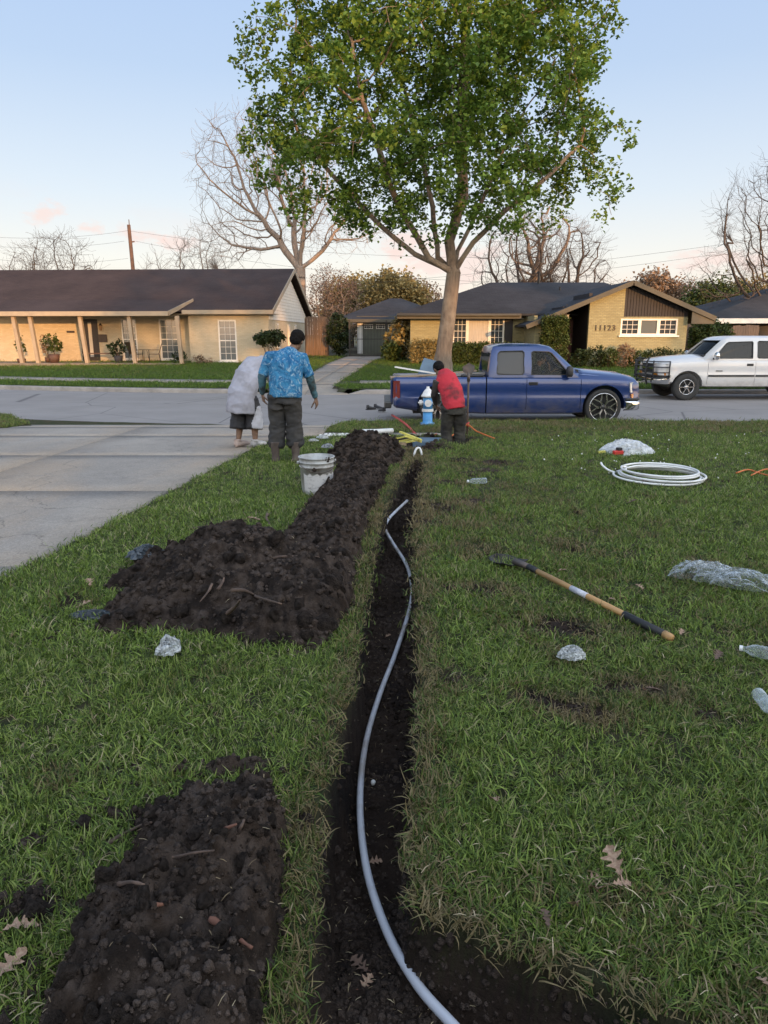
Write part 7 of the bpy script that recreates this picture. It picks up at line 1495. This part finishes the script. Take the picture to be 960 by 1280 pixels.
M_rt = mat('red_tool_plastic', (.55, .035, .03), rough=.45); a = gp(772, 572, .03, .25); RT = empty('red_tool', a, R(15), 'small red and black hand tool beside the white plastic bag', 'tool'); MB().box(-.075, .075, -.03, .03, 0, .06).build('housing', M_rt, RT, bevel=.01); MB().box(-.02, .05, -.032, .032, .062, .10).build('top_block', M_grip, RT, bevel=.006); MB().bar((.075, 0, .03), (.13, .01, .03), .02).build('tip', M_metald, RT)
tag(MB().bar((-.05, 0, .03), (.05, .02, .04), .04, .03).build('yellow_scrap', M_yel, loc=gp(752, 571, .01, .25)), 'yellow green scrap left of the white plastic bag', 'scrap')
def bottle(px, py, rz, s, label, rx_=PI/2):
    b0 = empty('plastic_bottle', gp(px, py, .055, .33), 0, label, 'bottle', 'clear plastic bottles on the lawn'); b0.rotation_euler = (rx_, 0, rz)
    prof = [(0, 0), (.026, 0), (.030, .006)]; 
    for i in range(7): z = .012+.016*i; prof += [(.031, z), (.0285, z+.008)]
    prof += [(.031, .13), (.027, .15), (.016, .172), (.0125, .178), (.0125, .19)]
    MB().lathe([(a*s, z*s) for a, z in prof], 18).build('shell', M_pet, b0, True); MB().lathe([(0, .205*s), (.0145*s, .205*s), (.0145*s, .19*s), (0, .19*s)], 12).build('cap', M_pvc, b0); return b0
bottle(982, 840, R(-118), 1.05, 'clear ridged bottle lying sideways at the right edge, below the plastic film'); bottle(944, 888, R(-8), .92, 'clear ridged bottle lower at the right edge, pointing away'); bottle(608, 603, R(-80), 1.1, 'distant clear bottle lying on the lawn right of the trench end')
lying_tube('orange_cord', [gp(920, 593, .03, .3), gp(935, 590, .05, .3), gp(950, 594, .04, .3), gp(975, 601, .03, .3)], .010, M_orange, 'orange cord in the grass at the right edge', 'cord')
lying_tube('orange_cord', [gp(938, 597, .03, .3), gp(955, 590, .05, .3), gp(972, 589, .04, .3)], .009, M_orange, 'second orange strand crossing the cord at the right edge', 'cord')
# ------------------------------------------------------------------ roots and sticks on the heaps
M_root = mat('root_bark', (.085, .055, .040), (.055, .038, .03), 10, .9, 0, .8, 60, .006, c3=(.14, .09, .065), s3=8); M_rootr = mat('broken_root', (.17, .075, .045), (.11, .05, .035), 12, .9, 0, .6, 60, .004)
def root(ps, rad, label, m=None, seed=0, fn=None):
    pts = []
    for (px, py) in ps:
        p = P(px, py, z=.42)
        for it in range(5):
            h = float(np.maximum(any_pile(np.array([p.x]), np.array([p.y])), 0)[0]); p = P(px, py, z=Gs(p.x, p.y)+h+rad*.9)
        pts.append(p)
    rq = random.Random(int(ps[0][0])); ne = [pts[0]]
    for a_, b_ in zip(pts[:-1], pts[1:]):
        L_ = (b_-a_).length; ne += [a_.lerp(b_, .5)+Vector((rq.uniform(-1, 1), rq.uniform(-1, 1), rq.uniform(0, .8)))*L_*.10, b_]
    pts = ne; rad *= .85; k_ = len(pts); rr = [rad*(1-.45*i/(k_-1)) for i in range(k_)]; Q = [rad*(1.0-.6*i/((k_-1)*4))*rq.uniform(.8, 1.2) for i in range((k_-1)*4+1)]
    lying_tube('broken_root', pts, Q, m or M_root, label, 'root', 8, 'roots dug up with the soil')
root([(290, 738), (318, 744), (352, 755)], .014, 'longest pale root lying across the middle of the soil bank'); root([(262, 787), (285, 791), (310, 798)], .009, 'thin root low on the front of the soil bank'); root([(283, 768), (300, 750)], .015, 'short root pointing uphill on the soil bank'); root([(272, 737), (280, 722)], .010, 'small root stub near the top of the soil bank')
root([(335, 700), (372, 696), (400, 697)], .013, 'root half buried at the upper right of the soil bank'); root([(235, 662), (270, 655), (320, 650)], .012, 'long dry root on the grass just behind the soil bank'); root([(335, 643), (338, 657)], .02, 'thick stub at the end of the dry root on the grass')
root([(140, 1083), (180, 1075), (225, 1070), (268, 1063)], .0075, 'long thin root across the nearest soil heap'); root([(293, 1050), (303, 1030), (314, 1014)], .008, 'forked root standing out at the upper right of the nearest heap'); root([(125, 1103), (150, 1105), (180, 1106)], .011, 'thick dark root at the left side of the nearest heap'); root([(262, 1148), (290, 1165), (315, 1185)], .011, 'reddish broken root low on the nearest heap', M_rootr); root([(276, 1040), (296, 1030)], .010, 'short reddish chunk of root near the top of the nearest heap', M_rootr)
root([(135, 1055), (160, 1040), (190, 1028)], .010, 'root along the upper left edge of the nearest heap')
root([(195, 1131), (212, 1127)], .007, 'small red wood chip in the middle of the nearest heap', M_rootr)
root([(265, 730), (250, 752)], .009, 'stub pointing left on the crown of the soil bank')
# ------------------------------------------------------------------ fallen oak leaves
def leaf_mesh(seed, dark=False):
    r_ = random.Random(seed); n = 5; out_ = []; L_ = 1.0
    WV = [.02, .05, .16, .10, .06, .22, .30, .12, .09, .30, .34, .12, .10, .22, .16, .10, .02]; SH_ = [0, 0, .02, 0, 0, .03, .05, 0, 0, .03, .06, 0, 0, .03, .05, 0, 0]
    for i in range(17): out_.append((i/16-.5+SH_[i]*.6, WV[i]*(1+r_.uniform(-.2, .2)), 0))
    V = []; F = []
    for (x, w_, _) in out_:
        z = .12*math.sin(x*3+seed); V += [(x, -w_, z+.10*w_*2+r_.uniform(0, .04)), (x, 0, z-.02), (x, w_, z+.16*w_*2+r_.uniform(0, .05))]
    for i in range(len(out_)-1):
        F += [(3*i, 3*i+3, 3*i+4, 3*i+1), (3*i+1, 3*i+4, 3*i+5, 3*i+2)]
    me = bpy.data.meshes.new('leaf'); me.from_pydata(V, [], F); me.update(); return me
M_ol = mat('oak_leaf', (.30, .19, .125), (.22, .135, .09), 25, .75, c3=(.36, .25, .17), s3=9); M_old = mat('oak_leaf_dark', (.13, .08, .055), (.09, .055, .04), 25, .75)
LM = [leaf_mesh(i) for i in range(5)]
def oak(px, py, s, rz, label, up=.03, m=None, zz=.33, tilt=.2):
    p = gp(px, py, up, zz); h = float(np.maximum(any_pile(np.array([p.x]), np.array([p.y])), 0)[0]); o = empty('oak_leaf', (p.x, p.y, p.z+h), 0, label, 'leaf', 'fallen oak leaves'); o.rotation_euler = (tilt*math.sin(px), tilt*math.cos(py), rz)
    lf = link('leaf_blade', LM[(px+py) % 5].copy(), m or M_ol, o, True); s *= 1.18; lf.scale = (s, s, s); MB().tube([(-.5*s, 0, 0), (-.72*s, .05*s, .01)], .0015, 4).build('leaf_stem', M_rootr, o)
oak(30, 1187, .075, .5, 'tan lobed leaf at the left edge, the upper of two'); oak(16, 1228, .085, 1.2, 'large tan lobed leaf at the left edge, the lower of two'); oak(105, 765, .09, .6, 'tan leaf at the left foot of the soil bank', .02); oak(113, 738, .07, 2, 'pale curled leaf just above the left foot of the soil bank'); oak(318, 655, .10, .2, 'tan leaf beside the dry root behind the soil bank', .05)
oak(765, 1110, .075, 1.7, 'brown leaf standing in the grass, topmost of the cluster at the lower right', .06, tilt=.6); oak(745, 1143, .06, 1.3, 'brown leaf at the left of the lower right cluster', .05, tilt=.5); oak(775, 1133, .05, .2, 'small brown leaf at the right of the lower right cluster', .04); oak(716, 1162, .05, 1.6, 'narrow brown leaf left of the lower right cluster', .05, tilt=.6); oak(730, 1215, .05, .1, 'tan leaf on the dug earth at the lower right', .012, zz=.05); oak(681, 1172, .055, 1.5, 'dark leaf hanging over the cut edge of the lawn', .03, M_old); oak(616, 1030, .06, 1.8, 'orange brown leaf upright in the grass right of the trench', .06, tilt=.7)
oak(468, 1068, .055, .2, 'tan leaf on the trench floor beside the pipe bend', .012, zz=-.03); oak(458, 1252, .05, .9, 'tan leaf on the trench floor near the bottom edge', .012, zz=-.03); oak(450, 1220, .06, 2.4, 'dark leaf on the trench floor above the lowest tan one', .012, M_old, zz=-.03); oak(485, 788, .05, 1, 'tiny tan leaf on the trench floor midway along', .012, zz=-.02)
oak(703, 720, .06, .6, 'pale tan leaf on the grass above the shovel shaft', .04); oak(895, 838, .08, .9, 'brown curled leaf left of the lying bottles', .05, M_old, tilt=.5); oak(815, 878, .06, .2, 'brown leaf beside the bare patch below the shovel grip', .04, M_old); oak(798, 743, .06, 2.1, 'yellowish curled leaf right of the shovel shaft', .04); oak(805, 605, .10, 1.2, 'dark leaf beside the tubing coil', .05, M_old); oak(790, 630, .09, .2, 'brown leaf in front of the tubing coil', .04, M_old); oak(850, 806, .05, 1, 'orange leaf at the end of the shovel grip', .04); oak(765, 758, .05, 2, 'tiny tan leaf right of the middle of the shovel', .03); oak(950, 1262, .045, 2, 'pale leaf at the lower right corner', .04)
# white scraps strewn along the pavement and on the lawn: far too many small crumbs to be told apart
r = np.random.default_rng(9); n = 260; x = np.concatenate([r.uniform(-1.15, .1, 170), r.uniform(2, 8, 90)]); y = np.concatenate([12.75+r.uniform(0, .35, 170), r.uniform(8, 13.5, 90)]); s = np.concatenate([r.uniform(.012, .035, 170), r.uniform(.006, .014, 90)])
o = clods_joined('white_crumbs', x, y, G(x, y)+np.where(np.arange(n) < 170, .09, .05), s, None, r, mat('white_chalk', (.72, .71, .68), (.6, .6, .57), 8, .8)); tag(o, 'white crumbs and tiny petals strewn along the pavement edge and the lawn', 'crumbs')

# dead grass slivers and straw on the soil and the lawn: uncountable
M_straw = attr_mat('straw', [(0, (.10, .07, .04)), (.5, (.22, .165, .095)), (1, (.40, .33, .21))], .8)
def slivers(name, x, y, z, L, W, label, r):
    n = len(x); a = r.uniform(0, 2*PI, n); t = r.normal(0, .25, n); d = np.stack([np.cos(a)*np.cos(t), np.sin(a)*np.cos(t), np.sin(t)], 1); p = np.stack([-np.sin(a), np.cos(a), 0*a], 1); c = np.stack([x, y, z], 1); l = (L*r.uniform(.4, 1.4, n))[:, None]; w_ = (W*r.uniform(.6, 1.3, n))[:, None]
    up_ = np.array([0, 0, 1.0]); m_ = c+up_*l*.12
    V = np.stack([c-d*l*.5-p*w_*.3, c-d*l*.5+p*w_*.3, m_+p*w_*.5, m_-p*w_*.5, c+d*l*.5+p*w_*.2, c+d*l*.5-p*w_*.2], 1).reshape(-1, 3); i = np.arange(n)*6
    F = np.concatenate([np.stack([i, i+1, i+2, i+3], 1), np.stack([i+3, i+2, i+4, i+5], 1)]); o = link(name, np_mesh(name, V, F, {'rnd': np.repeat(r.uniform(0, 1, n), 6)}), M_straw); tag(o, label, 'straw', kind='stuff')
r = np.random.default_rng(31)
y = r.uniform(1.0, 9.5, 1500)**1.0; x = XL(y)+(XR(y)-XL(y))*r.uniform(.05, .95, len(y)); k = r.uniform(0, 1, len(y)) < np.interp(y, [1, 3, 9], [1, .6, .3]); x = x[k]; y = y[k]
slivers('straw_bits', x, y, G(x, y)+.006, .022, .0028, 'thin dead grass bits fallen into the trench', r)
x = np.concatenate([r.uniform(-1.1, -.1, 900), r.uniform(-1.9, .0, 1500)]); y = np.concatenate([r.uniform(1.0, 2.4, 900), r.uniform(3.4, 9, 1500)]); h = any_pile(x, y); k = (h > .0) & (r.uniform(0, 1, len(x)) < .17); x = x[k]; y = y[k]; h = h[k]
slivers('straw_bits', x, y, G(x, y)+h+.008, .03, .0032, 'thin dead grass bits lying on the soil heaps', r)
y = 1.1+9*r.uniform(0, 1, 5200)**1.3; x = (r.uniform(-1, 1, len(y)))*(.5*y+.4); k = (fbm(x*2.2, y*2.2, 0, 3, 71) > .0) & (any_pile(x, y) < 0) & (trench(x, y) < .1) & ~in_drive(x, y); x = x[k]; y = y[k]
slivers('straw_bits', x, y, G(x, y)+r.uniform(.015, .05, len(x)), .04, .0035, 'dead grass bits tangled in the lawn', r)
